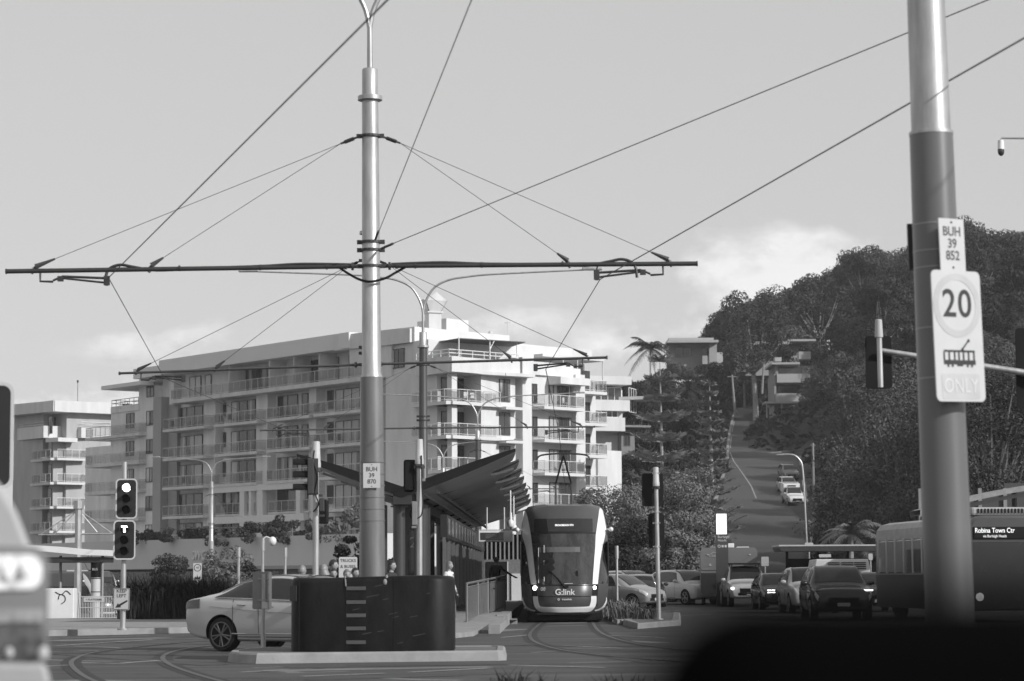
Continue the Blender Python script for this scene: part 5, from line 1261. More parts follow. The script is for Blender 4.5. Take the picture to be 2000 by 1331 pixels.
def make_car(label, cat, kind, loc, heading, paint, name='car', lights=True, group=None, sx=1., face='wide', hero=False, extra=None, lit=False):
    """heading: world angle of the car's nose (0 = +x); one car with body, glass, wheels, lamps, grille"""
    K = CARS[kind]; t = thing(name, label, cat, loc, heading, group); t.scale = (1, sx, 1)
    st = [(s[0], ringof(*s[1:])) for s in K['st']]; ns, nr = len(st), 8
    def cr(a, b, c, d, u): return .5*((2*b)+(c-a)*u+(2*a-5*b+4*c-d)*u*u+(b*3-a-3*c+d)*u**3)
    def S(u, v, off=0.):
        """u: station index, v: ring index 0..7 (right side y>0 for v>=0; v<0 mirrors)"""
        s = 1 if v >= 0 else -1; v = abs(v)
        i = min(int(u), ns-2); fu = u-i; j = min(int(v), nr-2); fv = v-j
        def col(jj):
            jj = max(0, min(nr-1, jj)); q = [st[max(0, min(ns-1, i+k))] for k in (-1, 0, 1, 2)]
            return Vector((cr(*[p[0] for p in q], fu), cr(*[p[1][jj][0] for p in q], fu), cr(*[p[1][jj][1] for p in q], fu)))
        a = [col(j+k) for k in (-1, 0, 1, 2)]
        if j == 0: a[0] = Vector((a[2].x, -a[2].y, a[2].z))
        if j == nr-2: a[3] = Vector((a[1].x, -a[1].y, a[1].z))
        p = cr(*a, fv); 
        if off:
            e = .02; pu = S0(u+e if u < ns-1.05 else u, v) - S0(u-e, v); pv = S0(u, v+e if v < nr-1.05 else v) - S0(u, v-e); n = pu.cross(pv)
            if n.length > 1e-9:
                n.normalize()
                if n.dot(Vector((0, p.y, p.z-.7))) < 0 and abs(n.y)+abs(n.z) > .3: n = -n
                elif n.x < 0 and p.x > 1.9 and abs(n.x) > .8: n = -n
                p = p + n*off
        return Vector((p.x, s*p.y, p.z))
    def S0(u, v): return S(max(0, min(ns-1.001, u)), max(0, min(nr-1.001, v)))
    NU, NV = (5 if hero else 4), 4
    rows = []
    for iu in range((ns-1)*NU+1):
        u = min(iu/NU, ns-1.0001); half = [S(u, min(iv/NV, nr-1.0001)) for iv in range((nr-1)*NV+1)]
        rows.append(half + [Vector((p.x, -p.y, p.z)) for p in half[-2:0:-1]])
    b = MB(); b.grid(rows, closed=True); n = len(rows[0]); b.add(rows[0], [tuple(range(n))]); b.add(rows[-1], [tuple(range(n))])
    body = b.build('body', paint, t, smooth=False)
    bm = bmesh.new(); bm.from_mesh(body.data); bmesh.ops.remove_doubles(bm, verts=bm.verts, dist=1e-4); bmesh.ops.recalc_face_normals(bm, faces=bm.faces); bm.to_mesh(body.data); bm.free()
    # wheel arches cut out of the body
    cut = MB(); 
    for x in K['ax']:
        for s in (-1, 1): cut.tube([(x, s*.60, K['wr']), (x, s*1.2, K['wr'])], K['wr']+.055, 32)
    co = cut.build('cutter', MATTE); co.parent = t
    body.data.materials.append(MATTE)
    mo = body.modifiers.new('cut', 'BOOLEAN'); mo.object = co; mo.operation = 'DIFFERENCE'; mo.solver = 'EXACT'
    try: mo.material_mode = 'TRANSFER'
    except Exception: pass
    baked(body); bpy.data.objects.remove(co)
    body.data.polygons.foreach_set('use_smooth', [True]*len(body.data.polygons))
    try: body.data.set_sharp_from_angle(angle=R(38))
    except Exception: pass
    ua, ub, uc = K['win']
    # side glass (each flank), with pillars left as body
    for s in (-1, 1):
        mids = [ua, ub, uc]
        for q in range(2):
            g_ = MB(); u0, u1 = mids[q]+.05, mids[q+1]-.05; rs_ = []
            for iv in range(7):
                v = lerp(4.10, 4.90, iv/6); f_ = iv/6
                # lean ends with the roof: first and last edges slope
                a_ = u0 + (.75*f_ if q == 0 else 0); b_ = u1 - (.85*f_ if q == 1 else 0)
                rs_.append([S(lerp(a_, b_, iu/14), s*v, .010) for iu in range(15)])
            g_.grid(rs_); g_.build('side_window', GLASSD, t, smooth=True, recalc=False)
    # windscreen and rear glass
    def across(name, u0, u1, m, v0=5.12, parent=t):
        g_ = MB(); rs_ = []
        for iu in range(9):
            u = lerp(u0, u1, iu/8); half = [S(u, lerp(v0, 6.999, iv/8), .010) for iv in range(9)]
            rs_.append([Vector((p.x, -p.y, p.z)) for p in half[:-1]] + half[::-1])
        g_.grid(rs_); return g_.build(name, m, parent, smooth=True, recalc=False)
    wsu = {'sedan': (6.25, 7.85), 'suv': (5.15, 6.85), 'ute': (5.2, 6.85), 'hatch': (5.0, 6.85)}[kind]
    across('windscreen', wsu[0], wsu[1], mat('car_windscreen', .02, rough=.04, spec=.8, var=.4))
    rwu = {'sedan': (3.05, 4.7), 'suv': (1.15, 1.95), 'ute': (2.15, 3.3), 'hatch': (1.05, 1.95)}[kind]
    across('rear_window', rwu[0], rwu[1], GLASSD)
    if hero: across('roof_glass', 4.9, 6.1, mat('roof_glass', .03, rough=.08), 5.3)
    # wheels
    for x in K['ax']:
        for s in (-1, 1): wheel(t, x, s*(K['st'][5][2]-.02), K['wr'], mat('dark_rim', .13, rough=.35, metal=.5) if hero else SILVER, side=s)
    # nose
    L2 = K['st'][-1][0]; wN = K['st'][-1][2]; zN = K['st'][-1][5]; zb = K['st'][-1][1]; zh = K['st'][-2][5]
    g_ = MB(); g_.box((L2-.0, 0, lerp(zb, zN, .62)), (.05, wN*1.25, .17 if kind != 'ute' else .24)); g_.build('grille', MATTE, t, bevel=.01)
    g_ = MB(); g_.box((L2-.02, 0, zb+.06), (.06, wN*1.5, .12)); g_.build('lower_grille', MATTE, t, bevel=.01)
    if kind == 'ute': g_ = MB(); g_.box((L2+.0, 0, zb+.09), (.08, wN*1.2, .06)); g_.build('bumper_bar', CHROME, t)
    g_ = MB(); g_.box((L2+.02, 0, lerp(zb, zN, .22)), (.02, .38, .11)); g_.build('number_plate', SIGNW, t)
    for s in (-1, 1):
        u1 = ns-1.9
        g_ = MB(); rs_ = [[S(lerp(ns-2.75, ns-1.45, i/8), s*lerp(3.15+.45*(1-i/8), 4.05, k/4), .012) for i in range(9)] for k in range(5)]
        g_.grid(rs_); hl = g_.build('headlight', LAMPG if not lit else LAMPG, t, smooth=True, recalc=False)
        g_ = MB(); rs_ = [[S(lerp(.3, 2.35 if kind == 'sedan' else 1.5, i/6), s*lerp(3.45, 3.98 if kind == 'sedan' else 4.7, k/4), .014) for i in range(7)] for k in range(5)]
        g_.grid(rs_); g_.build('tail_light', mat('tail_lens', .06, rough=.12, spec=.7, var=.4, scale=10), t, smooth=True, recalc=False)
        mxu = {'sedan': 7.3, 'suv': 6.3, 'ute': 6.3, 'hatch': 6.0}[kind]; q = S(mxu, s*4.15)
        g_ = MB(); g_.ball((q.x-.06, q.y+s*.13, q.z+.06), (.075, .12, .085), 10, 8); g_.box((q.x-.02, q.y+s*.03, q.z+.02), (.07, .1, .04)); g_.build('mirror', paint, t, smooth=True)
        # door seams + handles
        g_ = MB()
        for uu in (ua+.85, ub+.0, uc-.55):
            pts = [S(uu, s*v, .003) for v in (2.0, 2.5, 3.0, 3.5, 4.0)]; g_.tube(pts, .006, 4, cap=False)
        g_.tube([S(lerp(ua+.85, uc-.55, i/8), s*1.75, .003) for i in range(9)], .008, 4)
        g_.build('door_seam', MATTE, t)
        for uu in (ua+1.05, ub+.25):
            g_ = MB(); q0, q1 = S(uu, s*3.72, .025), S(uu+.32, s*3.72, .025); g_.tube([q0, q1], .018, 6); g_.build('door_handle', paint if not hero else CHROME, t)
    if hero:
        for s in (-1, 1):
            g_ = MB(); g_.tube([S(lerp(ua+.2, uc-.1, i/10), s*4.04, .012) for i in range(11)], .010, 5); g_.tube([S(lerp(ua+.9, uc-1, i/10), s*4.95, .012) for i in range(11)], .010, 5); g_.build('chrome_strip', CHROME, t)
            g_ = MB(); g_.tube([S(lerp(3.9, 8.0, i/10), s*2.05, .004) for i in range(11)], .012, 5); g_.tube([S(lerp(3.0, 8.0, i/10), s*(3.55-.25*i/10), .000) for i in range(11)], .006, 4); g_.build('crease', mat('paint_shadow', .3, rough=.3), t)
    if extra: extra(t, S, dict(L2=L2, zN=zN, zb=zb, wN=wN))
    return t
PW = mat('car_white', .66, rough=.25, coat=.6, var=.02); PS = mat('car_silver', .34, rough=.3, metal=.3, coat=.5, var=.03)
PB = mat('car_black', .018, rough=.18, coat=.8, var=.1); PD_ = mat('car_dark', .045, rough=.2, coat=.7, var=.1); PG = mat('car_grey', .16, rough=.25, coat=.6, var=.05); PHERO = mat('car_pale', .47, rough=.22, coat=.7, var=.02)
# pale sedan crossing behind the island
ha = R(-30); wq = gnd(432, 1273); hd = Vector((math.cos(ha), math.sin(ha), 0)); lf = Vector((-hd.y, hd.x, 0))
cc = wq + hd*1.36 + lf*.88
make_car('pale sedan turning behind the black barrier, its rear wheel showing', 'car', 'sedan', (cc.x, cc.y, 0), ha, PHERO, hero=True)
def toward(px, Y, dy=0., half=2.2): return (X_at(px, Y+half), Y+half, 0)
def bars(t, S, k):
    for s in (-1, 1):
        for z in (.80, .71):
            for dx in (0, 1):
                g_ = MB(); g_.box((k['L2']+.0, s*(.36+.17*dx), z), (.03, .14, .035)); g_.build('day_light', LIT, t)
def bar1(t, S, k):
    for s in (-1, 1): g_ = MB(); g_.box((k['L2']+.0-.16, s*.72, .93), (.03, .34, .04), R(-18)*s); g_.build('day_light', LIT if s > 0 else mat('lamp_off', .2), t)
def rack(t, S, k):
    g_ = MB(); g_.box((-.1, 0, 1.93), (1.3, 1.3, .07)); 
    for x in (-.6, .4):
        for s in (-1, 1): g_.tube([(x, s*.6, 1.78), (x, s*.6, 1.92)], .025, 6)
    g_.build('roof_rack', MATTE, t)
    g_ = MB(); q = S(10.2, -3.7, .03); g_.ball(q, (.05, .08, .06)); g_.build('lit_headlight', LIT, t)
make_car('silver hatchback nearest the median plants right of the tram', 'car', 'hatch', (X_at(1213, 104), 105.5, 0), R(-38), PS, group=None)
make_car('white wagon parked behind the silver hatchback', 'car', 'suv', (X_at(1236, 124), 126, 0), R(-60), PW)
make_car('small dark car behind the galvanised post, close to the silver hatchback', 'car', 'hatch', (X_at(1262, 108), 110, 0), R(80), PD_)
make_car('white SUV with lit lamps just left of the caravan', 'car', 'suv', (X_at(1345, 118), 120, 0), R(-62), PW)
make_car('dark car half hidden at the left corner of the caravan', 'car', 'hatch', (X_at(1378, 122), 123, 0), R(-88), PD_)
make_car('white pickup with roof rack in front of the caravan', 'pickup', 'ute', (X_at(1460, 108), 109.5, 0), R(-89), PW, name='pickup_truck', extra=rack)
make_car('black hatchback with four small lit lamp bars between two white cars', 'car', 'hatch', (X_at(1526, 99), 101, 0), R(-89), PB, extra=bars)
make_car('white SUV behind the large dark car at right', 'car', 'suv', (X_at(1592, 89), 91.2, 0), R(-89), PW, sx=1.0)
make_car('large dark car closest in the queue with one lit lamp strip', 'car', 'suv', (X_at(1650, 75), 77.3, 0), R(-91), PD_, extra=bar1, sx=1.04)
make_car('dark car by the flank of the bus behind the queue', 'car', 'hatch', (X_at(1716, 92), 94, 0), R(-89), PB)
def on_hill(px, Y): 
    return (X_at(px, Y, zr(Y)), Y, zr(Y)+.05)
slope = math.atan(.128)
def tilt_car(o): o.rotation_euler = (0, slope, o.rotation_euler[2]); return o
def canopy(t, S, k):
    g_ = MB(); g_.box((-1.75, 0, 1.62), (1.7, 1.75, .95)); g_.build('tray_box', WHITEP, t, bevel=.03); g_ = MB(); g_.box((-1.75, 0, 2.13), (1.5, 1.3, .06)); g_.build('box_rack', GALV2, t); g_ = MB(); g_.box((-.88, 0, 1.86), (.04, .9, .14)); g_.build('box_vent', MATTE, t)
tilt_car(make_car('white tradesman pickup with boxed tray parked low on the hill road', 'pickup', 'ute', on_hill(1549, 256), R(-86), PW, name='pickup_truck', extra=canopy))
tilt_car(make_car('white SUV parked on the hill road right behind the tradesman pickup', 'car', 'suv', on_hill(1538, 268), R(-86), PW))
tilt_car(make_car('grey wagon at the top of the row parked on the hill road', 'car', 'suv', on_hill(1540, 283), R(-86), PG))
make_car('pale car under the trees at the left foot of the hill road', 'car', 'hatch', (X_at(1369, 218), 218, 3.6), R(80), PG)
make_car('dark car in tree shade low on the hill road beside the totem', 'car', 'suv', (X_at(1374, 196), 196, 1.6), R(80), PD_)
# caravan
CV = thing('caravan', 'grey caravan with dark lower half and air conditioner on its roof', 'caravan', (X_at(1430, 114), 116, 0), R(-4))
a = MB(); prof = [(-1.33, .5), (-1.30, .42), (1.30, .42), (1.33, .5), (1.33, 2.55), (1.27, 2.68), (1.15, 2.72), (-1.15, 2.72), (-1.27, 2.68), (-1.33, 2.55)]; a.prism(prof, 'y', -2, 3.5); a.build('body', mat('caravan_grey', .17, rough=.4, var=.05), CV, smooth=True)
a = MB(); a.box((.0, -2.01, .98), (2.6, .03, 1.1)); a.build('lower_panel', mat('caravan_dark', .03, rough=.4), CV)
a = MB(); a.box((-.15, -.3, 2.83), (.85, 1.0, .2)); a.box((-.6, 0, 2.75), (.5, .5, .06)); a.box((.7, 0, 2.75), (.6, .5, .05)); a.build('air_conditioner', WHITEP, CV, bevel=.05)
a = MB()
for s in (-1, 1): a.box((s*.98, -2.02, 2.38), (.1, .03, .04))
a.build('marker_lamp', SIGNW, CV); text('lettering', 'CARAVANS', .17, SIGNG, CV, plane_M(Vector((-.5, -2.02, 2.32))), depth=.004)
a = MB(); M = plane_M(Vector((-.5, -2.015, 2.4))); a.tube(catmull([M @ Vector(p) for p in ((-.35, .02, 0), (-.2, .1, 0), (-.05, .02, 0), (.1, .08, 0), (.25, .02, 0))], 4), .012, 5); a.build('painted_swoosh', SIGNG, CV)
a = MB(); M = plane_M(Vector((-.88, -2.02, 1.92))); plate(a, [(-.07, -.05), (.07, -.05), (0, .07)], M, 0, .006); a.build('warning_triangle', SIGNG, CV)
a = MB(); a.box((0, -2.03, 1.7), (2.5, .03, .03)); a.build('trim_strip', GALV2, CV)
for s in (-1, 1):
    a = MB(); a.tube([(s*1.1, .8, .34), (s*1.28, .8, .34)], .34, 18); a.build('wheel', TYRE, CV)
# camper van with louvred front
V = thing('camper_truck', 'white box truck whose louvred top shows above the large dark car', 'truck', (X_at(1652, 98), 99, 0), R(-3))
a = MB(); a.prism([(-1.1, .6), (1.1, .6), (1.12, 1.7), (1.05, 2.05), (-1.05, 2.05), (-1.12, 1.7)], 'y', 0, 4); a.build('body', WHITEP, V, bevel=.03); a = MB()
for z in (1.66, 1.74, 1.82, 1.90):
    for x in (-.35, .2, .72): a.box((x, -.02, z), (.48, .05, .035))
a.build('louvre', MATTE, V); a = MB(); a.box((0, -.03, 1.2), (1.8, .05, .6)); a.build('windscreen', GLASSD, V)
for s in (-1, 1):
    a = MB(); a.tube([(s*.9, 1, .36), (s*1.12, 1, .36)], .36, 18); a.build('wheel', TYRE, V)
# bus
bf = Vector((X_at(1888, 70), 70, 0)); br_ = Vector((X_at(1718, 80.5), 80.5, 0))
bd = (bf-br_); blen = 11.5; yawb = math.atan2(bd.y, bd.x); 
BU = thing('bus', 'city bus on route 765 partly behind the thick pole at right', 'bus', bf, yawb)     # local x = forward, origin at its right front corner (seen from the camera), body to +y
wB = 2.5
def bus():
    L = (br_-bf).length; L = 11.0
    prof = [(.0, .35), (0, 1.2), (.0, 2.55), (.06, 2.85), (.2, 3.02), (.5, 3.1), (wB-.5, 3.1), (wB-.2, 3.02), (wB-.06, 2.85), (wB, 2.55), (wB, .35)]
    a = MB(); rows = [[Vector((x, y, z)) for y, z in prof] for x in (-L, -L+.15, -.2)]
    rows.append([Vector((-.03, lerp(y, wB/2, .03), lerp(z, 1.6, .02))) for y, z in prof]); rows.append([Vector((.05, lerp(y, wB/2, .09), lerp(z, 1.6, .06))) for y, z in prof])
    a.grid(rows, closed=True); n = len(prof); a.add(rows[0], [tuple(range(n))]); a.add(rows[-1], [tuple(range(n))])
    a.build('body', mat('bus_grey', .06, rough=.3, coat=.4, var=.1, scale=1), BU, smooth=True, auto=30)
    a = MB(); a.grid([[Vector((x, y, z)) for y, z in ((-.012, 2.52), (.0, 2.6), (.045, 2.86), (.19, 3.035), (.5, 3.115), (wB/2, 3.115))] for x in (-L, -.4)]); a.build('roof_panel', mat('bus_roof', .30, rough=.6, var=.25, scale=3), BU, recalc=False)
    for i in range(9):
        x = -L+.55+i*1.13; a = MB(); a.box((x+.5, -.02, 1.98), (.92, .04, 1.0)); a.build('side_window', mat('bus_window', .8, rough=.03, spec=.9, metal=1., var=.1), BU, bevel=.01)
        a = MB(); a.box((x-.06, -.03, 2.0), (.10, .05, 1.1)); a.build('window_pillar', SIGNW, BU)
    a = MB(); a.box((-L/2, -.025, 1.42), (L, .04, .05)); a.build('waist_rail', GALV2, BU)
    a = MB(); a.box((.06, wB/2, 1.35), (.05, wB-.16, 1.95)); a.build('windscreen', GLASSD, BU, bevel=.02)
    a = MB(); a.box((.07, wB/2, 2.58), (.05, wB-.4, .36)); dp = a.build('destination_display', BLACKP, BU, bevel=.02)
    M = Matrix.Translation((.10, wB/2, 2.6)) @ Matrix(((0,0,1,0),(1,0,0,0),(0,1,0,0),(0,0,0,1)))
    text('lettering', 'Robina Town Ctr', .20, DOTS, dp, M @ Matrix.Translation((-.42, .05, .0)), depth=.003, sx=.82, bold=.002)
    text('lettering', 'via Burleigh Heads', .11, DOTS, dp, M @ Matrix.Translation((-.42, -.11, .0)), depth=.003, sx=.85)
    text('lettering', '765', .30, DOTS, dp, M @ Matrix.Translation((.72, 0, .0)), depth=.003, bold=.002)
    a = MB(); a.box((-2.2, wB/2, 3.22), (3.6, 1.9, .24)); o = a.build('roof_unit', mat('roof_unit', .32, rough=.5), BU, bevel=.07)
    a = MB()
    for i in range(16): a.box((-.385, .5+i*.1, 3.23), (.03, .045, .13))
    a.build('vent_slot', MATTE, o)
    for x in (-2.6, -8.4):
        a = MB(); a.tube([(x, .02, .5), (x, .3, .5)], .5, 22); a.build('wheel', TYRE, BU)
    a = MB(); a.tube(catmull([(-.1, -.02, 2.6), (.25, -.22, 2.55), (.4, -.3, 2.2)], 4), .025, 6); a.box((.4, -.3, 2.05), (.1, .22, .38)); a.build('mirror', MATTE, BU)
    for y in (.35, wB-.35): a = MB(); a.tube([(.04, y, .75), (.09, y, .75)], .12, 12); a.build('headlight', LAMPG, BU)
    a = MB(); a.box((-.6, .0, 1.4), (.9, .05, 2.2)); a.build('front_side_window', GLASSD, BU)
bus()
# white SUV just ahead in the next lane (blurred tail lamp at left edge)
NT = make_car('white SUV close at the left edge, its big tail lamp blurred', 'car', 'suv', (-3.24, 8.72, .0), R(118), PW); NT.scale = (1.0, 1.02, 1.0)
for o in list(NT.children):
    if o.name.split('.')[0] == 'tail_light': bpy.data.objects.remove(o)
NT.scale = (1.0, 1.0, 1.13)
YL = 7.15
def lampbox(px0, px1, py0, py1, y0, y1, m, nm, par, rad=18, bev=.0):
    c_ = at((px0+px1)/2, (py0+py1)/2, YL); w_, h_ = (px1-px0)*YL/FPX, (py1-py0)*YL/FPX
    a = MB(); plate(a, rrect(w_, h_, rad*YL/FPX, 6), plane_M(c_, R(14)), -y1, -y0); return a.build(nm, m, par, world=True, bevel=bev)
hs = lampbox(-75, 93, 1068, 1302, 0, .30, mat('lamp_case', .20, rough=.2, coat=.5), 'tail_light', NT, 38)
lampbox(-60, 80, 1084, 1152, -.012, .03, mat('lens_bright', .8, rough=.2, var=.5, scale=30, spec=.8), 'lens_cell', hs, 26)
lampbox(-60, 84, 1190, 1216, -.01, .03, mat('lens_grey', .30, rough=.15, spec=.8, var=.6, scale=25), 'lens_cell', hs, 8)
lampbox(-60, 84, 1222, 1290, -.01, .03, mat('lens_dim', .09, rough=.15, spec=.8, var=.9, scale=30), 'lens_cell', hs, 14)
def panel(poly, y0, y1, nm):
    a = MB(); a.add([at(x, y, YL+y0) for x, y in poly] + [at(x, y, YL+y1) for x, y in poly], [tuple(range(len(poly))), tuple(range(len(poly), 2*len(poly)))] + [(i, (i+1) % len(poly), len(poly)+(i+1) % len(poly), len(poly)+i) for i in range(len(poly))]); a.build(nm, mat('car_white_soft', .42, rough=.3, coat=.4), NT, world=True, bevel=.015)
panel([(-90, 880), (-30, 905), (5, 955), (32, 1000), (58, 1066), (70, 1095), (-90, 1095)], .04, .34, 'rear_pillar')
panel([(-90, 1292), (90, 1296), (98, 1330), (96, 1420), (-90, 1420)], -.05, .34, 'rear_bumper')
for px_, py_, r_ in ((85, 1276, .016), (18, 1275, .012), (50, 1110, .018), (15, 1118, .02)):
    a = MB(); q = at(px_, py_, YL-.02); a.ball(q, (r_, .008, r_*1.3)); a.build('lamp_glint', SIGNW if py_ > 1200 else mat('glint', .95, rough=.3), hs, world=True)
# the photographer's car: black door mirror right in front of the lens
MI = thing('door_mirror', 'big black door mirror, very close and out of focus at the lower right corner', 'mirror', (.158, .72, 1.2965))
a = MB(); rows = []
for y, k in ((-.04, .80), (-.025, .94), (.0, 1.0), (.05, .97), (.09, .85), (.115, .6), (.125, .25)):
    rows.append([Vector((x*k + .0, y, z*k)) for x, z in rrect(.25, .165, .04, 8)])
a.grid(rows, closed=True); n = len(rows[0]); a.add(rows[0], [tuple(range(n))]); a.add(rows[-1], [tuple(range(n))]); a.build('housing', mat('mirror_black', .003, rough=.9, spec=.02), MI, smooth=True)
a = MB(); plate(a, rrect(.19, .12, .04, 8), plane_M(Vector((0, -.041, 0))), -.0, .004); a.build('mirror_glass', mat('mirror_black', .004), MI)
a = MB(); a.tube([(.05, .03, -.05), (.1, .02, -.13), (.22, -.02, -.16)], [.04, .035, .05], 10); a.bx(.1, 1.1, -.35, .5, -.5, -.13); a.build('door_panel', MATTE, MI, bevel=.02)

# ================================================================== plants
def leafquads(mb, c, n, rad, size, rng, flat=.5, droop=0., asp=.45):
    """n leaves scattered near the shell of an ellipsoid clump"""
    for _ in range(n):
        d = Vector((rng.gauss(0, 1), rng.gauss(0, 1), rng.gauss(0, 1))).normalized()
        k = rng.uniform(.45, 1.0)**.5
        p = Vector((c[0]+d.x*rad[0]*k, c[1]+d.y*rad[1]*k, c[2]+d.z*rad[2]*k))
        nrm = Vector((d.x/rad[0], d.y/rad[1], d.z/rad[2])).normalized() + Vector((rng.gauss(0, .45), rng.gauss(0, .45), rng.gauss(.15, .45)))
        a = nrm.cross(Vector((rng.gauss(0, 1), rng.gauss(0, 1), rng.gauss(0, 1)))).normalized(); b = nrm.cross(a).normalized()
        s = size*rng.uniform(.6, 1.35)
        mb.add([p-a*s*.5, p+b*s*asp*.5, p+a*s*.5, p-b*s*asp*.5], [(0, 1, 2, 3)])
def make_tree(name, label, cat, H, W_, trunk_h, seed, leaf, leafm, barkm, clumps=26, per=190, tr=.22, group=None, low=.0, spread=.8, droop=.2, loc=(0, 0, 0), flatcrown=.75):
    rng = random.Random(seed); t = thing(name, label, cat, loc, 0, group)
    tk, cr = MB(), MB(); tips = []
    top = Vector((rng.uniform(-.4, .4), rng.uniform(-.4, .4), trunk_h)); 
    tk.tube(catmull([(0, 0, -.8), (rng.uniform(-.15, .15), 0, trunk_h*.5), top], 4), [lerp(tr, tr*.62, i/8) for i in range(9)], 8)
    ch = H-trunk_h*(1-low)
    for i in range(clumps):
        an = rng.uniform(0, 6.283); rr_ = W_/2*math.sqrt(rng.uniform(.02, 1))*spread; f_ = rng.uniform(0, 1)
        z = H - ch*(1-f_)*.92 - ch*.28*(rr_/(W_/2))**2
        z = min(z, H-ch*.12); z = max(z, trunk_h*.55 if low == 0 else .5)
        c = Vector((math.cos(an)*rr_*(1.05-.35*f_), math.sin(an)*rr_*(1.05-.35*f_), z)); s = W_*rng.uniform(.09, .18)
        leafquads(cr, c, int(per*rng.uniform(.7, 1.3)), (s, s, s*flatcrown), leaf, rng, droop=droop)
        if i % 2 == 0 or clumps < 12:
            mid = top.lerp(c, .5) + Vector((rng.uniform(-.5, .5), rng.uniform(-.5, .5), -.1*W_*rng.random())); tk.tube(catmull([top*.85, mid, c], 3), [tr*.42*(1-.13*j) for j in range(7)], 5, cap=False)
    tk.build('trunk', barkm, t, smooth=True); cr.build('crown', leafm, t, recalc=False)
    return t
def far_up(o): o.location.z -= 0
rng = random.Random(5)
protos = [make_tree('eucalyptus_tree', 'x', 'tree', 15, 11, 6.5, 21, .46, LEAFD, BARKP, 34, 240), make_tree('eucalyptus_tree', 'x', 'tree', 18, 12, 8.5, 22, .48, LEAFD, BARKP, 36, 240),
          make_tree('bushland_tree', 'x', 'tree', 12, 12, 3.5, 23, .45, LEAF, BARK, 36, 260, low=.3), make_tree('bushland_tree', 'x', 'tree', 10, 10, 3, 24, .42, LEAFD, BARK, 34, 260, low=.4)]
spots = []
for y in (300, 315, 330, 345, 360, 376, 392, 408, 425, 445):      # rows of trees climbing the hill
    x = interp(y, RY, RR) + 7 + rng.uniform(0, 4)
    while x < .225*y + 6:
        spots.append((x, y + rng.uniform(-5, 5))); x += rng.uniform(7.5, 11)
spots += [(X_at(p_, 455, 36), 455+rng.uniform(-6, 6)) for p_ in (1395, 1425, 1455, 1490)]
for y in (372, 388, 405, 420):                                     # left of the road, behind the houses
    x = .030*y + rng.uniform(0, 4)
    while x < interp(y, RY, RL) - 5: spots.append((x, y + rng.uniform(-4, 4))); x += rng.uniform(7, 10)
for y in (255, 272, 288):
    x = interp(y, RY, RR) + 9 + rng.uniform(0, 3)
    while x < .22*y: spots.append((x, y + rng.uniform(-4, 4))); x += rng.uniform(8, 11)
for y in (205, 222, 238):
    x = interp(y, RY, RR) + 7 + rng.uniform(0, 3)
    while x < .222*y: spots.append((x, y + rng.uniform(-4, 4))); x += rng.uniform(8.5, 11)
HOUSEGAP = [(1300, 1420, 395, 460), (1432, 1600, 372, 402), (1500, 1600, 335, 362)]
first = {}
def pxof(x, y): return 1000 + FPX*x/y
placed = 0
for i, (x, y) in enumerate(spots):
    px_ = pxof(x, y); skip = False
    for a_, b_, y0, y1 in ((1285, 1425, 330, 408), (1432, 1598, 300, 385), (1490, 1600, 300, 366)):
        if a_ < px_ < b_ and y0 < y < y1 and y < 440: skip = True
    if skip: continue
    z = hill(x, y)
    k = rng.choice((0, 1, 0, 2, 3)) if y > 300 else rng.choice((2, 3, 2))
    sc_ = rng.uniform(.8, 1.15) * (1.0 if y > 360 else .8 if y > 295 else .62)
    if y > 365 and px_ < 1400: k = rng.choice((2, 3)); sc_ = .62
    tall = k < 2
    lab = 'tall eucalyptus among the trees that cover the hill at right' if tall else 'round bushy tree among the trees that cover the hill at right'
    gr = 'eucalyptus trees covering the hill' if tall else 'bushy trees covering the hill'
    if k not in first:
        o = protos[k]; o.location = (x, y, z-.4); o.rotation_euler = (0, 0, rng.uniform(0, 6.28)); o.scale = (sc_,)*3; o['label'] = lab; o['group'] = gr; first[k] = 1
    else: dup(protos[k], (x, y, z-.4), rng.uniform(0, 6.28), lab, gr, sc_)
    placed += 1
for k in range(4):
    if k not in first: 
        for c_ in list(protos[k].children): bpy.data.objects.remove(c_)
        bpy.data.objects.remove(protos[k])
# the unbroken ridge line of trees
for i, px_ in enumerate(range(1392, 2040, 21)):
    Y = 442 + rng.uniform(-8, 8); x = X_at(px_, Y, 36); z = hill(x, Y); yt = interp(px_, (1385, 1410, 1450, 1500, 1560, 1600, 1650, 1700, 1760, 1850, 2040), (640, 600, 572, 552, 542, 525, 500, 476, 472, 455, 446)) + rng.uniform(-4, 20)
    k = rng.choice([q for q in (0, 1, 2) if q in first]); H_ = (15, 18, 12)[k]; sc_ = min(1.75, (EYE + (1128-yt)*Y/FPX - z)/H_)
    if sc_ < .3: continue
    dup(protos[k], (x, Y, z-.3), rng.uniform(0, 6.28), 'tree standing along the ridge line of the hill against the sky', 'trees along the hill ridge', (sc_*.95, sc_*.95, sc_))
for i, (px_, Y, yt, k, lab) in enumerate(((1318, 384, 700, 2, 'small tree hiding the left half of the flat roofed hill house'), (1398, 378, 705, 3, 'small tree at the right foot of the flat roofed hill house'), (1584, 338, 735, 2, 'tree overlapping the right side of the stepped hillside house'), (1612, 330, 700, 2, 'tree right of the stepped hillside house below the low house'), (1590, 368, 672, 3, 'tree at the right end of the low hillside house'))):
    k = k if k in first else list(first)[0]; x = X_at(px_, Y, 25); z = hill(x, Y); dup(protos[k], (x, Y, z-.3), i*1.3, lab, 'trees around the hillside houses', ((EYE + (1128-yt)*Y/FPX - z)/(12 if k == 2 else 10 if k == 3 else 16),)*3)
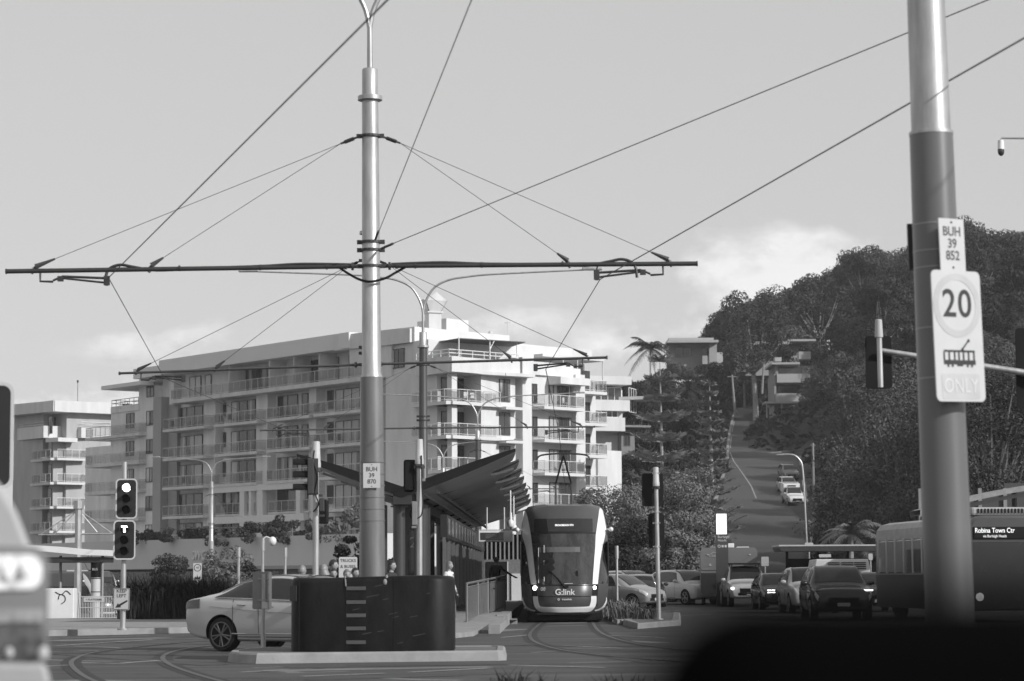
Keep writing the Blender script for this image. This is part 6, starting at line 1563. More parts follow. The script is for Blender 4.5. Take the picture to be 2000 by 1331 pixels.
# lower bushy cover on both banks of the hill road, kept below the houses' sill lines
bp = make_tree('bank_bush', 'x', 'bush', 6, 8, 1.0, 27, .40, LEAFS, BARK, 34, 240, low=.95)
nb_ = 0
for Y in (240, 262, 292, 312, 332, 350, 366, 382):
    step = 3.4*FPX/Y; px_ = 1228 + rng.uniform(0, step)
    while px_ < 1600:
        x = X_at(px_, Y, zr(Y)); l_, r__ = interp(Y, RY, RL), interp(Y, RY, RR)
        left = x < l_-2.2; right = x > r__+3.2 and px_ > 1470 and Y > 318
        lim = (rng.uniform(840, 900) if Y < 270 else rng.uniform(748, 800) if px_ > 1290 else rng.uniform(715, 790)) if px_ < 1425 else 835 if px_ > 1490 else 790
        if left or right:
            z = hill(x, Y); top = EYE + (1128-lim-rng.uniform(0, 45))*Y/FPX; h_ = min(9.5, top-z)
            if h_ > 1.2 and not (left and Y < 320 and rng.random() < .45):
                if nb_ == 0: o = bp; o.location = (x, Y, z-.3); o.scale = (.75, .75, h_/6)
                else: o = dup(bp, (x, Y, z-.3), rng.uniform(0, 6.28), None, None, (min(1.0, .45+h_/14),)*2 + (h_/6,))
                o['label'] = 'dark bush in the dense cover on the banks of the hill road'; o['group'] = 'bushes on the banks of the hill road'; nb_ += 1
        px_ += step*rng.uniform(.8, 1.3)
for px_ in (1425, 1445, 1462, 1480, 1500):
    x = X_at(px_, 466, 35); dup(bp, (x, 466, 33.5), px_*1.0, 'dark bush in the dense cover on the banks of the hill road', 'bushes on the banks of the hill road', (.7, .7, 1.2))
uc_ = MB(); rg_ = random.Random(77)
for _ in range(26000):
    y = rg_.uniform(190, 440); x = rg_.uniform(.045*y, .23*y)
    if interp(y, RY, RL)-.8 < x < interp(y, RY, RR)+.8: continue
    c_ = Vector((x, y, hill(x, y)+rg_.uniform(.05, 1.1))); a_ = Vector((rg_.gauss(0, 1), rg_.gauss(0, 1), rg_.gauss(0, .5))).normalized(); b_ = a_.cross(Vector((rg_.gauss(0, 1), rg_.gauss(0, 1), rg_.gauss(0, 1)))).normalized(); s_ = rg_.uniform(.4, .9)
    uc_.add([c_-a_*s_, c_+b_*s_*.5, c_+a_*s_, c_-b_*s_*.5], [(0, 1, 2, 3)])
P(uc_.build('undergrowth', LEAFD, recalc=False), 'dark leafy undergrowth covering the slope of the hill between the trees', 'undergrowth', kind='stuff')
# hill skyline big spreading gum and a pale trunked gum by the houses
make_tree('gum_tree', 'tall pale trunked gum standing in front of the hillside houses', 'tree', 18, 14, 9.5, 31, .46, LEAFD, BARKP, 30, 220, tr=.5, spread=.95, loc=(X_at(1476, 371, 26), 371, hill(X_at(1476, 371, 26), 371)-.5))
make_tree('gum_tree', 'wide gum crowning the left end of the hill skyline', 'tree', 22, 17, 9, 32, .5, LEAFD, BARKP, 56, 300, tr=.4, spread=.95, loc=(X_at(1475, 432, 34), 432, hill(X_at(1475, 432, 34), 432)-2))
make_tree('gum_tree', 'gum with bare pale limbs above the upper house', 'tree', 18, 13, 8, 33, .66, LEAFD, BARKP, 24, 120, tr=.4, spread=.95, loc=(X_at(1600, 400, 35), 400, hill(X_at(1600, 400, 35), 400)))
# big dark fig tree to the right of the hill road
def bigtree(px, Y, z0, H, W_, seed, label, leafm, name='fig_tree', leaf=.30, clumps=80, per=330, th=2.5, low=.5):
    x = X_at(px, Y, z0+3); return make_tree(name, label, 'tree', H, W_, th, seed, leaf, leafm, BARK, clumps, per, tr=.45, low=low, spread=.9, loc=(x, Y, z0), flatcrown=.7)
bigtree(1722, 225, 5, 17.5, 14, 41, 'broad dark fig tree overhanging the hill road behind the mast arm signals', LEAF)
bigtree(1690, 205, 1.5, 9, 10, 42, 'dark leafy tree at the right kerb of the hill road behind the fan palm', LEAFD)
bigtree(1800, 190, 3, 13, 15, 43, 'dense tree behind the thick near pole', LEAF)
bigtree(1945, 180, 3, 14, 15, 44, 'dense tree above the timber roofs at the right edge', LEAFD)
bigtree(1560, 330, 17, 5, 9, 45, 'trimmed pale shrub hedge under the stepped hillside house', LEAF, name='shrub', clumps=24, per=160, leaf=.45, th=1, low=.9)
bigtree(1480, 335, 17, 6, 5, 46, 'dark shrubs lining the upper bend of the hill road', LEAFD, name='shrub', clumps=20, per=160, leaf=.45, th=1, low=.9)
# shrub mass between building and road: several big bushes
for i, (px_, Y, z0, H, W_, m_, lab) in enumerate(((1210, 150, .4, 6.7, 8.5, LEAFL, 'wide bush right of the white facade above the tram roof'), (1300, 158, 0, 8.3, 8.2, LEAFL, 'tall pale leaved bush in the middle of the shrub bank'), (1345, 166, .5, 8.9, 4.8, LEAFL, 'pale bush at the left kerb of the hill road'),
        (1150, 140, .2, 5.2, 5.5, LEAF, 'low dark bush right behind the tram roof'), (1245, 138, 0, 4.6, 6.5, LEAFD, 'dark hedge bush low behind the parked cars'), (1318, 132, 0, 4.0, 4.4, LEAFL, 'light leaved bush behind the galvanised signal post'), (1290, 150, 0, 4.6, 7, LEAFD, 'dark bush in the shade of the shrub bank'))):
    bigtree(px_, Y, z0, H, W_, 60+i, lab, m_, name='bush', leaf=.20, clumps=60, per=380, th=1.0, low=.95)
# small street trees
for i, (px_, Y, H, W_, m_, lab) in enumerate(((333, 140, 2.8, 2.6, LEAFD, 'small dark street tree left of the pale lamp mast'), (441, 132, 3.4, 3.1, LEAFL, 'round light leaved street tree right beside the pale lamp mast'), (478, 140, 2.5, 1.6, LEAFD, 'narrow dark tree behind the thin post'), (682, 110, 3.4, 2.3, LEAFD, 'little street tree left of the near mast'), (765, 112, 2.4, 1.3, LEAFD, 'little tree just right of the near mast'))):
    make_tree('street_tree', lab, 'tree', H, W_, 1.4, 80+i, .17, m_, BARK, 30, 120, tr=.07, spread=.95, low=.25, loc=(X_at(px_, Y), Y, 0))
def podium_plant(px, zt, w, h_, seed, lab, m_):
    rng_ = random.Random(seed); q = PD.p(ps(px), 5.1, -.6); t = thing('podium_shrub', lab, 'plant', q); a = MB()
    for _ in range(12): leafquads(a, (rng_.uniform(-w/2, w/2), rng_.uniform(-.6, .6), rng_.uniform(.1, h_)), 110, (.55, .5, .4), .32, rng_)
    for _ in range(5): leafquads(a, (rng_.uniform(-w/2, w/2), -.7, rng_.uniform(-.5, .1)), 60, (.4, .3, .35), .26, rng_)
    a.build('foliage', m_, t, recalc=False); b = MB(); b.tube([(0, 0, -.1), (0, 0, h_*.8)], .06, 6); b.build('stem', BARK, t)
for i, (px_, w_, h_, m_, lab) in enumerate(((345, 4.5, .9, LEAFD, 'dark shrub on the podium left of the pale lamp mast'), (445, 5, 1.0, LEAFD, 'dark shrub on the podium right of the pale lamp mast'), (505, 4.2, 1.7, LEAFD, 'tallest dark shrub on the podium edge'), (560, 4.2, 1.2, LEAFD, 'clipped dark shrub right of the tallest podium shrub'), (620, 3, 1.0, LEAFL, 'pale shrub on the podium behind the signal post'), (668, 3.6, 2.4, LEAFL, 'pale spreading plant on the podium beside the near mast'), (282, 3.2, .8, LEAFD, 'low podium shrub at the far left end'))):
    podium_plant(px_, 0, w_, h_, 90+i, lab, m_)
# flax hedge at left and small plants
def flax(name, lab, cat, loc, w, d, h_, n, m_, seed, wid=.06):
    rng_ = random.Random(seed); t = thing(name, lab, cat, loc); a = MB()
    for _ in range(n):
        b0 = Vector((rng_.uniform(-w/2, w/2), rng_.uniform(-d/2, d/2), 0)); an = rng_.uniform(0, 6.28); L = h_*rng_.uniform(.6, 1.15); out = rng_.uniform(.15, .75)*L; dr = Vector((math.cos(an), math.sin(an), 0)); sd_ = Vector((-dr.y, dr.x, 0))*wid*rng_.uniform(.6, 1.2)
        p1 = b0+dr*out*.35+Vector((0, 0, L*.65)); p2 = b0+dr*out+Vector((0, 0, L*.8*rng_.uniform(.7, 1.2)))
        a.add([b0-sd_*.6, b0+sd_*.6, p1+sd_, p1-sd_, p2], [(0, 1, 2, 3), (3, 2, 4)])
    a.build('foliage', m_, t, recalc=False); return t
for i, px_ in enumerate((262, 300, 338, 372, 405)):
    flax('flax_plant', ('dark flax clump at the left end of the hedge', 'dark flax clump second from the left in the hedge', 'dark flax clump in the middle of the hedge', 'dark flax clump behind the boot of the pale sedan', 'dark flax clump at the right end of the hedge')[i], 'plant', (X_at(px_, 75), 76, .1), 1.15, 1.4, 1.45, 900, LEAFD, 120+i, .02)
flax('median_plants', 'mid toned grass clump beside the right flank of the tram', 'plant', (X_at(1205, 78), 78, .12), 1.1, 6, .62, 420, LEAFL, 131, .02)
flax('median_plants', 'low strappy plants filling the median nose before the silver car', 'plant', (X_at(1238, 72), 73, .12), 1.3, 3.5, .45, 420, LEAF, 132, .022)
# blurred grass in the near foreground
for i, (px_, w_, h_) in enumerate(((1000, .30, .5), (1055, .26, .42), (1120, .3, .33), (1200, .34, .42), (1262, .3, .40))):
    flax('grass_tuft', ('tall spiky dark grass tuft at the bottom edge, leftmost of the row', 'second grass tuft from the left at the bottom edge', 'middle grass tuft at the bottom edge, the lowest one', 'fourth grass tuft along the bottom edge', 'grass tuft at the bottom edge next to the black mirror')[i], 'grass', (X_at(px_, 25), 25, 0), w_, .5, h_, 130, LEAFD, 140+i, .008)
# palms
def palm(lab, px, Y, z0, H, L, n, seed, name='palm_tree', m_=PALMG, ang=0.2, lean=0):
    rng_ = random.Random(seed); x = X_at(px, Y, z0+H); t = thing(name, lab, 'palm', (x, Y, z0)); a = MB(); a.tube([(0, 0, -.5), (lean*.4, 0, H*.5), (lean, 0, H)], [.2, .15, .13], 8); a.build('trunk', BARKP, t, smooth=True)
    c = MB()
    for k in range(n):
        an = 2*math.pi*k/n + rng_.uniform(-.2, .2); el = rng_.uniform(-.2, 1.2); LL = L*rng_.uniform(.8, 1.1); d = Vector((math.cos(an), math.sin(an), 0)); pts = []
        for j in range(9):
            f_ = j/8; pts.append(Vector((lean, 0, H)) + d*LL*f_*math.cos(el*.7) + Vector((0, 0, LL*(math.sin(el)*f_ - .75*f_*f_*(1.15-.3*el)))))
        c.tube(pts, [.03*(1-.8*j/8) for j in range(9)], 4)
        for j in range(1, 9):
            for q in range(3):
                f_ = (j-1+q/3)/8; p = pts[j-1].lerp(pts[j], q/3); tg = (pts[j]-pts[j-1]).normalized(); s_ = tg.cross(Vector((0, 0, 1))).normalized(); ll = LL*.24*math.sin(math.pi*min(1, f_*.85+.15))
                for sg in (-1, 1):
                    e = p + s_*sg*ll*.8 + tg*ll*.45 - Vector((0, 0, ll*rng_.uniform(.25, .6))); w_ = tg*.045*L/2; c.add([p-w_, p+w_, e], [(0, 1, 2)])
    c.build('crown', m_, t, recalc=False); return t
palm('leafy palm in front of the shelter roof, lit from the right', 1661, 118, 0, 3.4, 1.9, 24, 151)
palm('palm beside the bus, lower and behind the lit palm', 1730, 128, 0, 3.0, 1.7, 20, 152)
palm('tall palm silhouetted against the sky left of the hillside house', 1270, 372, 15, 21.5, 4.6, 24, 153, m_=LEAFD)
palm('palm standing in front of the upper hillside house', 1345, 372, 18, 12, 4.4, 22, 154, m_=LEAFD)
palm('little palm tuft above the pergola roof', 1100, 420, 12, 27, 2.2, 14, 155, m_=LEAFD)
# norfolk pines: tiers of drooping branches with upturned tips
def pine(lab, px, Y, z0, H, Wd, tiers, seed, sparse=1., m_=NEEDLE):
    rng_ = random.Random(seed); x = X_at(px, Y, z0+H/2); t = thing('norfolk_pine', lab, 'tree', (x, Y, z0)); a = MB(); a.tube([(0, 0, -1), (.1, 0, H*.5), (0, 0, H)], [.28, .17, .03], 8); c = MB()
    for k in range(tiers):
        f_ = k/(tiers-1); z = H*lerp(.12, .985, f_); L = Wd/2*(1-f_)**.75*rng_.uniform(.85, 1.1)+.25
        nb = 7
        for b in range(nb):
            an = 2*math.pi*(b+.5*(k % 2))/nb+rng_.uniform(-.25, .25); d = Vector((math.cos(an), math.sin(an), 0)); s_ = Vector((-d.y, d.x, 0)); LL = L*rng_.uniform(.7, 1.1)
            pts = [Vector((0, 0, z)) + d*LL*q + Vector((0, 0, LL*(.10*q + .22*q*q))) for q in (0, .25, .5, .75, 1)]
            a.tube(pts, [.05, .04, .03, .025, .015], 4, cap=False)
            for q in range(int(26*sparse)):
                u = rng_.uniform(.22, 1); p = Vector((0, 0, z)) + d*LL*u + Vector((0, 0, LL*(.10*u+.22*u*u))); ln = .16*Wd*(1.1-u*.5)*rng_.uniform(.5, 1)
                for sg in (-1, 1):
                    e = p + s_*sg*ln*.75 + d*ln*.4 + Vector((0, 0, ln*rng_.uniform(-.05, .5))); w_ = (d*.5+Vector((0, 0, .6)))*.12; c.add([p-w_, p+w_, e+w_*.5, e-w_*.5], [(0, 1, 2, 3)])
    a.build('trunk', BARKP, t, smooth=True); c.build('crown', m_, t, recalc=False)
pine('open tiered norfolk pine with wide branches, left of the two pines', 1291, 235, 2, 20.6, 10.5, 10, 161)
pine('slender norfolk pine nearest the hill road, right of the two pines', 1388, 215, 2, 16.6, 5.8, 17, 162, .8)

# ================================================================== hillside houses, poles, shelter, fences
def house(lab, px, Y, z0, name='hillside_house'): return thing(name, lab, 'house', (X_at(px, Y, z0), Y, z0))
def zpy(py, Y): return EYE + (1128-py)*Y/FPX
def pbox(mb, px0, px1, py0, py1, Y, d0, d1, root):
    x0, x1 = X_at(px0, Y, zpy(py0, Y)), X_at(px1, Y, zpy(py0, Y)); z0, z1 = zpy(py1, Y), zpy(py0, Y); mb.bx(x0-root.location.x, x1-root.location.x, Y+d0-root.location.y, Y+d1-root.location.y, z0-root.location.z, z1-root.location.z)
HM = mat('house_render', .33, rough=.8, var=.12, scale=.4); HR = mat('house_roof', .12, rough=.7, var=.2)
Hs = house('flat roofed house high on the hill left of the road, palm in front', 1360, 392, 20)
a = MB(); pbox(a, 1308, 1396, 672, 735, 392, 2.5, 9, Hs); pbox(a, 1385, 1400, 672, 712, 392, 0, 8, Hs); pbox(a, 1372, 1396, 697, 714, 392, .2, 2.4, Hs); a.build('wall', HM, Hs)
a = MB(); pbox(a, 1302, 1402, 668, 673, 392, -1.5, 9.5, Hs); pbox(a, 1306, 1394, 662, 667, 392, 0, 9, Hs); a.build('roof', mat('roof_edge', .36, rough=.7), Hs)
a = MB(); pbox(a, 1398, 1413, 690, 728, 392, 1, 8, Hs); a.build('side_wing', mat('wing_pale', .42, rough=.8), Hs)
for p0, p1 in ((1320, 1335), (1338, 1352), (1374, 1392)): a = MB(); pbox(a, p0, p1, 680, 697, 392, 2.35, 2.49, Hs); a.build('window', GLASSM, Hs)
Hs = house('low house with patterned screen block above the stepped house', 1515, 378, 22)
a = MB(); pbox(a, 1448, 1590, 676, 735, 378, 2, 8, Hs); pbox(a, 1441, 1462, 690, 730, 378, 0, 7, Hs); a.build('wall', HM, Hs)
a = MB(); pbox(a, 1470, 1540, 672, 678, 378, -1.5, 8, Hs); pbox(a, 1538, 1592, 667, 671, 378, -1, 8, Hs); a.build('roof', MATS['roof_edge'], Hs)
a = MB()
for i in range(7):
    for j in range(6): 
        if (i+j) % 2: pbox(a, 1552+i*3, 1554.4+i*3, 672+j*3.6, 674.8+j*3.6, 378, 1.75, 1.95, Hs)
pbox(a, 1550, 1573, 671, 672, 378, 1.7, 1.96, Hs); a.build('screen_block', SIGNG, Hs)
for p0, p1 in ((1484, 1508), (1524, 1548)): a = MB(); pbox(a, p0, p1, 684, 702, 378, 1.85, 1.99, Hs); a.build('window', GLASSM, Hs)
a = MB(); pbox(a, 1474, 1512, 703, 705, 378, .2, .3, Hs)
for i in range(8): pbox(a, 1475+i*5, 1475.6+i*5, 692, 704, 378, .2, .3, Hs)
a.build('rail', SIGNG, Hs)
Hs = house('stepped three level house with pale balconies beside the fig tree', 1545, 345, 18)
a = MB(); pbox(a, 1514, 1600, 716, 830, 345, 2.0, 9, Hs); pbox(a, 1511, 1515, 735, 792, 345, -.5, 8, Hs); pbox(a, 1514, 1519, 716, 736, 345, -.5, 3, Hs); a.build('wall', mat('house_dark', .24, rough=.8, var=.15), Hs)
a = MB(); pbox(a, 1505, 1560, 713, 717, 345, -1.5, 8, Hs); pbox(a, 1516, 1600, 735, 752, 345, -1, 1.9, Hs); pbox(a, 1514, 1600, 773, 790, 345, -.9, 1.9, Hs); pbox(a, 1491, 1600, 790, 794, 345, -2, 1.9, Hs); pbox(a, 1515, 1528, 700, 708, 345, 1, 3, Hs); pbox(a, 1562, 1585, 689, 704, 345, 1, 3, Hs); a.build('balcony', HM, Hs)
for py_ in (720, 756, 800): a = MB(); pbox(a, 1523, 1570, py_, py_+14, 345, 1.8, 1.99, Hs); a.build('window', GLASSM, Hs)
for p0, p1, y1 in ((1523, 1525, 826), (1494, 1496, 826)): a = MB(); pbox(a, p0, p1, 794, y1, 345, -1.8, -1.5, Hs); a.build('post', HM, Hs)
for px_, y0, y1, Y, lab in ((1436, 735, 806, 360, 'leaning timber power pole left of the upper hill road'), (1488, 705, 760, 365, 'timber power pole before the low hillside house')):
    t = thing('power_pole', lab, 'pole', (X_at(px_, Y, zpy(y1, Y)), Y, zpy(y1, Y)-1)); a = MB(); h_ = zpy(y0, Y)-zpy(y1, Y)+1; a.tube([(0, 0, 0), (-.4 if px_ < 1450 else .4, 0, h_)], [.2, .14], 8); a.build('shaft', TIMBER, t); a = MB(); a.box((-.4 if px_ < 1450 else .4, 0, h_-.3), (1.4, .12, .12)); a.build('crossbar', TIMBER, t)
# street lamp and posts on the hill road
t = thing('street_lamp', 'tall curved street lamp on the right kerb of the hill road', 'street lamp', (X_at(1578, 214), 214, 3.0)); a = MB(); zt = zpy(893, 214)-3
a.tube(catmull([(0, 0, 0), (-.15, 0, zt*.5), (-.3, 0, zt*.86), (-.55, 0, zt*.95), (-1.1, 0, zt), (-2.1, 0, zt+.05)], 5), .075, 8); a.build('pole', GALV, t, smooth=True); a = MB(); a.box((-2.3, 0, zt+.03), (.6, .22, .1)); a.build('lamp_head', GALV2, t, bevel=.02)
t = thing('timber_pole', 'thin timber pole just right of the parked cars on the hill', 'pole', (X_at(1592, 250), 250, 8)); a = MB(); a.tube([(0, 0, 0), (0, 0, zpy(870, 250)-8)], .13, 8); a.build('shaft', TIMBER, t); a = MB(); a.box((0, 0, zpy(874, 250)-8), (.5, .1, .1)); a.build('crossbar', TIMBER, t)
# bus shelter roof
SHR = thing('bus_shelter', 'long flat bus shelter with dark underside behind the queue of cars', 'shelter', (X_at(1620, 112), 112, 0)); a = MB(); x0, x1 = X_at(1523, 112)-SHR.location.x, X_at(1760, 112)-SHR.location.x; z = zpy(1073, 112)
a.prism([(x0, z-.02), (x0+.1, z-.18), (x1, z-.18), (x1, z+.05), (x0, z+.05)], 'y', 0, 3); a.build('roof_slab', DARKST, SHR); a = MB(); a.bx(x0-.02, x1, -.03, 3.02, z+.052, z+.12); a.build('roof_edge', SIGNG, SHR)
a = MB()
for px_ in (1540, 1600, 1660, 1720): x = X_at(px_, 113)-SHR.location.x; a.box((x, 1.5, z/2), (.12, .12, z-.3))
a.bx(x0+.6, x1, 2.6, 2.7, .5, z-.5); a.build('back_frame', MATTE, SHR)
# timber roofs behind the bus
t = thing('timber_shelter', 'curved timber roof rising behind the bus at the right edge', 'shelter', (X_at(1950, 96), 96, 0)); a = MB(); pts = []
for i in range(9): f_ = i/8; pts.append(Vector((X_at(lerp(1800, 2060, f_), 96)-t.location.x, 0, zpy(lerp(1012, 958, f_)-6*math.sin(math.pi*f_), 96))))
a.grid([[p+Vector((0, 0, .0)) for p in pts], [p+Vector((0, 0, .22)) for p in pts], [p+Vector((0, 2.5, .22)) for p in pts], [p+Vector((0, 2.5, 0)) for p in pts]], closed=False); a.grid([[p for p in pts], [p+Vector((0, 2.5, 0)) for p in pts]]); a.build('roof', mat('timber_roof', .26, rough=.8, var=.3, scale=4), t)
a = MB(); a.grid([[p+Vector((0, .1, -.22)) for p in pts], [p+Vector((0, .1, -.06)) for p in pts]]); a.tube([pts[6]+Vector((0, 1, -3.6)), pts[6]+Vector((0, 1, 0))], .1, 8); a.tube([pts[1]+Vector((0, 1, -3.3)), pts[1]+Vector((0, 1, 0))], .1, 8); a.build('beam', DARKST, t)
t = thing('boundary_fence', 'stepped dark timber fence in front of the trees at the right edge', 'fence', (X_at(1950, 140), 140, 0)); a = MB()
for i, (p0, p1, py_) in enumerate(((1800, 1916, 975), (1917, 1965, 967), (1966, 2060, 950))): x0, x1 = X_at(p0, 140)-t.location.x, X_at(p1, 140)-t.location.x; a.bx(x0, x1-.02, 0, .15, 0, zpy(py_, 140))
a.build('boards', mat('fence_dark', .05, rough=.8, var=.3, stretch=(8, 1, .5)), t); a = MB()
for px_ in (1800, 1917, 1966): a = MB(); x = X_at(px_, 140)-t.location.x; a.box((x, -.1, zpy(960, 140)/2), (.2, .15, zpy(960, 140))); a.build('post', TIMBER, t)

# ================================================================== people
def person(lab, loc, face, H=1.7, top=CLOTHM, bottom=CLOTHD, hair=HAIRD, hair_len=.06, arms=((.0, .06, -.56), (.0, .06, -.56)), stride=.0, lean=0., hold=None, name='person', bald=False):
    """face: world heading of the body (0 = facing -y, the camera). body is one skinned surface; arms: hand offset from its shoulder (side, fwd, up)"""
    k = H/1.7; t = thing(name, lab, 'person', loc, face)
    V = []; E = []; RD = []
    def v(p, r_, par=None):
        V.append(Vector((p[0], p[1]+lean*(p[2]-.9)*-1, p[2]))*k); RD.append(r_*k)
        if par is not None: E.append((par, len(V)-1))
        return len(V)-1
    pel = v((0, 0, .95), .135); sp = v((0, .01, 1.12), .125, pel); chs = v((0, .01, 1.30), .145, sp); nk0 = v((0, .01, 1.42), .075, chs); nk = v((0, .0, 1.48), .052, nk0); hd = v((0, -.01, 1.56), .072, nk); hd2 = v((0, -.012, 1.63), .066, hd)
    for i, s in enumerate((-1, 1)):
        hp = v((s*.09, 0, .88), .10, pel); kn = v((s*.095, -.02 - s*stride*.5, .49), .062, hp); an = v((s*.095, .02 - s*stride, .09), .04, kn); ft = v((s*.10, -.12 - s*stride, .03), .035, an)
        sh = v((s*.17, .01, 1.38), .065, chs); ho = arms[i]; ha_ = Vector((s*.20 + s*ho[0], .01-ho[1], 1.38+ho[2])); el_ = Vector((s*.185, .01, 1.38)).lerp(ha_, .5) + Vector((s*.035, .05, -.03)); el = v(el_, .045, sh); wr = v(ha_, .030, el)
        dr = (ha_-el_).normalized(); sd_ = Vector((1, 0, 0)) if abs(dr.x) < .8 else Vector((0, 1, 0)); sd_ = (sd_ - dr*sd_.dot(dr)).normalized(); pm = v(ha_+dr*.06, .032, wr)
        for f_ in range(4): a0 = v(ha_+dr*.105+sd_*(.024*(f_-1.5)), .010, pm); v(ha_+dr*(.165+.012*(1.5-abs(f_-1.5)))+sd_*(.027*(f_-1.5))+dr.cross(sd_)*.015, .007, a0)
        th = v(ha_+dr*.05-sd_*.042, .010, pm); v(ha_+dr*.095-sd_*.058, .008, th)
    me = bpy.data.meshes.new('body'); me.from_pydata([tuple(p) for p in V], E, []); o = bpy.data.objects.new('body', me); C.objects.link(o); o.parent = t
    sk = o.modifiers.new('skin', 'SKIN'); sk.use_smooth_shade = True
    for i, sv in enumerate(me.skin_vertices[0].data): sv.radius = (RD[i], RD[i]); sv.use_root = (i == 0)
    o.modifiers.new('sub', 'SUBSURF').levels = 1; baked(o)
    bm = bmesh.new(); bm.from_mesh(o.data)       # join a shaped head on the neck
    hc = V[hd] + Vector((0, -.01, .03))*k
    geo = bmesh.ops.create_uvsphere(bm, u_segments=16, v_segments=12, radius=1.0)
    for q in geo['verts']:
        p = q.co.copy(); w_ = .078*(1 - .18*max(0, -p.z)); y = .098*p.y; 
        if p.z < -.3 and p.y > 0: y *= .8
        if abs(p.x) < .25 and p.y < -.85 and -.35 < p.z < .15: y -= .020          # nose
        if abs(p.x) > .9 and abs(p.z) < .3 and abs(p.y) < .4: w_ *= 1.12           # ears
        if .0 < p.z < .3 and .2 < abs(p.x) < .55 and p.y < -.7: y += .008          # eye sockets
        q.co = hc + Vector((p.x*w_, y, p.z*.118))*k
    for f in bm.faces: f.smooth = True
    bm.to_mesh(o.data); bm.free()
    o.data.materials.clear()
    for m_ in (SKIN, top, bottom, SIGNB): o.data.materials.append(m_)
    for f in o.data.polygons:
        c_ = f.center/k; hand = False
        far = min((c_ - (V[j]/k)).length for j in range(len(V)) if RD[j]/k < .034 and RD[j] > 0 and V[j].z/k > .3)
        f.material_index = 0 if (c_.z > 1.455 or far < .055) else 1 if c_.z > .93 else 2 if c_.z > .09 else 3
    a = MB()
    if not bald:
        rows = []
        for iz in range(8):
            el = lerp(R(88), R(-12), iz/7); row = []
            for j in range(20):
                an = 2*math.pi*j/20; fr = max(0, -math.sin(an)); e2 = el if fr < .5 else max(el, R(28)); row.append(hc + Vector((math.cos(an)*.087*math.cos(e2)*k, (.006+math.sin(an)*.108*math.cos(e2))*k, (.012+.124*math.sin(e2))*k)))
            rows.append(row)
        a.grid(rows, closed=True)
        if hair_len > .08:
            rows = []
            for iz in range(6):
                row = []
                for j in range(11): an = lerp(R(-15), R(195), j/10); row.append(hc + Vector((math.cos(an)*(.088+.01*iz)*k, (.01+math.sin(an)*(.105))*k, (-.0-hair_len*iz/5)*k)))
                rows.append(row)
            a.grid(rows)
        a.build('hair', hair, t, smooth=True, recalc=False)
    a = MB()
    for s in (-1, 1): a.ball(hc+Vector((s*.031*k, -.088*k, .012*k)), (.012*k, .008*k, .008*k), 8, 6)
    a.box(hc+Vector((0, -.092*k, -.055*k)), (.045*k, .006*k, .008*k)); a.build('eyes_and_mouth', SIGNB, t)
    if hold: hold(t, V, k)
    return t
def strap(t, V, k):
    a = MB(); a.tube(catmull([(.13*k, .0, 1.40*k), (.05*k, -.14*k, 1.28*k), (-.12*k, -.13*k, 1.05*k)], 4), .012, 5); a.tube(catmull([(.13*k, .0, 1.40*k), (.05*k, .16*k, 1.28*k), (-.12*k, .15*k, 1.05*k)], 4), .012, 5); a.build('bag_strap', CLOTHD, t)
def pl(px, Y, z=.0): return (X_at(px, Y), Y, z)
person('woman with long fair hair and white top walking beside the black barrier', pl(877, 68, .12), R(60), 1.70, CLOTHW, CLOTHM, HAIRL, .22, ((.02, .05, -.52), (.0, .12, -.5)), .16, hold=strap)
person('person in dark clothes reaching an arm towards the kiosk', pl(969, 84, .32), R(150), 1.74, CLOTHD, CLOTHD, HAIRD, .06, ((.32, .25, -.30), (.02, .05, -.52)), .05)
for i, (px_, Y, pytop, fc, tp, hr, hl, bd_, lab) in enumerate(((590, 50, 1102, 170, CLOTHM, HAIRL, .07, False, 'fair haired person seen from behind above the sedan roof'), (632, 50.5, 1100, 160, CLOTHW, HAIRL, .10, False, 'fair curly haired person left of the white trucks sign'), (650, 56, 1091, 70, CLOTHD, HAIRD, .07, False, 'tall dark haired person turned aside beside the white trucks sign'),
        (651, 52, 1108, 10, CLOTHD, HAIRD, .09, False, 'dark haired person in front facing the camera above the sedan roof'), (677, 51.5, 1110, 20, CLOTHM, mat('hair_grey', .15, rough=.6), .06, False, 'grey haired person below the white trucks sign'), (693, 52.5, 1107, 40, CLOTHD, HAIRD, .05, False, 'young person with short dark hair right of the white trucks sign'), (764, 58, 1093, 60, CLOTHD, HAIRD, .09, False, 'person with dark jacket just right of the near mast'))):
    person(lab, pl(px_, Y, 0), R(fc), max(1.45, min(1.85, zpy(pytop, Y)*.985)), tp, CLOTHD, hr, hl, bald=bd_, stride=.1)

# ================================================================== balcony furniture
def chair(loc, rz, lab, m_):
    t = thing('balcony_chair', lab, 'chair', loc, rz, 'chairs on the balconies'); a = MB(); a.box((0, 0, .44), (.45, .45, .04)); a.build('seat', m_, t); a = MB(); a.box((0, .2, .70), (.45, .04, .5)); a.build('backrest', m_, t)
    for x in (-.19, .19):
        for y in (-.19, .19): a = MB(); a.tube([(x, y, 0), (x, y, .43)], .02, 5); a.build('leg', m_, t)
    return t
def table(loc, lab):
    t = thing('balcony_table', lab, 'table', loc, 0, 'tables on the balconies'); a = MB(); a.tube([(0, 0, .70), (0, 0, .74)], .45, 16); a.build('tabletop', SIGNW, t); a = MB(); a.tube([(0, 0, 0), (0, 0, .7)], .04, 8); a.tube([(0, 0, 0), (0, 0, .03)], .25, 12); a.build('pedestal', RAILG, t); return t
def spot(F, px, z, d): q = F.p(F.s(px, 900, d), z+.01, d); return (q.x, q.y, q.z)
c0 = chair(spot(LW, 432, 16.8, .2), R(20), 'dark chair left of the round table on a shaded wing balcony', CLOTHD)
floors = {16.8: 'top', 13.8: 'second', 10.8: 'third'}
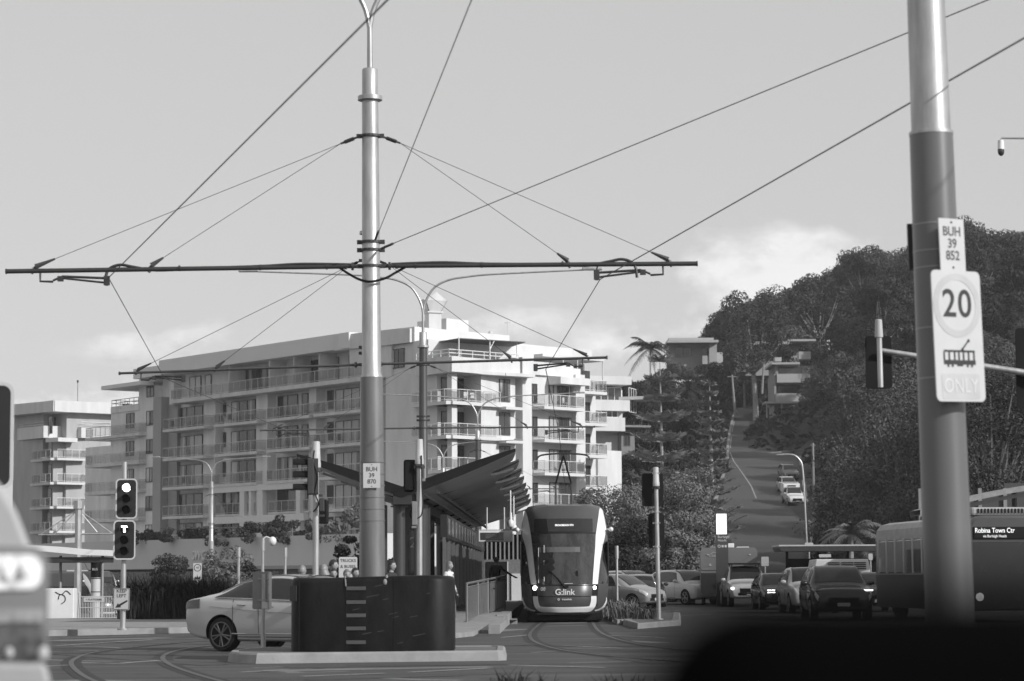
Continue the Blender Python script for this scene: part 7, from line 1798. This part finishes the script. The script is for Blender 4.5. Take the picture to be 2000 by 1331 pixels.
tb = table(spot(LW, 442, 16.8, .3), 'round white table on the shaded wing balcony')
for px_, z, F_, d_, lab in ((451, 16.8, LW, .2, 'dark chair right of the round table on a shaded wing balcony'), (545, 16.8, LW, .2, 'dark chair on the balcony behind the signal post top'), (335, 16.8, LW, .3, 'dark chair on the leftmost balcony of the main wing'), (665, 13.8, LW, .3, 'dark chair on the balcony beside the near mast'), (360, 10.8, LW, .2, 'dark chair on a lower balcony behind the pale lamp mast')):
    dup(c0, (*spot(F_, px_, z, d_),), R(random.uniform(0, 360)), lab, 'chairs on the balconies')
c1_ = chair(spot(RW, 925, 16.8, -.6), R(30), 'pale chair on the sunlit corner balcony under the terrace', RAILW)
for px_, z, F_, d_, lab in ((908, 16.8, RW, -.7, 'pale chair nearer the column on the sunlit corner balcony'), (1105, 16.8, RW, .7, 'pale chair on the upper sunlit balcony right of the white pier'), (1100, 10.8, RW, .7, 'pale chair on the lower sunlit balcony right of the white pier')):
    dup(c1_, spot(F_, px_, z, d_), R(random.uniform(0, 360)), lab, 'chairs on the balconies')
dup(tb, spot(RW, 1115, 13.8, .7), 0, 'round white table on the middle sunlit balcony right of the white pier'); dup(tb, spot(RW, 917, 16.8, -.6), 0, 'round white table on the sunlit corner balcony')
flax('potted_plant', 'potted plant on the terrace beside the awning', 'plant', RW.p(rs(985), 19.62, -1.5), .5, .5, 1.6, 90, LEAFD, 201, .05)
flax('potted_plant', 'row of dark pot plants on the far roof terrace at left', 'plant', LW.p(ls(240), 19.35, -.6), 1.6, .4, 1.1, 120, LEAFD, 202, .05)
flax('potted_plant', 'spiky pot plant on a low balcony of the shaded wing', 'plant', LW.p(ls(440), 7.8, -.5), .7, .5, 1.5, 100, LEAFD, 203, .06)

# ================================================================== air between here and the hill
hz = MB(); hz.bx(-120, 140, -30, 560, -3.2, 95)
hm = bpy.data.materials.new('haze'); hm.use_nodes = True
ht = hm.node_tree; ht.nodes.remove(ht.nodes['Principled BSDF']); vp = ht.nodes.new('ShaderNodeVolumePrincipled')
vp.inputs['Color'].default_value = (.9, .9, .9, 1); vp.inputs['Density'].default_value = .00022; vp.inputs['Anisotropy'].default_value = .2
ht.links.new(vp.outputs[0], ht.nodes['Material Output'].inputs['Volume'])
P(hz.build('haze', hm), 'thin pale haze over the junction and the hill', 'haze', kind='stuff')
